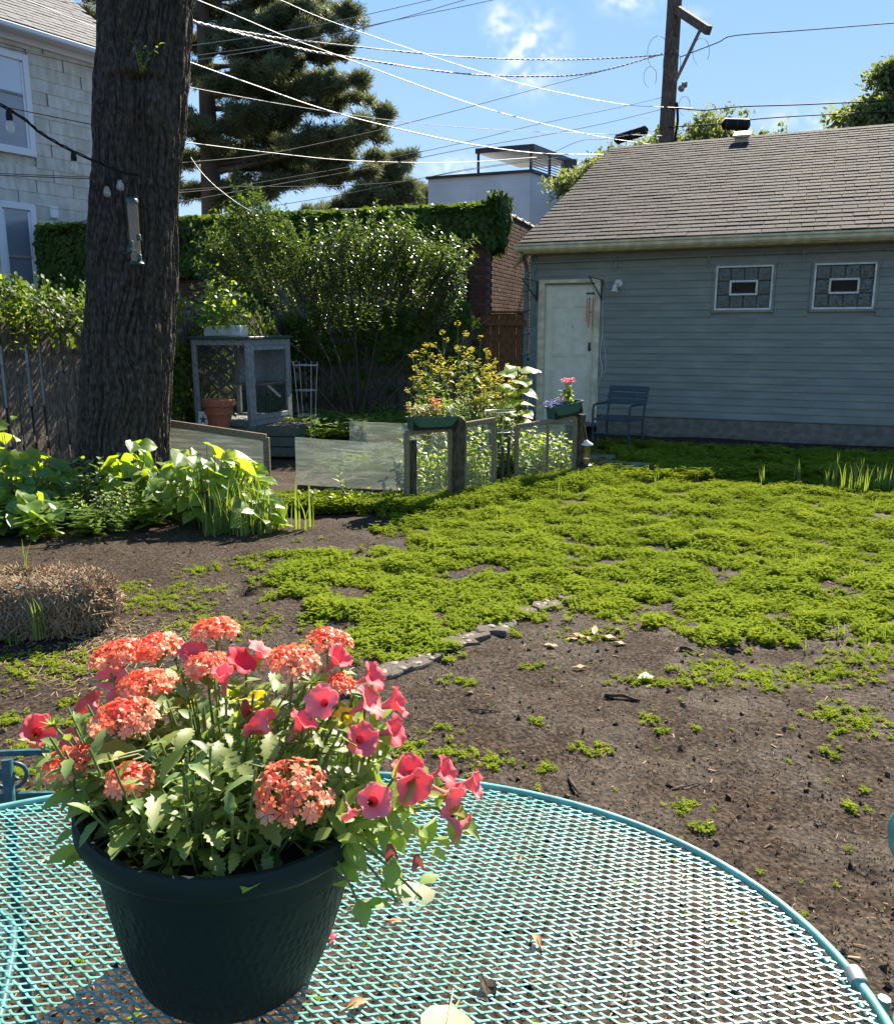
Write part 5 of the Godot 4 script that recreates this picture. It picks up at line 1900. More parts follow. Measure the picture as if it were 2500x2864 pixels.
	for q in [[0.0, 0.065, 0.08, 0.56, 0.13, 0.02], [0.0, 0.065, -0.08, 0.56, 0.13, 0.02]]:
		wg.box(Vector3(q[3], q[4], q[5]), T(Vector3(q[0], q[1], q[2])), 0.006)
	wg.box(Vector3(0.02, 0.13, 0.14), T(Vector3(-0.27, 0.065, 0)), 0.004)
	wg.box(Vector3(0.02, 0.13, 0.14), T(Vector3(0.27, 0.065, 0)), 0.004)
	wg.box(Vector3(0.52, 0.09, 0.14), T(Vector3(0, 0.05, 0)))
	part(wp, "box", wg, M.white_paint)
	var vg := Geo.new()
	for k in 520:
		var q := Vector3(rng.randfn() * 0.17 - 0.08, 0.33 + rng.randfn() * 0.17, rng.randfn() * 0.12)
		if q.y < 0.05:
			q.y = 0.12
		vg.col = tone(0.25, 0.1)
		vg.leaf(T(q, along(Vector3(rnd(-1, 1), rnd(-0.8, 0.6), rnd(-1, 1)), Vector3(rnd(-0.4, 0.6), 0.8, 0.5))), rnd(0.05, 0.09), rnd(0.04, 0.07), [0.5, 1.0, 0.7, 0.0], 0.2, 0.5)
	foliage(wp, "vine_leaves", vg, "leaf_broad")
	# green bin in front on the right
	var gb := thing("green_planter_box", "dark green slatted box in front of the hutch", "box", Vector3(-2.12, 0, -10.55))
	gb.rotation.y = -0.12
	for k in 3:
		var g := Geo.new()
		g.box(Vector3(0.66, 0.115, 0.03), T(Vector3(0, 0.09 + k * 0.125, 0.19)), 0.006)
		part(gb, "front_slat", g, M.green_paint)
		g = Geo.new()
		g.box(Vector3(0.03, 0.115, 0.35), T(Vector3(0.315, 0.09 + k * 0.125, 0.0)), 0.006)
		part(gb, "side_slat", g, M.green_paint)
	var gt := Geo.new()
	gt.box(Vector3(0.60, 0.34, 0.34), T(Vector3(0, 0.19, 0)))
	part(gb, "soil_fill", gt, M.pot_soil)
	# tomato cage
	for q in [[-1.83, -11.2, 0.17, 1.15, "tall wire plant cage right of the hutch"], [0.55, -8.9, 0.16, 0.75, "short wire plant cage in the gap between sashes"]]:
		var c := thing("plant_cage", q[4], "plant cage", Vector3(q[0], 0, q[1]), "wire plant cages")
		for k in 3:
			var r: float = q[2] * (0.7 + 0.15 * k)
			var pts := PackedVector3Array()
			for i in 21:
				pts.append(Vector3(cos(TAU * i / 20.0) * r, q[3] * (0.4 + 0.28 * k), sin(TAU * i / 20.0) * r))
			var g := Geo.new()
			g.tube(pts, rads(0.004), 5, false)
			part(c, "ring", g, M.aluminium)
		for k in 4:
			var a := TAU * k / 4.0 + 0.3
			var g := Geo.new()
			g.rod(Vector3(cos(a) * q[2] * 0.5, 0, sin(a) * q[2] * 0.5), Vector3(cos(a) * q[2], q[3], sin(a) * q[2]), 0.004, -1, 5)
			part(c, "wire", g, M.aluminium)


func window_box(t: Node3D, l: float, h: float, w: float) -> void:
	# a tapered trough with a rolled rim
	var g := Geo.new()
	var rows := []
	for e in [[0.80, 0.0], [0.90, 0.4], [1.0, 0.86], [1.06, 0.88], [1.06, 1.0], [0.99, 1.0], [0.95, 0.72]]:
		var r := PackedVector3Array()
		for i in 40:
			var a := -TAU * i / 40.0
			var q := pow(pow(absf(cos(a)), 6.0) + pow(absf(sin(a)), 6.0), -1.0 / 6.0)
			r.append(Vector3(cos(a) * q * l * 0.5 * (0.9 + 0.1 * e[0]) * (e[0] if e[0] > 0.95 else 0.93 + 0.07 * e[0]), e[1] * h, sin(a) * q * w * 0.5 * e[0]))
		rows.append(r)
	g.sheet(rows, true)
	part(t, "trough", g, M.planter_green)
	var s := Geo.new()
	s.box(Vector3(l * 0.92, h * 0.7, w * 0.85), T(Vector3(0, h * 0.36, 0)))
	part(t, "soil_fill", s, M.pot_soil)


func posy(t: Node3D, called: String, m: String, n: int, box: Vector3, c: Vector3, size: float, cols: Array) -> void:
	var g := Geo.new()
	for i in n:
		var p := c + Vector3(rnd(-1, 1) * box.x, rnd(-1, 1) * box.y, rnd(-1, 1) * box.z)
		var f: Color = cols[rng.randi() % cols.size()]
		for k in 5:
			var a := TAU * k / 5.0 + rnd(0, 0.4)
			g.col = f * rnd(0.8, 1.2)
			g.leaf(T(p, along(Vector3(cos(a), rnd(0.1, 0.6), sin(a)), Vector3.UP)), size * rnd(0.8, 1.2), size, [0.3, 1.0, 0.6], 0.2, 0.4)
	foliage(t, called, g, m)


func greens(t: Node3D, called: String, m: String, n: int, box: Vector3, c: Vector3, ll: float, lw: float) -> void:
	var g := Geo.new()
	for i in n:
		var p := c + Vector3(rnd(-1, 1) * box.x, rnd(-1, 1) * box.y, rnd(-1, 1) * box.z)
		g.col = tone(0.25, 0.1)
		g.leaf(T(p, along(Vector3(rnd(-1, 1), rnd(-0.4, 0.9), rnd(-1, 1)), Vector3.UP)), ll * rnd(0.7, 1.2), lw * rnd(0.8, 1.2), [0.3, 1.0, 0.7, 0.0], 0.2, 0.5)
	foliage(t, called, g, m)


func small_things() -> void:
	var t := thing("flower_planter", "green trough planter full of pink and yellow flowers on the near sash", "planter", Vector3(-0.13, 0.675, -7.66))
	t.rotation.y = 0.42
	window_box(t, 0.46, 0.115, 0.17)
	greens(t, "leaves", "leaf_petunia", 420, Vector3(0.22, 0.07, 0.09), Vector3(0, 0.15, 0), 0.045, 0.02)
	greens(t, "trailing_leaves", "leaf_broad", 220, Vector3(0.09, 0.09, 0.08), Vector3(0.22, 0.17, 0), 0.04, 0.008)
	posy(t, "pink_flowers", "petal_rose", 52, Vector3(0.17, 0.05, 0.08), Vector3(-0.06, 0.17, 0.03), 0.017, [Color(1, 1, 1) * 0.9, Color(1, 1, 1) * 1.1, Color(1, 1, 1) * 1.3])
	posy(t, "coral_flowers", "petal_coral", 22, Vector3(0.05, 0.035, 0.05), Vector3(0.03, 0.24, 0), 0.018, [Color(1, 1, 1), Color(1, 1, 1) * 1.3])
	posy(t, "blue_flowers", "petal_blue", 8, Vector3(0.04, 0.03, 0.04), Vector3(0.13, 0.14, 0.06), 0.018, [Color(1, 1, 1)])
	t = thing("geranium_planter", "dark green trough planter with a red geranium and violet lobelia", "planter", Vector3(1.25, 0.655, -9.06))
	t.rotation = Vector3(0, 0.55, 0.14)
	window_box(t, 0.40, 0.135, 0.17)
	greens(t, "leaves", "leaf_broad", 60, Vector3(0.06, 0.08, 0.05), Vector3(0.06, 0.22, 0), 0.05, 0.045)
	posy(t, "lobelia_flowers", "petal_blue", 60, Vector3(0.1, 0.035, 0.07), Vector3(-0.12, 0.16, 0), 0.013, [Color(1, 1, 1), Color(1, 1, 1) * 1.3, Color(1, 1, 1) * 0.7])
	posy(t, "lobelia_dark", "petal_pink", 10, Vector3(0.04, 0.02, 0.05), Vector3(-0.01, 0.18, 0), 0.014, [Color(0.6, 0.6, 0.6)])
	posy(t, "geranium_flowers", "petal_pink", 34, Vector3(0.06, 0.03, 0.05), Vector3(0.075, 0.36, 0), 0.020, [Color(1, 1, 1), Color(1, 1, 1) * 1.3])
	var sg := Geo.new()
	for k in 4:
		sg.tube(PackedVector3Array([Vector3(0.05, 0.1, 0), Vector3(0.06 + k * 0.006, 0.25, 0.01 * k - 0.01), Vector3(0.045 + k * 0.02, 0.34, 0)]), rads(0.004), 5)
	part(t, "stalk", sg, M.stem)
	# feeder hung on the far post
	t = thing("seed_feeder", "clear tube seed feeder with white cap and black base on the far post", "feeder", Vector3(1.50, 0.02, -9.13))
	var g := Geo.new()
	g.lathe(PackedVector2Array([Vector2(0.0, 0.0), Vector2(0.06, 0.0), Vector2(0.065, 0.03), Vector2(0.065, 0.1), Vector2(0.05, 0.11), Vector2(0.0, 0.11)]), 20)
	part(t, "base", g, M.iron)
	g = Geo.new()
	g.lathe(PackedVector2Array([Vector2(0.042, 0.11), Vector2(0.042, 0.32)]), 20)
	part(t, "tube", g, M.feeder_tube)
	g = Geo.new()
	g.lathe(PackedVector2Array([Vector2(0.0, 0.112), Vector2(0.036, 0.112), Vector2(0.036, 0.17), Vector2(0.0, 0.18)]), 16)
	part(t, "seed", g, M.seed)
	g = Geo.new()
	g.lathe(PackedVector2Array([Vector2(0.0, 0.318), Vector2(0.07, 0.318), Vector2(0.068, 0.33), Vector2(0.02, 0.36), Vector2(0.0, 0.38)]), 20)
	part(t, "cap", g, M.white_paint)
	g = Geo.new()
	g.tube(PackedVector3Array([Vector3(0, 0.37, 0), Vector3(-0.02, 0.5, 0), Vector3(-0.05, 0.60, -0.01)]), rads(0.004), 5)
	part(t, "cord", g, M.pale_wood)
	# blue garden chair by the garage
	t = thing("garden_chair", "blue slatted garden chair standing against the garage wall", "chair", Vector3(2.30, 0, -11.45))
	t.rotation.y = -0.62
	for x in [-0.26, 0.26]:
		g = Geo.new()
		g.tube(spline(V3([x, 0.0, 0.24, x, 0.2, 0.24, x, 0.40, 0.25, x, 0.55, 0.24, x, 0.58, 0.15, x, 0.58, -0.15])), rads(0.016), 7)
		part(t, "front_leg", g, M.blue_bench)
		g = Geo.new()
		g.tube(spline(V3([x, 0.0, -0.22, x, 0.3, -0.20, x, 0.55, -0.24, x, 0.80, -0.32])), rads(0.016), 7)
		part(t, "back_leg", g, M.blue_bench)
	for k in 6:
		g = Geo.new()
		g.box(Vector3(0.56, 0.018, 0.065), T(Vector3(0, 0.385, 0.22 - k * 0.078)), 0.005)
		part(t, "seat_slat", g, M.blue_bench)
	for k in 3:
		g = Geo.new()
		g.box(Vector3(0.58, 0.075, 0.016), T(Vector3(0, 0.60 + k * 0.085, -0.235 - k * 0.03), Basis(Vector3.RIGHT, -0.32)), 0.005)
		part(t, "back_slat", g, M.blue_bench)
	g = Geo.new()
	g.rod(Vector3(-0.26, 0.2, 0.24), Vector3(0.26, 0.2, 0.24), 0.012)
	part(t, "stretcher", g, M.blue_bench)
	# teal pots by the fence, beyond the bed
	for q in [[-0.55, -12.6, 0.16, "small teal pot with foliage by the back fence"], [-0.9, -12.8, 0.13, "smaller teal pot beside it by the back fence"]]:
		t = thing("garden_pot", q[3], "pot", Vector3(q[0], 0.0, q[1]), "teal pots by the back fence")
		g = Geo.new()
		var r: float = q[2]
		g.lathe(PackedVector2Array([Vector2(0, 0), Vector2(r * 0.7, 0), Vector2(r, r * 1.7), Vector2(r * 1.08, r * 1.7), Vector2(r * 1.08, r * 1.95), Vector2(r * 0.95, r * 1.95), Vector2(r * 0.9, r * 1.6), Vector2(0, r * 1.6)]), 24)
		part(t, "body", g, M.teal_dark)
		greens(t, "leaves", "leaf_broad", 90, Vector3(r, r, r), Vector3(0, r * 2.6, 0), 0.07, 0.03)


func shoots(t: Node3D, n: int, c: Callable, ll: float, lw: float, pairs: int, m: String, called := "foliage", upright := 0.9) -> void:
	# leafy shoots; c gives [base, tip] of each
	var g := Geo.new()
	var w := Geo.new()
	for i in n:
		var be: Array = c.call(i)
		var b: Vector3 = be[0]
		var e: Vector3 = be[1]
		var mid := b.lerp(e, 0.5) + rdir() * b.distance_to(e) * 0.06
		w.tube(PackedVector3Array([b, mid, e]), PackedFloat32Array([0.007, 0.004, 0.0015]), 4, false)
		var d := (e - b).normalized()
		var sd := along(d)
		for k in pairs:
			var f := 0.12 + 0.9 * k / pairs
			var p := b.lerp(mid, f * 2.0) if f < 0.5 else mid.lerp(e, f * 2.0 - 1.0)
			var a := k * 1.57 + rnd(-0.5, 0.5)
			for s in 2:
				var o := (sd.x * cos(a + s * PI) + sd.z * sin(a + s * PI)) + d * upright * rnd(0.4, 1.2)
				g.col = tone(0.28, 0.1)
				g.leaf(T(p, along(o, Vector3.UP + rdir() * 0.5)), ll * rnd(0.7, 1.2), lw * rnd(0.8, 1.15), [0.25, 1.0, 0.7, 0.0], 0.25, 0.35)
	foliage(t, called, g, m)
	part(t, "shoots", w, M.twig).set_meta("kind", "stuff")


func shrub_and_vines() -> void:
	# the big glossy shrub before the ivy wall
	var t := thing("glossy_shrub", "big spreading shrub with small glossy leaves in front of the ivy wall", "shrub", Vector3(-1.3, 0, -12.9))
	var st := Geo.new()
	for k in 9:
		var a := rnd(0, TAU)
		var e := Vector3(-1.9 + k * 0.47 + rnd(-0.2, 0.2), rnd(1.5, 2.2), rnd(-0.3, 0.6))
		st.tube(spline(PackedVector3Array([Vector3(cos(a) * 0.15, 0, sin(a) * 0.1), Vector3(e.x * 0.35, 0.8, e.z * 0.3), e])), PackedFloat32Array([0.045, 0.04, 0.035, 0.03, 0.026, 0.022, 0.02, 0.017, 0.014, 0.012, 0.01, 0.008, 0.006]), 6)
	part(t, "stem", st, M.twig)
	# outline heights over x, in the shrub's own frame
	var ox := [-2.35, -2.0, -1.7, -1.25, -0.8, -0.3, 0.2, 0.7, 1.1, 1.5, 1.9]
	var oy := [2.45, 3.05, 3.40, 3.30, 2.95, 2.90, 3.10, 3.0, 2.80, 2.65, 2.25]
	var pick := func(_i: int) -> Array:
		var x := rnd(-2.3, 1.62)
		var k := 0
		while k < 9 and ox[k + 1] < x:
			k += 1
		var top: float = lerpf(oy[k], oy[k + 1], (x - ox[k]) / (ox[k + 1] - ox[k]))
		var low := 1.95 + 0.12 * sin(x * 2.0)
		var y := low + (top - low) * pow(rng.randf(), 0.7)
		var z := rnd(-0.45, 0.75) * (1.0 - 0.3 * absf(x) / 2.2)
		var gap := nz.get_noise_3d(x * 1.5, y * 1.9, z * 1.5 + 4.0)
		if gap < -0.12:
			y = minf(y + 0.35, top)
		# shoots fan out from the middle of the bush
		var l := rnd(0.35, 0.75)
		var d := Vector3((x + 0.1) * 0.42 + rng.randfn() * 0.22, 1.0, rng.randfn() * 0.25 + z * 0.4).normalized()
		var e := Vector3(x, y, z)
		if y > top - 0.2 and rng.randf() < 0.35:
			e += d * rnd(0.05, 0.32)
		return [e - d * l, e]
	shoots(t, 760, pick, 0.074, 0.034, 10, "leaf_glossy")
	# dark climber over the back fence
	t = thing("fence_creeper", "dark ivy creeper hanging over the back fence under the shrub", "creeper", Vector3(-1.0, 0, -14.2))
	var lm := ivy_leaf()
	var xs := []
	var cs := []
	for i in 5200:
		var u := rnd(-0.05, 0.98)
		var p := Vector3(-2.5, 0, -14.85).lerp(Vector3(0.48, 0, -13.68), u)
		var y := 1.95 - pow(rng.randf(), 0.8) * 1.75
		if nz.get_noise_2d(p.x * 3.0, y * 1.6 + 20.0) < 0.08 + (0.35 if y < 1.1 else -0.2):
			continue
		xs.append(T(p + Vector3(rnd(-0.1, 0.1), y, rnd(0.05, 0.28)) - Vector3(-1.0, 0, -14.2), along(Vector3(rnd(-0.7, 0.7), -1, rnd(0, 0.5)), Vector3(rnd(-0.6, 0.6), 0.3, 1), rnd(0.7, 1.3))))
		cs.append(Color(1, 1, 1) * rnd(0.6, 1.2))
	for i in 2200:
		var u := rng.randf()
		var p := Vector3(-3.75, 0, -11.0).lerp(Vector3(-2.6, 0, -14.9), u)
		var y := 1.95 - pow(rng.randf(), 0.7) * 1.7
		if nz.get_noise_2d(p.x * 3.0, y * 1.6) < 0.0:
			continue
		xs.append(T(p + Vector3(rnd(0.05, 0.28), y, rnd(-0.1, 0.2)) - Vector3(-1.0, 0, -14.2), along(Vector3(rnd(-0.5, 0.7), -1, rnd(-0.5, 0.5)), Vector3(1, 0.3, 0.4), rnd(0.7, 1.3))))
		cs.append(Color(1, 1, 1) * rnd(0.6, 1.2))
	scatter_leaves(t, "ivy", lm, "leaf_ivy", xs, cs)
	# ivy that covers the brick building
	t = thing("wall_ivy", "thick ivy hanging over the top of the brick building", "ivy", Vector3(0.748, 0, -15.3))
	t.rotation.y = -0.315
	xs = []
	cs = []
	for i in 11500:
		var x := -pow(rng.randf(), 0.9) * 9.6 + 0.1
		var low := 3.02 + nz.get_noise_2d(x * 1.2, 3.0) * 0.4
		if x < -1.8:
			low = 2.5 + nz.get_noise_2d(x * 1.2, 3.0) * 0.5
		if x < -4.3:
			low = 0.9 + nz.get_noise_2d(x * 1.2, 3.0) * 0.7
		if x < -5.0 and x > -6.6:
			low = 2.6
		var y := lerpf(low, 3.60, pow(rng.randf(), 0.8))
		var dz := 0.06 + 0.22 * rng.randf() * (0.4 + 0.6 * absf(nz.get_noise_2d(x * 2.0, y * 2.0)) * 2.0)
		xs.append(T(Vector3(x, y, dz), along(Vector3(rnd(-0.6, 0.6), -1, rnd(0.1, 0.7)), Vector3(rnd(-0.5, 0.5), 0.5, 1), rnd(0.8, 1.5))))
		cs.append(Color(1, 1, 1) * rnd(0.6, 1.2))
	for i in 1500:
		# the curtain round the corner and the fringe on top
		var z := rnd(-0.55, 0.2)
		var y := 3.78 - pow(rng.randf(), 1.2) * (0.95 - absf(z + 0.1) * 1.2)
		xs.append(T(Vector3(rnd(0.0, 0.22), y, z), along(Vector3(rnd(-0.2, 0.9), -1, rnd(-0.5, 0.5)), Vector3(1, 0.5, 0.3), rnd(0.8, 1.4))))
		cs.append(Color(1, 1, 1) * rnd(0.7, 1.3))
	for i in 900:
		var x := -rng.randf() * 9.3
		xs.append(T(Vector3(x, 3.57 + rnd(-0.05, 0.05), rnd(0.06, 0.24)), along(Vector3(rnd(-1, 1), rnd(-0.3, 0.5), rnd(0, 1)), Vector3.UP, rnd(0.6, 1.1))))
		cs.append(Color(1, 1, 1) * rnd(0.7, 1.3))
	scatter_leaves(t, "ivy", lm, "leaf_ivy", xs, cs)
	# ivy on the side fence by the tree, with a leafy bush rising behind it
	t = thing("fence_ivy", "ivy draped over the grey fence left of the old tree", "ivy", Vector3(-4.3, 0, -8.4))
	xs = []
	cs = []
	for i in 3000:
		var u := pow(rng.randf(), 0.7)
		var p := Vector3(-4.62, 0, -7.55).lerp(Vector3(-3.6, 0, -11.3), u)
		var y := 1.98 - pow(rng.randf(), 1.1) * 1.6 + maxf(rng.randfn() * 0.06, -0.1)
		var dn := nz.get_noise_2d(p.z * 2.4, y * 1.5)
		if dn < -0.25 + maxf(0.0, 1.85 - y) * 1.3 - u * 0.3:
			continue
		xs.append(T(p + Vector3(rnd(0.02, 0.26), y, rnd(-0.05, 0.25)) - Vector3(-4.3, 0, -8.4), along(Vector3(rnd(-0.5, 0.8), rnd(-1, -0.2), rnd(-0.5, 0.6)), Vector3(0.7, 0.8, 0.5), rnd(0.4, 0.75))))
		cs.append(Color(1, 1, 1) * rnd(0.7, 1.35))
	scatter_leaves(t, "ivy", lm, "leaf_ivy", xs, cs)
	t = thing("leafy_bush", "sunlit bush with oval leaves rising over the fence at the left edge", "bush", Vector3(-4.85, 0, -8.6))
	var pk2 := func(_i: int) -> Array:
		var x := rnd(-0.5, 0.75)
		var top := 2.75 - maxf(0.0, x + 0.1) * 1.05
		var y := rnd(1.7, top)
		var e := Vector3(x, y, rnd(-0.4, 0.4) + x * -0.4)
		return [e - Vector3(rnd(-0.1, 0.2), rnd(0.3, 0.5), rnd(-0.1, 0.1)), e]
	shoots(t, 130, pk2, 0.085, 0.045, 5, "leaf_broad")
	var tr := Geo.new()
	for k in 5:
		tr.tube(spline(PackedVector3Array([Vector3(0, 0, 0), Vector3(rnd(-0.1, 0.1), 1.0, 0), Vector3(-0.4 + k * 0.22, 1.9, rnd(-0.2, 0.2))])), rads(0.012), 5)
	part(t, "stem", tr, M.twig)


func ivy_leaf() -> ArrayMesh:
	var g := Geo.new()
	for k in 3:
		g.col = tone(0.15, 0.06)
		g.leaf(T(Vector3(rnd(-0.06, 0.06), rnd(-0.06, 0.06), rnd(-0.03, 0.03)), along(Vector3(rnd(-0.6, 0.6), 1, 0), Vector3(rnd(-0.3, 0.3), 0, 1))), 0.085, 0.075, [0.5, 1.0, 0.65, 0.25, 0.0], 0.15, 0.4)
	return g.mesh()


func heart_leaf(s: float, fold: float, curl: float) -> ArrayMesh:
	# a broad heart-shaped leaf with sunken veins
	var g := Geo.new()
	var rows := []
	var prof := [0.35, 0.82, 1.0, 0.98, 0.85, 0.62, 0.33, 0.02]
	var y := -0.12
	var zz := 0.0
	var ang := -0.15
	for j in prof.size():
		var r := PackedVector3Array()
		for i in 7:
			var u := (i - 3.0) / 3.0
			var w: float = prof[j] * 0.5
			var lobe := -0.13 * absf(u) if j == 0 else 0.0
			var lift := absf(u) * fold * w + (0.018 if i % 2 == 1 else -0.006) * w + 0.05 * sin(j * 1.9 + u * 4.0) * w * absf(u)
			r.append(Vector3(u * w * s, (y + lobe) * s, (zz + lift) * s))
		rows.append(r)
		ang += curl / 7.0
		y += cos(ang) * 0.155
		zz -= sin(ang) * 0.155
	g.sheet(rows)
	return g.mesh()


func broadleaf(label: String, at: Vector3, n: int, rad: Vector2, top: float, meshes: Array, dark := 1.0) -> void:
	var t := thing("broadleaf_plant", label, "plant", at, "broad-leaved plants round the old tree")
	var st := Geo.new()
	for i in n:
		var a := rnd(0, TAU)
		var q := sqrt(rng.randf())
		var y := top * (0.12 + 0.88 * pow(rng.randf(), 0.65)) * (1.0 - 0.45 * q * q)
		var p := Vector3(cos(a) * rad.x * q, y, sin(a) * rad.y * q)
		var base := Vector3(p.x * 0.45, 0, p.z * 0.45)
		st.tube(PackedVector3Array([base, base.lerp(p, 0.55) + Vector3(p.x * 0.1, 0.05, p.z * 0.1), p]), PackedFloat32Array([0.006, 0.004, 0.003]), 4, false)
		var d := Vector3(cos(a) + rnd(-0.8, 0.8), rnd(-0.9, 0.1), sin(a) + rnd(-0.4, 1.0))
		var o := part(t, "leaf", meshes[rng.randi() % meshes.size()], M["broad%d" % (rng.randi() % 3)], T(p, along(d, Vector3(rnd(-0.3, 0.8), 0.8, rnd(-0.9, 0.7)), rnd(0.45, 1.1))))
		o.set_meta("label", "broad heart-shaped leaf")
	part(t, "stalk", st, M.stem)


func mustard_stalk(h: float) -> Array:
	var g := Geo.new()
	var f := Geo.new()
	var lv := Geo.new()
	var pts := PackedVector3Array([Vector3.ZERO, Vector3(rnd(-0.03, 0.03), h * 0.5, rnd(-0.03, 0.03)), Vector3(rnd(-0.08, 0.08), h, rnd(-0.08, 0.08))])
	g.tube(pts, PackedFloat32Array([0.006, 0.004, 0.002]), 4, false)
	var heads := [pts[2]]
	for k in 6:
		var b := pts[1].lerp(pts[2], rnd(-0.3, 0.75))
		var e := b + Vector3(rnd(-0.16, 0.16), rnd(0.1, 0.25), rnd(-0.16, 0.16))
		g.tube(PackedVector3Array([b, b.lerp(e, 0.5) + Vector3(0, -0.01, 0), e]), rads(0.0025), 4, false)
		heads.append(e)
		for s in 6:
			var q := b.lerp(e, rng.randf())
			g.tube(PackedVector3Array([q, q + Vector3(rnd(-0.03, 0.03), 0.025, rnd(-0.03, 0.03))]), rads(0.0018), 3, false)
	for e in heads:
		for k in 12:
			var p: Vector3 = e + rdir() * 0.03
			f.col = tone(0.12, 0.05)
			for s in 4:
				var a := TAU * s / 4.0 + rnd(0, 1)
				f.leaf(T(p, along(Vector3(cos(a), rnd(0.2, 0.6), sin(a)), Vector3.UP)), 0.016, 0.014, [0.4, 1.0, 0.6], 0.1, 0.3)
	for k in 22:
		var p := Vector3.ZERO.lerp(pts[1], rnd(0.2, 1.6))
		lv.col = tone(0.25, 0.1)
		var a := rnd(0, TAU)
		lv.leaf(T(p, along(Vector3(cos(a), rnd(0, 0.8), sin(a)), Vector3.UP)), rnd(0.08, 0.16), rnd(0.025, 0.05), [0.2, 0.8, 1.0, 0.6, 0.0], 0.2, 0.9, 0.1)
	return [g, f, lv]


func garden_plants() -> void:
	for i in 3:
		var k: Array = [[0.105, 0.175, 0.030], [0.13, 0.195, 0.028], [0.08, 0.15, 0.03]][i]
		leafmat("broad%d" % i, lin(k[0] * 0.9, k[1] * 0.9, k[2]), lin(k[0] * 3.6, k[1] * 3.0, 0.03), 0.42)
	var hl := [heart_leaf(0.17, 0.25, 0.5), heart_leaf(0.15, 0.1, 0.9), heart_leaf(0.19, 0.35, 0.3), heart_leaf(0.13, 0.2, 0.6)]
	broadleaf("bright broad-leaved plant right of the old tree's foot", Vector3(-2.02, 0, -7.0), 190, Vector2(0.56, 0.42), 0.62, hl)
	broadleaf("broad-leaved plant close against the trunk's right side", Vector3(-2.62, 0, -7.1), 60, Vector2(0.26, 0.25), 0.66, hl)
	broadleaf("sunlit broad-leaved plant between fence and trunk", Vector3(-3.75, 0, -7.25), 130, Vector2(0.42, 0.42), 0.62, hl)
	broadleaf("broad-leaved plant at the left edge below the fence", Vector3(-4.25, 0, -6.9), 120, Vector2(0.45, 0.45), 0.52, hl)
	broadleaf("low broad-leaved plant in front of the left fence", Vector3(-3.45, 0, -6.55), 90, Vector2(0.5, 0.35), 0.36, hl)
	broadleaf("small broad-leaved plant at the bed's near right tip", Vector3(-1.55, 0, -6.55), 22, Vector2(0.22, 0.2), 0.34, hl)
	broadleaf("tall broad-leaved stem beside the fence boards", Vector3(-3.95, 0, -7.75), 12, Vector2(0.2, 0.2), 0.95, hl)
	# a weedy herb at the foot of the trunk
	var t := thing("leafy_herb", "bright small-leaved herb at the foot of the trunk", "herb", Vector3(-2.62, 0, -6.5))
	var pk := func(_i: int) -> Array:
		var a := rnd(0, TAU)
		var r := rnd(0.02, 0.2)
		return [Vector3(cos(a) * r * 0.5, 0, sin(a) * r * 0.5), Vector3(cos(a) * r * 1.3, rnd(0.14, 0.36), sin(a) * r)]
	shoots(t, 46, pk, 0.04, 0.018, 9, "leaf_petunia")
	t = thing("leafy_herb", "taller herb left of the trunk's foot in the shade", "herb", Vector3(-2.98, 0, -7.05))
	var pk3 := func(_i: int) -> Array:
		var a := rnd(0, TAU)
		var r := rnd(0.05, 0.25)
		return [Vector3(cos(a) * r * 0.4, 0, sin(a) * r * 0.4), Vector3(cos(a) * r * 1.2, rnd(0.3, 0.55), sin(a) * r)]
	shoots(t, 22, pk3, 0.11, 0.035, 7, "leaf_petunia")
	# tall herb before the plastic sheet
	t = thing("leafy_herb", "slender tall weed in front of the large plastic sheet", "herb", Vector3(-0.93, 0, -7.45))
	var pk4 := func(i: int) -> Array:
		return [Vector3(i * 0.04, 0, 0), Vector3(rnd(-0.03, 0.05) + i * 0.04, 0.30 - i * 0.06, rnd(-0.03, 0.03))]
	shoots(t, 3, pk4, 0.085, 0.018, 7, "leaf_petunia")
	# weeds before the sheet
	t = thing("leafy_herb", "low leafy clump by the board under the plastic sheet", "herb", Vector3(-0.85, 0, -7.42))
	var pk5 := func(_i: int) -> Array:
		var x := rnd(-0.5, 0.5)
		var z := rnd(-0.12, 0.2)
		return [Vector3(x, 0, z), Vector3(x + rnd(-0.06, 0.06), rnd(0.06, 0.2), z + rnd(-0.05, 0.05))]
	shoots(t, 60, pk5, 0.05, 0.03, 5, "leaf_broad")
	# beans and herbs inside the frames
	t = thing("bean_plants", "dense leafy bean row behind the wide sash", "vegetable plant", Vector3(0.95, 0, -9.3))
	var pk6 := func(_i: int) -> Array:
		var x := rnd(-0.4, 0.4)
		var z := rnd(-0.2, 0.3) - x * 0.75
		return [Vector3(x, 0, z), Vector3(x + rnd(-0.08, 0.08), rnd(0.2, 0.5), z + rnd(-0.05, 0.05))]
	shoots(t, 75, pk6, 0.07, 0.045, 7, "leaf_broad")
	t = thing("tomato_plants", "leafy tomato plants behind the near sashes", "vegetable plant", Vector3(0.05, 0, -8.35))
	var pk7 := func(_i: int) -> Array:
		var x := rnd(-0.45, 0.4)
		var z := rnd(-0.3, 0.3) - x * 0.6
		return [Vector3(x, 0, z), Vector3(x + rnd(-0.12, 0.12), rnd(0.25, 0.66), z + rnd(-0.08, 0.08))]
	shoots(t, 66, pk7, 0.075, 0.035, 7, "leaf_broad")
	# mustard in flower
	t = thing("mustard_plant", "tall cloud of yellow mustard flowers in the vegetable bed", "flowering plant", Vector3(0.15, 0, -10.0))
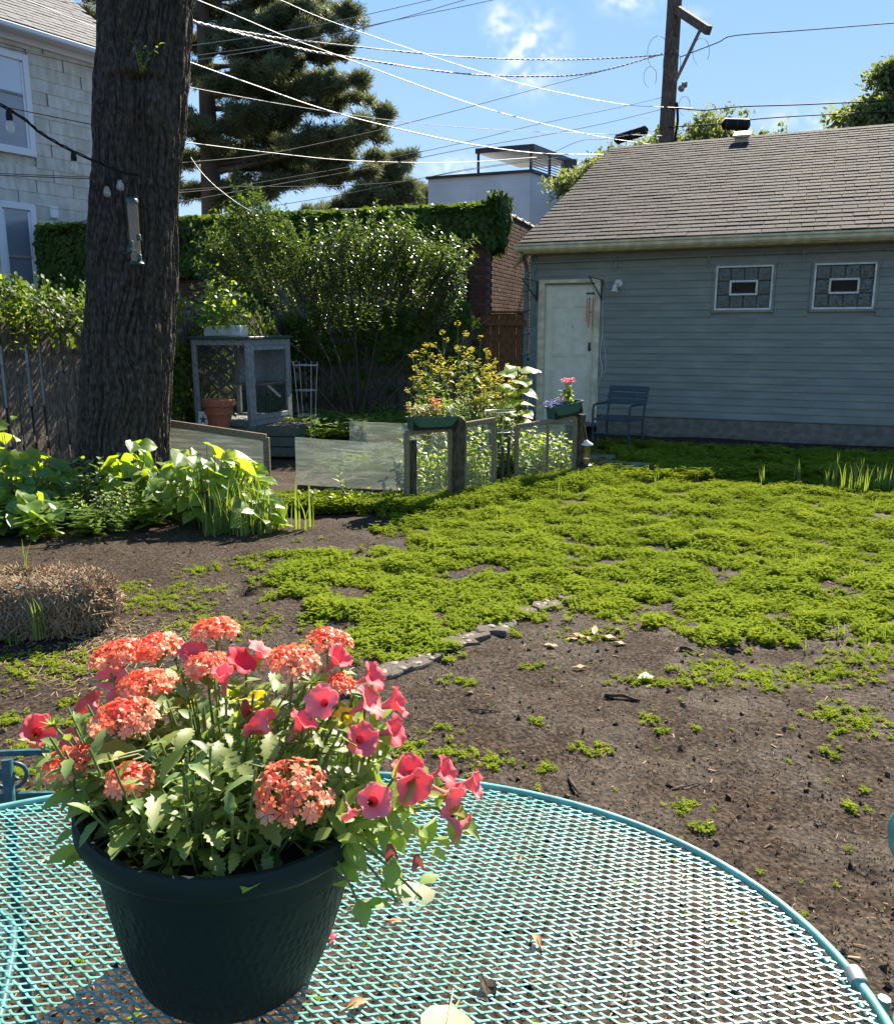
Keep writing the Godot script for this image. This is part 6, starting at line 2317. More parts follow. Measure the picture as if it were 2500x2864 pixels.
	for k in 30:
		var x := rnd(-0.55, 0.6)
		var h := 1.45 - absf(x + 0.05) * 0.75 + rnd(-0.15, 0.18)
		if k == 0:
			x = 0.02
			h = 1.62
		var ms := mustard_stalk(h)
		var xf := T(Vector3(x, 0, rnd(-0.35, 0.35)), Basis(Vector3.BACK, rnd(-0.06, 0.06)))
		part(t, "stalk", ms[0], M.stem, xf)
		foliage(t, "blossoms", ms[1], "petal_yellow", xf)
		foliage(t, "leaves", ms[2], "leaf_petunia", xf)
	# sunflower seedling with big leaves
	t = thing("sunflower_plant", "young sunflower with large pale leaves right of the mustard", "plant", Vector3(0.80, 0, -9.75))
	var sg := Geo.new()
	sg.tube(spline(V3([0, 0, 0, 0.01, 0.5, 0, 0, 1.12, 0])), rads(0.011), 6)
	part(t, "stem", sg, M.stem)
	var bl := [heart_leaf(0.26, 0.2, 0.7), heart_leaf(0.22, 0.1, 0.5)]
	for k in 15:
		var a := k * 2.4
		var y := 0.5 + k * 0.045
		part(t, "leaf", bl[k % 2], M.broad1, T(Vector3(cos(a) * 0.07, y, sin(a) * 0.07), along(Vector3(cos(a), rnd(-0.3, 0.35), sin(a)), Vector3(0, 1, 0.3), rnd(0.7, 1.1))))
	# ferns
	for q in [[-0.72, -8.9, 0.42, "bright small fern behind the plastic sheet"], [-1.1, -12.4, 0.6, "large shaded fern under the shrub"], [-1.65, -12.0, 0.55, "shaded fern near the plant cage"], [-1.35, -11.6, 0.5, "shaded fern in front of the shrub"]]:
		var fr := Geo.new()
		t = thing("fern", q[3], "fern", Vector3(q[0], 0, q[1]), "ferns in the shade")
		for k in 9:
			var a := TAU * k / 9.0 + rnd(-0.2, 0.2)
			var l: float = q[2] * rnd(0.8, 1.15)
			var prev := Vector3.ZERO
			for s in 16:
				var f := (s + 1) / 16.0
				var p := Vector3(cos(a) * l * f * 0.75, l * (1.25 * f - 0.75 * f * f), sin(a) * l * f * 0.75)
				var d := (p - prev).normalized()
				var side := d.cross(Vector3.UP).normalized()
				var w := 0.13 * l * sin(PI * (0.12 + 0.86 * f)) * 2.0
				for e in [-1.0, 1.0]:
					fr.col = tone(0.15, 0.08)
					fr.leaf(T(p, along(side * e + d * 0.4, Vector3.UP)), w, 0.028, [1.0, 0.8, 0.0], 0.1, 0.3)
				prev = p
		foliage(t, "fronds", fr, "leaf_broad")
	# dark undergrowth by the hutch and fence
	t = thing("shade_undergrowth", "dark leafy undergrowth beneath the shrub and behind the bed", "undergrowth", Vector3.ZERO, "", "stuff")
	var um := sprig(4, 0.3, 0.11, 0.06, 0.45, 4).mesh()
	var xs := []
	var cs := []
	for i in 620:
		var x := rnd(-2.2, 0.9)
		var z := rnd(-13.4, -11.3)
		xs.append(T(on(x, z), Basis(Vector3.UP, rnd(0, TAU)).scaled(Vector3.ONE * rnd(0.5, 1.4))))
		cs.append(Color(1, 1, 1) * rnd(0.7, 1.3))
	for i in 260:
		var x := rnd(-4.6, -2.3)
		var z := rnd(-7.6, -6.2)
		if x > -3.5 and z < -7.4:
			continue
		xs.append(T(on(x, z), Basis(Vector3.UP, rnd(0, TAU)).scaled(Vector3.ONE * rnd(0.4, 0.9))))
		cs.append(Color(1, 1, 1) * rnd(0.7, 1.3))
	for i in 170:
		var x := rnd(-1.4, 0.9)
		var z := rnd(-9.9, -8.6) - absf(x) * 0.2
		xs.append(T(on(x, z), Basis(Vector3.UP, rnd(0, TAU)).scaled(Vector3.ONE * rnd(0.4, 0.9))))
		cs.append(Color(1, 1, 1) * rnd(0.8, 1.2))
	scatter_leaves(t, "undergrowth", um, "leaf_broad", xs, cs)


func straw_bale() -> void:
	var t := thing("straw_bale", "weathered straw bale lying on the soil at the left", "straw bale", Vector3(-2.25, 0, -4.32))
	t.rotation.y = 0.06
	var hx := 0.46
	var hy := 0.135
	var hz := 0.24
	# the packed body is a sagging rounded block
	var at := func(a: float, v: float, k: float) -> Vector3:
		var q := pow(pow(absf(cos(a)), 3.4) + pow(absf(sin(a)), 3.4), -1.0 / 3.4)
		var cy := signf(sin(v)) * pow(absf(sin(v)), 0.62)
		var ry := pow(maxf(cos(v), 0.0), 0.55)
		var nn := k + nz.get_noise_3d(cos(a) * 2.6, cy * 2.0, sin(a) * 2.6) * 0.16 + nz.get_noise_3d(cos(a) * 7.0, cy * 6.0, sin(a) * 7.0) * 0.07
		return Vector3(cos(a) * q * ry * hx * nn, hy * 0.98 + cy * hy * (0.92 + nn * 0.08), sin(a) * q * ry * hz * nn)
	var rows := []
	for j in 17:
		var v := -PI / 2 + PI * j / 16.0
		var r := PackedVector3Array()
		for i in 48:
			r.append(at.call(-TAU * i / 48.0, v, 0.98))
		rows.append(r)
	var g := Geo.new()
	g.sheet(rows, true)
	part(t, "packed_core", g, M.seed)
	# stalks all over it
	var bl := Geo.new()
	bl.box(Vector3(0.0048, 1.0, 0.0016))
	var xs := []
	var cs := []
	for i in 19000:
		var a := rnd(0, TAU)
		var v := asin(rnd(-0.95, 1.0))
		if rng.randf() < 0.35:
			v = rnd(0.5, 1.5)
		var p: Vector3 = at.call(a, v, 1.0)
		var pa: Vector3 = at.call(a + 0.03, v, 1.0)
		var pv: Vector3 = at.call(a, v + 0.03, 1.0)
		var nrm := (pv - p).cross(pa - p).normalized()
		if not nrm.is_finite() or nrm.length() < 0.5:
			nrm = Vector3.UP
		var d := rdir(0.7)
		if absf(nrm.y) < 0.6 and rng.randf() < 0.6:
			d = Vector3(rng.randfn() * 0.5, -1.0, rng.randfn() * 0.5)
		d = (d - nrm * d.dot(nrm) + nrm * (rnd(-0.05, 0.3) if rng.randf() < 0.9 else rnd(0.4, 1.0))).normalized()
		xs.append(T(p + nrm * rnd(-0.004, 0.012), along(d, nrm) * Basis.from_scale(Vector3(rnd(0.6, 1.3), rnd(0.03, 0.12), 1.0))))
		cs.append(Color(1, 1, 1) * rnd(0.6, 1.4))
	scatter_leaves(t, "straw", bl.mesh(), "straw", xs, cs)
	for q in [[0.24, 0.268, 0.03, 0.3], [0.03, 0.262, 0.14, -0.2]]:
		var tw := Geo.new()
		tw.box(Vector3(0.075, 0.006, 0.016), Transform3D.IDENTITY, 0.002)
		tw.box(Vector3(0.04, 0.006, 0.012), T(Vector3(0.05, 0.003, 0.01), yaw(0.6)), 0.002)
		part(t, "blue_twine", tw, M.twine_blue, T(Vector3(q[0], q[1], q[2]), yaw(q[3])))
	for q in [[0.20, 0.03, 0.30, 12, 0.22, "tuft of grass growing up the bale's front", 0.0], [-0.02, 0.255, -0.12, 6, 0.17, "tuft of grass sprouting from the top of the bale", 0.0]]:
		var gt := thing("grass_tuft", q[5], "grass", t.transform * Vector3(q[0], q[1], q[2]), "grass tufts at the straw bale")
		var gg := Geo.new()
		for k in q[3]:
			var a := rnd(0, TAU)
			gg.col = tone(0.12, 0.06)
			gg.leaf(T(Vector3(rng.randfn() * 0.015, 0, rng.randfn() * 0.012), along(Vector3(cos(a) * 0.22, 1, sin(a) * 0.22), Vector3(cos(a), 0.2, sin(a)))), q[4] * rnd(0.6, 1.15), 0.007, [1.0, 1.0, 0.8, 0.5, 0.0], 0.3, rnd(0.2, 0.9))
		foliage(gt, "blades", gg, "blade")


func utility() -> void:
	var t := thing("utility_pole", "weathered wooden utility pole with a short braced arm behind the garage", "utility pole", Vector3(6.0, -0.307, -25.2))
	t.scale = Vector3.ONE * 1.2
	var g := Geo.new()
	g.tube(PackedVector3Array([Vector3(0, -0.2, 0), Vector3(0.03, 5.0, 0), Vector3(0.08, 9.0, 0), Vector3(0.12, 11.5, 0)]), PackedFloat32Array([0.2, 0.175, 0.16, 0.15]), 14)
	part(t, "shaft", g, M.pole_wood)
	g = Geo.new()
	g.bar(Vector3(0.10, 8.50, 0.18), Vector3(0.47, 7.68, 1.45), 0.13, 0.17, Vector3.UP, 0.01)
	part(t, "arm", g, M.pole_wood)
	g = Geo.new()
	g.bar(Vector3(0.36, 7.78, 1.2), Vector3(0.12, 7.02, 0.28), 0.07, 0.03, Vector3.BACK, 0.004)
	part(t, "brace", g, M.grey_paint)
	for q in [[0.09, 8.0], [0.08, 7.62], [0.07, 6.6]]:
		g = Geo.new()
		g.rod(Vector3(q[0], q[1], 0.15), Vector3(q[0], q[1], 0.2), 0.03, -1, 6)
		part(t, "bolt", g, M.iron)
	g = Geo.new()
	g.lathe(PackedVector2Array([Vector2(0.0, 0), Vector2(0.06, 0), Vector2(0.08, 0.05), Vector2(0.05, 0.1), Vector2(0.08, 0.15), Vector2(0.03, 0.22), Vector2(0, 0.22)]), 14, T(Vector3(0.22, 6.82, 0.3), Basis(Vector3.BACK, -0.7)))
	part(t, "insulator", g, M.coping)
	g = Geo.new()
	g.tube(spline(V3([0.2, 6.6, 0.15, 0.24, 6.2, 0.17, 0.2, 5.8, 0.17, 0.22, 5.0, 0.18, 0.2, 3.0, 0.2])), rads(0.03), 6)
	part(t, "riser_cable", g, M.cable_dark)
	for q in [[0.0, 7.35, 0.28, 0.3], [-0.45, 7.1, 0.2, 0.22], [0.55, 7.5, 0.6, 0.28], [-0.3, 7.6, 0.2, 0.35], [0.35, 6.5, 0.2, 0.2]]:
		g = Geo.new()
		var pts := PackedVector3Array()
		for i in 15:
			var a := -0.5 + 5.2 * i / 14.0
			pts.append(Vector3(q[0] + cos(a) * q[3] * 0.7, q[1] + sin(a) * q[3], q[2] + sin(a * 0.5) * 0.1))
		g.tube(pts, rads(0.005), 4)
		part(t, "loose_loop", g, M.cable_dark)
	# splice cases on the cables
	for q in [[Vector3(4.54, 6.61, -24.8), Vector3(5.45, 6.88, -24.8), 0.13, "black splice case left of the utility pole"], [Vector3(7.37, 6.98, -24.6), Vector3(8.14, 6.96, -24.6), 0.15, "black splice case right of the utility pole"]]:
		var s := thing("splice_case", q[3], "splice case", Vector3.ZERO, "splice cases on the cables")
		g = Geo.new()
		var a: Vector3 = q[0]
		var b: Vector3 = q[1]
		g.tube(PackedVector3Array([a, a.lerp(b, 0.04), a.lerp(b, 0.08), a.lerp(b, 0.92), a.lerp(b, 0.96), b]), PackedFloat32Array([0.03, q[2] * 0.7, q[2], q[2], q[2] * 0.7, 0.03]), 12)
		part(s, "case", g, M.cable_dark)
		g = Geo.new()
		for f in [0.12, 0.5, 0.88]:
			g.rod(a.lerp(b, f - 0.015), a.lerp(b, f + 0.015), q[2] + 0.008, -1, 12)
		part(s, "band", g, M.iron)
	var W := [
		["t", 0.016, [-3.71,5.84,-13.00, -3.62,5.86,-13.36, -2.65,6.25,-15.77, -1.98,6.45,-16.96, 0.39,7.00,-20.11, 2.76,7.60,-22.49, 4.13,8.08,-23.68, 5.77,8.83,-25.00]],
		["t", 0.014, [-3.86,5.99,-13.50, -3.75,6.00,-13.85, -3.14,6.30,-15.32, -2.49,6.56,-16.53, 0.39,7.39,-20.30, 2.76,7.99,-22.58, 4.48,8.44,-24.00, 5.80,8.80,-25.00]],
		["s", 0.013, [-3.13,5.42,-11.00, -3.06,5.51,-11.55, -2.82,5.71,-12.74, -2.38,5.89,-14.20, -1.82,6.05,-15.58, 0.37,6.22,-19.21, 2.08,6.28,-21.28, 3.84,6.34,-23.06, 5.43,6.45,-24.50]],
		["s", 0.010, [-2.50,5.81,-12.00, -2.26,5.95,-12.84, -1.67,6.15,-14.39, 0.34,6.50,-17.82, 1.92,6.64,-19.78, 4.16,6.86,-22.05, 5.40,7.06,-23.16, 6.41,7.23,-24.00]],
		["s", 0.017, [-3.07,4.58,-10.50, -3.02,4.61,-10.83, -2.60,4.83,-12.72, -1.96,4.95,-14.43, -1.07,5.07,-16.13, 0.36,5.21,-18.23, 1.99,5.39,-20.15, 3.85,5.71,-22.00]],
		["s", 0.008, [-3.32,4.44,-11.00, -3.24,4.48,-11.34, -2.34,4.83,-13.73, -1.12,5.10,-15.76, 0.34,5.37,-17.62, 2.17,5.68,-19.48, 5.17,6.14,-22.00]],
		["s", 0.010, [-3.40,3.83,-11.00, -3.40,3.92,-11.74, -2.93,4.49,-15.44, -2.16,4.86,-18.01, -1.01,5.28,-20.59, 0.41,5.73,-23.04, 2.56,6.40,-26.00]],
		["s", 0.009, [-4.30,5.67,-14.00, -3.85,5.79,-14.18, -3.10,5.99,-14.48, -1.74,6.39,-14.99, 0.30,7.06,-15.70, 1.21,7.37,-16.00]],
		["s", 0.009, [-4.31,5.51,-14.00, -3.93,5.60,-14.08, -2.42,5.89,-14.38, -1.10,6.22,-14.64, 0.28,6.66,-14.89, 0.85,6.85,-15.00]],
		["s", 0.009, [-4.32,5.42,-14.00, -3.94,5.54,-14.11, -2.56,5.87,-14.49, -1.11,6.31,-14.88, 0.29,6.69,-15.24, 1.35,6.99,-15.50]],
		["d", 0.011, [-4.15,3.86,-13.00, -3.97,4.00,-13.59, -3.24,4.43,-15.35, -2.44,4.89,-16.76, -1.40,5.45,-18.26, -0.73,5.80,-19.10, 0.40,6.37,-20.37, 2.15,7.21,-22.09, 3.87,7.99,-23.59, 5.67,8.78,-25.00]],
		["d", 0.010, [-4.50,3.59,-14.00, -4.27,3.72,-14.54, -3.67,4.00,-15.71, -2.01,4.73,-18.10, -0.95,5.18,-19.31, 0.41,5.72,-20.66, 2.18,6.44,-22.22, 4.47,7.24,-23.98, 5.92,7.76,-25.00]],
		["d", 0.012, [-4.51,3.43,-14.00, -4.30,3.57,-14.50, -2.93,4.26,-16.90, -1.57,4.82,-18.65, 0.41,5.59,-20.71, 2.19,6.18,-22.28, 4.06,6.80,-23.74, 5.84,7.44,-25.00]],
		["d", 0.011, [-4.64,3.81,-15.00, -3.84,4.09,-16.35, -2.50,4.38,-18.11, -0.97,4.73,-19.71, 0.41,5.19,-20.97, 2.21,5.71,-22.42, 3.39,6.28,-23.28, 4.23,6.46,-23.86, 5.96,6.95,-25.00]],
		["d", 0.010, [-3.65,3.96,-18.00, -2.19,4.47,-19.67, -1.03,4.89,-20.81, 0.44,5.36,-22.09, 2.93,6.02,-24.00]],
		["d", 0.028, [6.03,7.49,-25.00, 6.94,7.36,-24.76, 7.82,7.39,-24.52, 9.27,7.34,-24.11, 11.40,7.29,-23.48, 12.95,7.25,-23.00]],
		["d", 0.026, [6.04,6.98,-25.00, 7.38,7.00,-24.64, 8.37,7.06,-24.37, 9.85,7.06,-23.95, 11.43,7.02,-23.48, 12.98,6.98,-23.00]],
		["d", 0.022, [6.20,8.68,-24.80, 7.06,8.92,-24.44, 7.44,9.04,-24.27, 8.66,8.98,-23.74, 9.43,8.93,-23.38, 10.84,8.84,-22.70, 12.17,8.72,-22.00]],
		["s", 0.009, [-4.71,4.93,-9.50, -4.63,5.10,-10.36, -4.48,5.18,-11.13, -4.36,5.22,-11.60, -4.23,5.26,-12.00]],
		["d", 0.009, [-4.29,4.90,-9.50, -4.30,5.10,-10.36, -4.28,5.27,-10.96, -4.24,5.38,-11.40, -4.16,5.52,-12.00]],
		["d", 0.007, [-6.03,5.18,-12.00, -5.83,5.17,-12.15, -5.38,5.14,-12.49, -4.90,5.10,-12.82, -4.62,5.08,-13.00]],
		["d", 0.009, [-5.26,4.09,-10.50, -4.95,4.04,-10.63, -4.58,3.99,-10.77, -4.22,3.94,-10.90, -3.96,3.90,-11.00]],
		["d", 0.007, [-5.69,3.43,-11.00, -5.46,3.42,-11.06, -5.00,3.42,-11.19, -4.49,3.42,-11.31, -4.15,3.43,-11.40]],
		["d", 0.009, [-5.69,3.40,-11.00, -5.46,3.40,-11.06, -5.00,3.40,-11.19, -4.49,3.40,-11.31, -4.15,3.41,-11.40]],
		["s", 0.011, [-3.10,3.59,-11.00, -3.00,3.44,-11.03, -2.85,3.28,-11.08, -2.62,3.10,-11.15, -2.45,3.00,-11.20]],
	]
	var names := ["thick bright twisted cable reaching the pole lowest of its pair", "bright twisted cable reaching the pole, upper of its pair", "bright cable crossing down to the garage ridge", "thin bright wire slanting from the top edge past the pole", "thick bright service cable sagging to the garage corner", "thin pale wire crossing the pine's middle", "thin pale wire low across the pine", "thin wire rising right, topmost left of the clouds", "thin wire rising right, upper of a close pair", "thin wire rising right, lower of a close pair", "dark wire rising from the pine to the pole's arm", "dark wire rising to the pole below the arm", "dark cable rising to the pole at mid height", "dark cable over the white house", "dark wire low over the ivy wall", "thick black cable leaving the pole rightwards, upper one", "thick black cable leaving the pole rightwards, lower one", "black cable from the pole's arm to the right edge", "wire crossing the grey house's roof", "wire at the top edge over the grey house", "thin wire across the grey house's upper wall", "wire across the grey house's upper window", "thin line beside the lower line on the grey house", "dark line low across the grey house wall", "frayed pale cable end hanging by the trunk"]
	for i in W.size():
		var w: Array = W[i]
		var p := spline(V3(w[2]), 10)
		g = Geo.new()
		if w[0] == "t":
			var q1 := PackedVector3Array()
			var q2 := PackedVector3Array()
			var l := 0.0
			p = spline(V3(w[2]), 26)
			for k in p.size():
				if k:
					l += p[k].distance_to(p[k - 1])
				var o := Vector3(0, cos(l * 17.0), sin(l * 17.0)) * float(w[1]) * 0.7
				q1.append(p[k] + o)
				q2.append(p[k] - o)
			g.tube(q1, rads(w[1] * 0.75), 5)
			g.tube(q2, rads(w[1] * 0.65), 5)
		else:
			g.tube(p, rads(w[1] * 0.62), 5)
		var o := part(self, "overhead_cable", g, M.cable_dark if w[0] == "d" else M.cable_bright)
		tag(o, names[i], "cable", "overhead cables")


func string_lights() -> void:
	var t := thing("string_lights", "black string-light cord with clear bulbs running to the old tree", "string lights", Vector3.ZERO)
	var pts := spline(V3([-4.3, 3.75, -5.2, -3.55, 3.30, -5.9, -3.09, 3.06, -6.5, -3.016, 2.97, -6.8, -2.89, 2.891, -7.05, -2.689, 2.815, -7.42, -2.56, 2.80, -7.52]), 10)
	var q := PackedVector3Array()
	for i in pts.size():
		q.append(pts[i] + Vector3(0, sin(i * 1.7) * 0.004 + 0.012, cos(i * 1.7) * 0.006))
	var g := Geo.new()
	g.tube(pts, rads(0.0065), 6)
	g.tube(q, rads(0.005), 6)
	part(t, "cord", g, M.cable_dark)
	for p in [Vector3(-3.10, 3.06, -6.5), Vector3(-2.893, 2.89, -7.05), Vector3(-2.69, 2.815, -7.44), Vector3(-2.825, 2.775, -7.50), Vector3(-3.75, 3.42, -5.75)]:
		g = Geo.new()
		g.lathe(PackedVector2Array([Vector2(0, -0.062), Vector2(0.021, -0.062), Vector2(0.023, -0.04), Vector2(0.019, -0.01), Vector2(0.012, 0.012), Vector2(0, 0.012)]), 14, T(p))
		var s := part(t, "socket", g, M.cable_dark)
		g = Geo.new()
		g.lathe(PackedVector2Array([Vector2(0.0, -0.150), Vector2(0.016, -0.146), Vector2(0.028, -0.132), Vector2(0.031, -0.115), Vector2(0.027, -0.095), Vector2(0.018, -0.072), Vector2(0.015, -0.06)]), 18, T(p))
		part(s, "bulb", g, M.bulb_glass)
		g = Geo.new()
		g.tube(spline(PackedVector3Array([p + Vector3(-0.006, -0.062, 0), p + Vector3(-0.005, -0.11, 0), p + Vector3(0.0, -0.12, 0), p + Vector3(0.006, -0.105, 0), p + Vector3(0.006, -0.062, 0)]), 3), rads(0.0022), 5)
		part(s, "filament", g, M.filament)
	# feeder on the trunk
	t = thing("tube_feeder", "long clear tube bird feeder hanging on the old tree", "bird feeder", Vector3(-2.61, 2.08, -7.46))
	g = Geo.new()
	g.lathe(PackedVector2Array([Vector2(0, 0.0), Vector2(0.062, 0.0), Vector2(0.066, 0.012), Vector2(0.05, 0.03), Vector2(0.0, 0.03)]), 20)
	part(t, "tray", g, M.feeder_green)
	g = Geo.new()
	g.lathe(PackedVector2Array([Vector2(0.044, 0.03), Vector2(0.044, 0.50)]), 22)
	part(t, "tube", g, M.feeder_tube)
	g = Geo.new()
	g.lathe(PackedVector2Array([Vector2(0, 0.032), Vector2(0.038, 0.032), Vector2(0.038, 0.12), Vector2(0, 0.125)]), 16)
	part(t, "seed", g, M.seed)
	g = Geo.new()
	g.lathe(PackedVector2Array([Vector2(0, 0.495), Vector2(0.05, 0.495), Vector2(0.05, 0.52), Vector2(0.03, 0.54), Vector2(0, 0.54)]), 20)
	part(t, "cap", g, M.feeder_green)
	for e in [[0.04, 0.06], [-0.04, 0.12], [0.045, 0.22], [-0.02, 0.17]]:
		g = Geo.new()
		g.box(Vector3(0.03, 0.05, 0.04), T(Vector3(e[0], e[1], 0.025)), 0.008)
		g.rod(Vector3(e[0], e[1] - 0.02, 0.03), Vector3(e[0] * 2.0, e[1] - 0.03, 0.06), 0.005, -1, 6)
		part(t, "feeding_port", g, M.feeder_green)
	g = Geo.new()
	g.tube(PackedVector3Array([Vector3(-0.045, 0.51, 0), Vector3(-0.04, 0.62, -0.01), Vector3(0.0, 0.72, -0.06), Vector3(0.04, 0.62, -0.01), Vector3(0.045, 0.51, 0)]), rads(0.003), 5)
	part(t, "hanger", g, M.iron)


# woven sheet of expanded metal inside a test; rows run along x, the sheet lies at y = 0
func metal_mesh(ext: Vector2, inside: Callable, L := 0.034, S := 0.0143, wd := 0.0033) -> Geo:
	var g := Geo.new()
	var st := L / 8.0
	var nr := int(ext.y * 2.0 / (S * 0.5))
	var nc := int(ext.x * 2.0 / st)
	for j in nr:
		var z0 := -ext.y + j * S * 0.5
		var sg := 1.0 if j % 2 == 0 else -1.0
		var prev := false
		for i in nc:
			var x := -ext.x + i * st
			var ph := PI * x / (L * 0.5)
			var z := z0 + S * 0.262 * cos(ph) * sg
			if not inside.call(x, z):
				prev = false
				continue
			var dz := -S * 0.262 * sin(ph) * sg * PI / (L * 0.5)
			var s := Vector3(-dz, 0, 1).normalized()
			# strands twist as they leave the bonds
			var tilt := 0.06 * sin(ph)
			var up := Vector3(0, 1, 0) + s * tilt
			var p := Vector3(x, 0.0003 * sg + 0.0007 * cos(ph) * sg, z)
			var b := g.v.size()
			g.vert(p - s * wd * 0.5 + Vector3(0, wd * 0.25 - tilt * wd * -0.3, 0), (up - s * 0.35).normalized())
			g.vert(p + s * wd * 0.5 + Vector3(0, wd * 0.25 + tilt * wd * -0.3, 0), (up + s * 0.35).normalized())
			g.vert(p + Vector3(0, -wd * 0.02, 0), Vector3(0, -1, 0))
			if prev:
				var a := b - 3
				for k in 3:
					var k1 := (k + 1) % 3
					g.ix.append_array(PackedInt32Array([a + k, b + k, a + k1, a + k1, b + k, b + k1]))
			prev = true
	return g


func patio_table() -> void:
	var A := 0.98
	var B := 0.70
	var t := thing("patio_table", "oval turquoise metal mesh patio table in the foreground", "table", Vector3(-0.42, 0.70, -0.78))
	t.rotation.y = 0.28
	var inside := func(x: float, z: float) -> bool:
		# rows are turned against the table's axis
		var c := cos(-0.56)
		var s := sin(-0.56)
		var xx := x * c + z * s
		var zz := -x * s + z * c
		return xx * xx / (A * A) + zz * zz / (B * B) < 0.9995
	var g := metal_mesh(Vector2(0.98, 0.82), inside)
	var o := part(t, "mesh_top", g, M.teal_paint, T(Vector3.ZERO, yaw(-0.56)))
	o.set_meta("kind", "stuff")
	var rim := PackedVector3Array()
	for i in 121:
		var a := TAU * i / 120.0
		rim.append(Vector3(cos(a) * A, 0.001, sin(a) * B))
	g = Geo.new()
	g.tube(rim, rads(0.0068), 10, false)
	var band := PackedVector3Array()
	for p in rim:
		band.append(p * Vector3(0.987, 1, 0.982) + Vector3(0, -0.009, 0))
	g.tube(band, rads(0.005), 6, false)
	part(t, "rim", g, M.teal_paint)
	g = Geo.new()
	var cp := Vector3(cos(0.10) * A, 0.0, sin(0.10) * B)
	g.rod(cp + Vector3(-0.004, 0, 0.02), cp + Vector3(0.004, 0, -0.002), 0.0125, -1, 10)
	part(t, "rim_joint", g, M.aluminium)
	g = Geo.new()
	g.rod(Vector3(0, -0.66, 0), Vector3(0, -0.012, 0), 0.03, -1, 14)
	part(t, "column", g, M.teal_paint)
	for k in 4:
		var a := TAU * k / 4.0 + 0.78
		g = Geo.new()
		g.tube(spline(PackedVector3Array([Vector3(0, -0.52, 0), Vector3(cos(a) * 0.16, -0.55, sin(a) * 0.13), Vector3(cos(a) * 0.3, -0.64, sin(a) * 0.24), Vector3(cos(a) * 0.37, -0.69, sin(a) * 0.3)])), rads(0.014), 8)
		part(t, "foot", g, M.teal_paint)
	# fallen leaves and petals on it
	var sp := func(called: String, label: String, cat: String, x: float, z: float, l: float, w: float, m: Material, d: Vector3, fold: float, curl: float) -> void:
		var lf := Geo.new()
		lf.leaf(Transform3D.IDENTITY, l, w, [0.1, 0.72, 1.0, 0.95, 0.7, 0.3, 0.02], fold, curl, 0.07)
		lf.tube(PackedVector3Array([Vector3(0, -l * 0.32, 0.004), Vector3(0, 0, 0.0012), Vector3(0, l * 0.45, -0.0005)]), PackedFloat32Array([0.0012, 0.0014, 0.0006]), 5)
		var n := part(self, called, lf, m, T(Vector3(x, 0.7045, z), along(d, Vector3(0.1, 1, 0.1))))
		tag(n, label, cat, "leaves fallen on the table")
	sp.call("fallen_leaf", "pale crumpled leaf lying on the table right of the pot", "leaf", -0.040, -1.163, 0.058, 0.056, M.leaf_dry, Vector3(-0.25, 0.0, 1), 0.35, 0.5)
	sp.call("fallen_leaf", "pale veined leaf at the bottom edge of the table", "leaf", 0.004, -0.923, 0.075, 0.066, M.leaf_dry, Vector3(-0.15, 0, 1), 0.2, 0.4)
	sp.call("fallen_leaf", "small dark shrivelled leaf on the table", "leaf", 0.049, -0.966, 0.035, 0.02, M.twig, Vector3(0.3, 0.25, 0.9), 0.8, 1.2)
	sp.call("fallen_leaf", "tiny tan scrap in the middle of the table", "leaf", 0.128, -1.029, 0.026, 0.012, M.leaf_brown, Vector3(-0.2, 0.35, -0.6), 0.7, 0.8)
	sp.call("fallen_petal", "small dark red bud on the table beside the pot", "petal", -0.16, -1.039, 0.014, 0.011, M.petal_pink, Vector3(0.3, 0.5, -0.6), 1.2, 1.0)
	sp.call("fallen_petal", "tan curled petal touching the pot's right side", "petal", -0.132, -1.114, 0.034, 0.014, M.leaf_brown, Vector3(1, 0.1, -0.3), 0.5, 0.8)
	sp.call("fallen_petal", "faded petal scrap right of the pot", "petal", -0.085, -1.08, 0.024, 0.008, M.leaf_brown, Vector3(1, 0.05, -0.2), 0.5, 0.5)
	sp.call("fallen_petal", "dry petal scrap at the lower edge between pot and leaf", "petal", -0.125, -0.918, 0.03, 0.014, M.leaf_brown, Vector3(0.6, 0.3, -0.3), 0.6, 0.9)


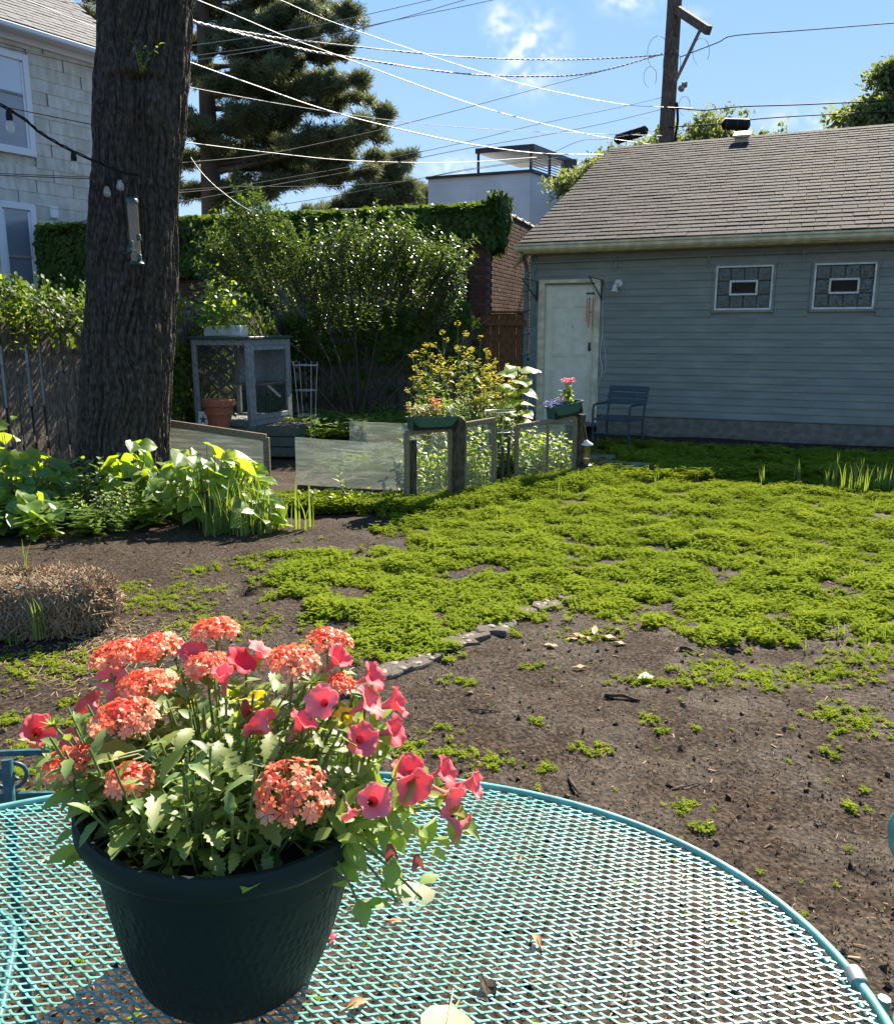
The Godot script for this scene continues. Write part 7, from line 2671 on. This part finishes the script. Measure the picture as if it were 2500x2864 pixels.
func patio_chairs() -> void:
	# two chairs of one kind, mostly outside the picture
	var spots := [[Vector3(-1.0, 0, -1.22), 0.35, "turquoise scrolled metal chair behind the table's left end", M.teal_dark], [Vector3(0.962, 0, -1.03), -1.6, "turquoise mesh chair at the table's right end", M.teal_paint]]
	for i in 2:
		var q: Array = spots[i]
		var t: Node3D
		t = thing("patio_chair", q[2], "chair", q[0], "turquoise patio chairs")
		t.rotation.y = q[1]
		var m: Material = q[3]
		var inside := func(x: float, z: float) -> bool:
			return pow(absf(x / 0.24), 4.0) + pow(absf(z / 0.24), 4.0) < 0.999
		var g := metal_mesh(Vector2(0.25, 0.25), inside)
		var o := part(t, "seat_mesh", g, m, T(Vector3(0, 0.42, 0)))
		o.set_meta("kind", "stuff")
		var r := PackedVector3Array()
		for k in 49:
			var a := TAU * k / 48.0
			var e := pow(pow(absf(cos(a)), 4.0) + pow(absf(sin(a)), 4.0), -0.25)
			r.append(Vector3(cos(a) * e * 0.24, 0.42, sin(a) * e * 0.24))
		g = Geo.new()
		g.tube(r, rads(0.008), 8, false)
		part(t, "seat_rim", g, m)
		for x in [-0.23, 0.23]:
			g = Geo.new()
			g.tube(spline(V3([x, 0.0, 0.25, x, 0.2, 0.235, x, 0.41, 0.215])), rads(0.011), 8)
			part(t, "front_leg", g, m)
			g = Geo.new()
			g.tube(spline(V3([x * 1.03, 0.42, 0.0, x * 1.08, 0.55, 0.10, x * 1.1, 0.66, 0.2, x * 1.1, 0.74, 0.215, x * 1.1, 0.765, 0.15, x * 1.08, 0.74, -0.05, x * 1.02, 0.66, -0.28])), rads(0.0115), 10)
			if i == 1:
				part(t, "arm", g, m)
			g = Geo.new()
			g.tube(spline(V3([x, 0.0, -0.26, x, 0.25, -0.22, x, 0.42, -0.23, x, 0.69, -0.30])), rads(0.011), 8)
			part(t, "back_leg", g, m)
		# curved back: two flat bars with scrolls between
		for y in [0.60, 0.69]:
			g = Geo.new()
			var pr := Vector3.ZERO
			for k in 17:
				var u := -1.0 + k / 8.0
				var p := Vector3(u * 0.31, y, -0.235 - (y - 0.42) * 0.26 - 0.055 * (1.0 - u * u))
				if k:
					g.bar(pr, p, 0.026 if y < 0.65 else 0.012, 0.008, Vector3.BACK)
				pr = p
			part(t, "back_bar", g, m)
		for k in 4:
			g = Geo.new()
			var u := -0.75 + k * 0.5
			var c := Vector3(u * 0.31, 0.647, -0.297 - 0.055 * (1.0 - u * u))
			var pts := PackedVector3Array()
			for e in 22:
				var a := e * 0.42 + k
				var rr := 0.036 - e * 0.0011
				pts.append(c + Vector3(cos(a) * rr, sin(a) * rr, 0))
			g.tube(pts, rads(0.0045), 6)
			part(t, "scroll", g, m)


func petunia_flower(rad: float, open: float) -> ArrayMesh:
	# a trumpet along +Y with five ruffled lobes
	var g := Geo.new()
	var rows := []
	var prof := [[0.10, -1.25], [0.13, -0.95], [0.17, -0.65], [0.24, -0.38], [0.38, -0.16], [0.58, -0.03], [0.80, 0.05], [1.0, 0.04]]
	for j in prof.size():
		var r := PackedVector3Array()
		var f: float = maxf(0.0, (prof[j][0] - 0.3) / 0.7)
		for i in 40:
			var a := -TAU * i / 40.0
			var lobe := 1.0 - f * 0.16 * pow(absf(cos(a * 2.5)), 5.0)
			var ruf := f * f * (0.10 * sin(a * 5.0 + 0.8) + 0.05 * sin(a * 11.0))
			var rr: float = prof[j][0] * rad * lobe * (1.0 if f == 0.0 else lerpf(1.0, open, f))
			var yy: float = prof[j][1] * rad + ruf * rad + f * (1.0 - open) * rad * 0.7
			r.append(Vector3(cos(a) * rr, yy, sin(a) * rr))
		rows.append(r)
	# pale outside, coloured inside, dark throat: three surfaces
	var out := []
	for r in rows:
		var rr: PackedVector3Array = r.duplicate()
		for i in rr.size():
			rr[i] = rr[i] - Vector3(0, 0.0009, 0)
		out.append(rr)
	g.sheet(out, true)
	var inn := rows.slice(3)
	inn.reverse()
	var g2 := Geo.new()
	g2.sheet(inn, true)
	var thr := rows.slice(0, 4)
	thr.reverse()
	var g3 := Geo.new()
	g3.sheet(thr, true)
	var m := g.mesh()
	for q in [g2, g3]:
		m.add_surface_from_arrays(Mesh.PRIMITIVE_TRIANGLES, q.mesh().surface_get_arrays(0))
	return m


func bloom(parent: Node3D, called: String, m: ArrayMesh, mats: Array, x: Transform3D) -> void:
	var o := MeshInstance3D.new()
	o.name = called
	o.mesh = m
	parent.add_child(o, true)
	o.transform = x
	for i in 3:
		o.set_surface_override_material(i, mats[i])


func floret(rad: float) -> Geo:
	var g := Geo.new()
	for k in 5:
		var a := TAU * k / 5.0
		var d := Vector3(cos(a), 0.12, sin(a))
		var s := Vector3(-sin(a), 0, cos(a))
		var c := Vector3(0, -0.001, 0)
		var l := d * rad * 0.62 - s * rad * 0.36
		var r := d * rad * 0.62 + s * rad * 0.36
		var tl := d * rad * 1.0 - s * rad * 0.30 + Vector3(0, -0.1 * rad, 0)
		var tr := d * rad * 1.0 + s * rad * 0.30 + Vector3(0, -0.1 * rad, 0)
		var nt := d * rad * 0.84 + Vector3(0, 0.08 * rad, 0)
		g.col = tone(0.06, 0.03)
		g.tri(c, r, nt)
		g.tri(c, nt, l)
		g.tri(r, tr, nt)
		g.tri(nt, tl, l)
	g.tube(PackedVector3Array([Vector3(0, -rad * 1.4, 0), Vector3(0, 0, 0)]), PackedFloat32Array([rad * 0.1, rad * 0.2]), 5, false)
	return g


func serrated(l: float, w: float, fold: float, curl: float) -> ArrayMesh:
	var g := Geo.new()
	g.leaf(Transform3D.IDENTITY, l, w, [0.10, 0.22, 0.66, 0.52, 0.95, 0.74, 1.0, 0.72, 0.82, 0.5, 0.52, 0.22, 0.02], fold, curl, 0.10)
	return g.mesh()


func oval_leaf(l: float, w: float, fold: float, curl: float) -> ArrayMesh:
	var g := Geo.new()
	g.leaf(Transform3D.IDENTITY, l, w, [0.12, 0.45, 0.85, 1.0, 0.92, 0.65, 0.3, 0.02], fold, curl)
	return g.mesh()


func flower_pot() -> void:
	var base := Vector3(-0.292, 0.7035, -1.0)
	var t := thing("flower_pot", "dark green embossed plastic pot on the patio table", "flower pot", base)
	t.rotation.z = -0.055
	t.scale = Vector3(1.08, 1.05, 1.08)
	var H := 0.235
	var rows := []
	var nu := 336
	for j in 91:
		var v := j / 90.0
		var y := v * 0.185
		var r0 := lerpf(0.098, 0.152, pow(v, 0.60))
		var row := PackedVector3Array()
		for i in nu:
			var a := -TAU * i / nu
			var d := 0.0
			if v > 0.04 and v < 0.94:
				var rw := int(v * 12.0)
				var fy := v * 12.0 - rw
				var q := i / 4.0 + rw * 0.37
				var fx := q - floorf(q)
				var hsh := sin(floorf(q) * 12.9 + rw * 78.2) * 43.7
				hsh = hsh - floorf(hsh)
				if hsh > 0.22 and fx > 0.2 and fx < 0.6 and fy > 0.1 and fy < 0.9:
					d = 0.0009
			row.append(Vector3(cos(a) * (r0 + d), y, sin(a) * (r0 + d)))
		rows.append(row)
	var g := Geo.new()
	g.sheet(rows, true)
	g.lathe(PackedVector2Array([Vector2(0.0, 0.0), Vector2(0.098, 0.0)]), 48)
	part(t, "body", g, M.pot_plastic)
	g = Geo.new()
	g.lathe(PackedVector2Array([Vector2(0.152, 0.183), Vector2(0.158, 0.186), Vector2(0.162, 0.212), Vector2(0.171, 0.216), Vector2(0.174, 0.222), Vector2(0.174, 0.238), Vector2(0.170, 0.243), Vector2(0.163, 0.242), Vector2(0.158, 0.232), Vector2(0.150, 0.19)]), 96)
	part(t, "rim", g, M.pot_plastic)
	g = Geo.new()
	var sr := []
	for j in 10:
		var r := PackedVector3Array()
		for i in 40:
			var a := TAU * i / 40.0
			var q := 0.153 * (1.0 - j / 9.0)
			r.append(Vector3(cos(a) * q, 0.205 + nz.get_noise_2d(cos(a) * q * 60.0, sin(a) * q * 60.0) * 0.01, -sin(a) * q))
		sr.append(r)
	g.sheet(sr, true)
	part(t, "potting_soil", g, M.pot_soil)

	var top := base + Vector3(0, 0.2, 0)
	var V := [[-0.330, 1.115, -1.160, 0.034], [-0.455, 1.091, -1.120, 0.040], [-0.411, 1.093, -1.140, 0.040], [-0.393, 1.079, -1.050, 0.038], [-0.398, 1.064, -0.980, 0.042], [-0.163, 1.113, -1.120, 0.032], [-0.201, 1.111, -1.050, 0.037], [-0.321, 1.093, -1.080, 0.030], [-0.173, 1.030, -0.870, 0.043], [-0.458, 1.020, -0.950, 0.033], [-0.368, 1.025, -0.905, 0.028], [-0.137, 1.090, -1.030, 0.016]]
	var P := [-0.517, 1.041, -1.000, -0.462, 1.072, -1.100, -0.356, 1.097, -1.130, -0.285, 1.108, -1.020, -0.281, 1.096, -1.100, -0.258, 1.099, -1.130, -0.142, 1.116, -1.060, -0.093, 1.102, -1.030, -0.155, 1.090, -0.980, -0.173, 1.078, -0.950, -0.229, 1.067, -0.970, -0.095, 1.081, -1.000, -0.063, 1.071, -1.020, -0.099, 1.065, -0.930, -0.062, 1.056, -0.970, -0.046, 1.032, -0.920, -0.037, 1.020, -0.900, 0.000, 1.023, -0.930, 0.034, 0.995, -0.950, 0.008, 0.991, -0.920, 0.018, 0.967, -0.900, -0.082, 1.014, -0.880, -0.107, 1.009, -0.860, -0.495, 1.033, -1.100, -0.443, 1.054, -1.080, -0.508, 0.984, -1.080]
	# facing of each petunia: x, y, z
	var F := [0.55, 0.6, 0.7, -0.2, 0.8, 0.6, 0.1, 0.9, 0.3, 0.0, 1.0, 0.15, 0.6, 0.7, 0.2, 0.5, 0.8, -0.1, 0.6, 0.7, 0.2, 0.8, 0.45, 0.3, -0.3, 0.6, 0.7, 0.5, 0.75, -0.1, -0.6, 0.4, -0.5, 0.75, 0.5, 0.1, 0.9, 0.3, 0.0, 0.5, 0.5, 0.7, 0.85, 0.3, 0.3, -0.2, 0.8, 0.3, 0.4, -0.1, 0.8, 0.8, 0.4, 0.3, 0.85, 0.15, 0.2, 0.7, -0.2, 0.5, 0.8, -0.45, 0.3, 0.3, 0.6, 0.8, 0.4, -0.5, 0.6, -0.7, 0.4, -0.4, -0.3, 0.7, 0.5, -0.6, -0.2, -0.5]
	# verbena
	var vb := thing("verbena_plant", "coral-orange verbena with round flower heads in the pot", "flowering plant", top)
	for k in 3:
		var c: Array = [[0.82, 0.19, 0.085], [0.78, 0.085, 0.045], [0.86, 0.36, 0.20]][k]
		leafmat("coral%d" % k, lin(c[0], c[1], c[2]), lin(c[0] * 0.75, c[1] * 0.8, c[2] * 0.8), 0.5)
	var fm := [floret(0.0098).mesh(), floret(0.0088).mesh(), floret(0.0108).mesh()]
	for q in V:
		var p := Vector3(q[0], q[1], q[2])
		var r: float = q[3] * 0.9
		var ax := Vector3((p.x + 0.3) * 0.9, 1.0, (p.z + 1.0) * 0.9 + (0.35 if p.z > -0.9 else 0.0)).normalized()
		var hb := along(ax, Vector3.BACK)
		var head := Geo.new()
		head.lathe(PackedVector2Array([Vector2(0.002, -r * 0.5), Vector2(r * 0.3, -r * 0.3), Vector2(r * 0.5, 0.0), Vector2(r * 0.35, r * 0.28), Vector2(0.001, r * 0.34)]), 12)
		for k in 22:
			var a := rnd(0, TAU)
			head.leaf(T(Vector3(cos(a) * r * 0.3, -r * 0.2, sin(a) * r * 0.3), along(Vector3(cos(a), rnd(0.2, 1.2), sin(a)), Vector3.UP)), r * 0.5, 0.004, [1, 0.8, 0], 0.1, 0.2)
		var hn := part(vb, "flower_head", head, M.stem, T(p - top, hb))
		var n := int(36 * r / 0.04) + 4
		for k in n:
			var f := (k + 0.5) / n
			var cy := 1.0 - f * 1.08
			var a := k * 2.39996 + rnd(-0.2, 0.2)
			var d := Vector3(cos(a) * sqrt(maxf(0.0, 1.0 - cy * cy)), cy, sin(a) * sqrt(maxf(0.0, 1.0 - cy * cy)))
			var fp := Vector3(d.x * r * 1.05, d.y * r * 0.62, d.z * r * 1.05)
			var ci := 1 if f < 0.2 and rng.randf() < 0.8 else (2 if f > 0.55 and rng.randf() < 0.65 else (0 if rng.randf() < 0.75 else 2))
			part(hn, "floret", fm[rng.randi() % 3], M["coral%d_%d" % [ci, 1 + rng.randi() % 3]], T(fp * rnd(0.9, 1.06), along(d + Vector3(0, 0.35, 0) + rdir() * 0.4, rdir(), rnd(0.85, 1.15))))
		var sb := Vector3((p.x + 0.292) * 0.35, 0.0, (p.z + 1.0) * 0.35)
		var pe := p - top - hb.y * r * 0.45
		var sg := Geo.new()
		sg.tube(spline(PackedVector3Array([sb, sb.lerp(pe, 0.5) + Vector3((p.x + 0.3) * 0.15, 0.01, (p.z + 1.0) * 0.15), pe - hb.y * 0.03, pe])), rads(0.0019), 6, false)
		part(vb, "stem", sg, M.stem)
	var vl := [serrated(0.046, 0.024, 0.3, 0.7), serrated(0.040, 0.018, 0.2, 1.0), serrated(0.056, 0.028, 0.35, 0.5), serrated(0.034, 0.018, 0.4, 0.3)]
	for k in 3:
		var c: Array = [[0.155, 0.19, 0.048], [0.185, 0.22, 0.06], [0.12, 0.16, 0.038]][k]
		leafmat("verbena_leaf%d" % k, lin(c[0], c[1], c[2]), lin(c[0] * 3.0, c[1] * 2.9, 0.05), 0.5)
	var place := func(i: int, n: int) -> Array:
		# through the whole mound, denser outside; hugging the rim in front
		var a := i * 2.39996 + rnd(-0.3, 0.3)
		var q := pow((i + 0.5) / n, 0.42)
		var h := rnd(0.0, 1.0)
		var rx := 0.180 * (1.0 - 0.25 * h * h)
		var rz := 0.158 * (1.0 - 0.3 * h * h)
		var p := Vector3(cos(a) * rx * q, 0.03 + h * 0.145 - 0.012 * q * q, sin(a) * rz * q)
		if p.x < -0.1 and h > 0.6:
			p.y -= 0.03
		return [p, a]
	for i in 290:
		var pa: Array = place.call(i, 290)
		var p: Vector3 = pa[0]
		var a: float = pa[1]
		var d := Vector3(cos(a) + rnd(-0.6, 0.6), rnd(-0.35, 0.7), sin(a) + rnd(-0.6, 0.6))
		if Vector2(p.x, p.z).length() > 0.11:
			var pg := Geo.new()
			var pb := Vector3(p.x * 0.55, maxf(0.02, p.y * 0.75), p.z * 0.55)
			pg.tube(PackedVector3Array([pb, pb.lerp(p, 0.6) + Vector3(0, 0.012, 0), p]), rads(0.0013), 5, false)
			part(vb, "leaf_stalk", pg, M.stem)
		part(vb, "leaf", vl[rng.randi() % 4], M["verbena_leaf%d" % (rng.randi() % 3)], T(p, along(d, Vector3(rnd(-0.3, 0.5), 1, rnd(-0.3, 0.4)), rnd(0.6, 1.1))))
	var vi := Geo.new()
	var vf := Geo.new()
	for i in 150:
		var a := rnd(0, TAU)
		var q := sqrt(rng.randf())
		var b := Vector3(cos(a) * 0.12 * q, 0, sin(a) * 0.12 * q)
		var e := Vector3(cos(a) * 0.2 * q, rnd(0.08, 0.19), sin(a) * 0.17 * q)
		vi.tube(PackedVector3Array([b, b.lerp(e, 0.5) + rdir() * 0.012, e]), rads(0.0016), 5, false)
		for k in 5:
			var q2 := b.lerp(e, 0.25 + 0.17 * k)
			var d2 := Vector3(rnd(-1, 1), rnd(-0.1, 0.9), rnd(-1, 1))
			vf.col = tone(0.3, 0.1)
			vf.leaf(T(q2, along(d2, Vector3.UP)), rnd(0.022, 0.04), rnd(0.010, 0.017), [0.15, 0.6, 1.0, 0.7, 0.8, 0.4, 0.02], 0.3, 0.6, 0.08)
	part(vb, "side_stem", vi, M.stem)
	foliage(vb, "small_leaves", vf, "leaf_petunia")
	# petunia
	var pt := thing("petunia_plant", "pink trumpet petunia spilling over the pot's right side", "flowering plant", top)
	for k in 3:
		var c: Array = [[0.82, 0.17, 0.185], [0.86, 0.28, 0.28], [0.62, 0.06, 0.085]][k]
		leafmat("pink%d" % k, lin(c[0], c[1], c[2]), lin(c[0] * 0.75, c[1] * 0.9, c[2] * 0.9), 0.6, 0.3)
		c = [[0.165, 0.225, 0.062], [0.135, 0.195, 0.05], [0.19, 0.25, 0.075]][k]
		leafmat("petunia_leaf%d" % k, lin(c[0], c[1], c[2]), lin(c[0] * 2.8, c[1] * 2.6, 0.06), 0.5)
	leafmat("pink_back", lin(0.72, 0.26, 0.29), lin(0.75, 0.16, 0.19), 0.55)
	leafmat("pink_throat", lin(0.66, 0.12, 0.16), lin(0.2, 0.03, 0.05), 0.6)
	var pm := [petunia_flower(0.0225, 1.0), petunia_flower(0.025, 0.8), petunia_flower(0.022, 0.6)]
	for i in 26:
		var p := Vector3(P[i * 3], P[i * 3 + 1], P[i * 3 + 2])
		var f := Vector3(F[i * 3], F[i * 3 + 1], F[i * 3 + 2]).normalized()
		var s := 0.55 if i == 22 else rnd(0.92, 1.12)
		var v := 2 if i == 3 else (1 if i % 3 == 0 else 0)
		var ci := 2 if i in [10, 23, 25, 4] else (1 if rng.randf() < 0.45 else 0)
		bloom(pt, "flower", pm[v], [M["pink_back_%d" % clampi(ci + 1, 1, 3)], M["pink%d" % ci], M.pink_throat], T(p - top, along(f, rdir(), s)))
		var pe := p - top - f * 0.031 * s
		# calyx and stem
		var cg := Geo.new()
		for k in 5:
			var a := TAU * k / 5.0
			cg.leaf(T(Vector3.ZERO, along(Vector3(cos(a) * 0.45, 1, sin(a) * 0.45), Vector3(-cos(a), 0.3, -sin(a)))), 0.014, 0.004, [0.6, 1.0, 0.6, 0.1], 0.1, -0.4)
		part(pt, "calyx", cg, M.petunia_leaf0, T(pe, along(f)))
		var sb := Vector3((p.x + 0.292) * 0.30, 0.0, (p.z + 1.0) * 0.30)
		if p.x > -0.1:
			sb = Vector3(0.12, 0.01, 0.02 + rnd(-0.03, 0.05))
		if p.x < -0.48:
			sb = Vector3(-0.13, 0.01, rnd(-0.05, 0.0))
		var mid := sb.lerp(pe, 0.55) + Vector3((p.x + 0.3) * 0.10, 0.012, 0.0)
		var sp := spline(PackedVector3Array([sb, mid, pe - f * 0.012, pe]), 7)
		var sg := Geo.new()
		sg.tube(sp, PackedFloat32Array([0.0026, 0.0024, 0.0022, 0.002, 0.0018]), 6, false)
		part(pt, "stem", sg, M.stem)
	var pl := [oval_leaf(0.045, 0.021, 0.3, 0.5), oval_leaf(0.036, 0.015, 0.2, 0.7), oval_leaf(0.03, 0.02, 0.15, 0.3), oval_leaf(0.05, 0.018, 0.35, 0.3)]
	var nl := 0
	for i in 26:
		var p := Vector3(P[i * 3], P[i * 3 + 1], P[i * 3 + 2]) - top
		var far := p.x > 0.18 or p.x < -0.18
		for k in (15 if far else 7):
			if nl >= 290:
				break
			nl += 1
			var sb := Vector3(0.12, 0.01, 0.03) if p.x > 0.18 else Vector3(p.x * 0.35, 0.02, p.z * 0.35)
			var q := sb.lerp(p, rnd(0.30, 0.93)) + rdir() * 0.016
			q.y -= 0.012
			part(pt, "leaf", pl[rng.randi() % 4], M["petunia_leaf%d" % (rng.randi() % 3)], T(q, along(Vector3(rnd(-0.8, 1), rnd(-0.3, 1.0), rnd(-1, 1)), Vector3(rnd(-0.3, 0.3), 1, 0.2), rnd(0.7, 1.15))))
	# trailing sprigs over the rim on the right
	for i in 22:
		var a := rnd(-0.7, 0.6)
		var r := rnd(0.16, 0.20)
		var q := Vector3(cos(a) * (r + 0.012), rnd(0.01, 0.065), sin(a) * r)
		var pg := Geo.new()
		var pb := Vector3(cos(a) * 0.12, 0.02, sin(a) * 0.12)
		pg.tube(spline(PackedVector3Array([pb, Vector3(cos(a) * 0.165, 0.06, sin(a) * 0.165), q]), 4), rads(0.0014), 5, false)
		part(pt, "leaf_stalk", pg, M.stem)
		part(pt, "leaf", pl[rng.randi() % 4], M["petunia_leaf%d" % (rng.randi() % 3)], T(q, along(Vector3(cos(a), rnd(-1.1, 0.2), sin(a)), Vector3(0.2, 1, 0.2), rnd(0.75, 1.2))))
	for e in [Vector3(0.235, -0.012, 0.13), Vector3(0.262, -0.03, 0.10), Vector3(0.20, -0.02, 0.15), Vector3(0.225, 0.035, 0.12)]:
		var sg := Geo.new()
		var sb := Vector3(0.12, 0.02, 0.06)
		sg.tube(spline(PackedVector3Array([sb, sb.lerp(e, 0.5) + Vector3(0, 0.03, 0), e])), rads(0.0016), 5, false)
		part(pt, "stem", sg, M.stem)
		for k in 4:
			var q := sb.lerp(e, 0.4 + 0.2 * k) + rdir() * 0.01 + Vector3(0, 0.01, 0)
			part(pt, "leaf", pl[2], M.petunia_leaf1, T(q, along(Vector3(rnd(-0.5, 1), rnd(-0.8, 0.2), rnd(-1, 1)), Vector3.UP, rnd(0.8, 1.2))))
	for p in [Vector3(-0.253, 1.084, -1.0), Vector3(-0.064, 0.974, -0.86), Vector3(-0.035, 0.947, -0.88)]:
		var wg := Geo.new()
		wg.leaf(Transform3D.IDENTITY, 0.036, 0.016, [0.4, 0.8, 1.0, 0.9, 0.5], 0.9, 1.1, 0.15)
		part(pt, "wilted_flower", wg, M.petal_wilt, T(p - top, along(Vector3(0.1, -1, 0.1), Vector3(0, 0.2, 1))))
	# verbena buds and yellow flowers
	for p in [Vector3(-0.168, 1.105, -1.0), Vector3(-0.170, 1.061, -0.93), Vector3(-0.498, 1.048, -1.0), Vector3(-0.12, 1.03, -0.9)]:
		var bg := Geo.new()
		for k in 26:
			var d := Vector3(rng.randfn(), rnd(0.0, 1.3), rng.randfn())
			bg.leaf(T(Vector3.ZERO, along(d, Vector3.UP)), 0.018, 0.004, [1.0, 0.8, 0.0], 0.1, 0.2)
		part(vb, "bud", bg, M.verbena_leaf2, T(p - top))
		var sg := Geo.new()
		sg.tube(PackedVector3Array([Vector3((p.x + 0.292) * 0.4, 0, (p.z + 1.0) * 0.4), p - top]), rads(0.0017), 5, false)
		part(vb, "stem", sg, M.stem)
	var yt := thing("yellow_calibrachoa", "small yellow trumpet flowers among the pot's leaves", "flowering plant", top)
	var ym := petunia_flower(0.017, 0.9)
	for p in [Vector3(-0.251, 1.060, -1.05), Vector3(-0.130, 1.060, -1.0), Vector3(-0.228, 1.052, -1.02), Vector3(-0.235, 1.045, -1.0)]:
		bloom(yt, "flower", ym, [M.petal_yellow_3, M.petal_yellow, M.petal_yellow_1], T(p - top, along(Vector3(rnd(-0.3, 0.5), 0.8, rnd(0, 0.6)), rdir())))
		var sg := Geo.new()
		sg.tube(PackedVector3Array([Vector3((p.x + 0.292) * 0.5, 0, (p.z + 1.0) * 0.5), p - top - Vector3(0, 0.012, 0)]), rads(0.0015), 5, false)
		part(yt, "stem", sg, M.stem)
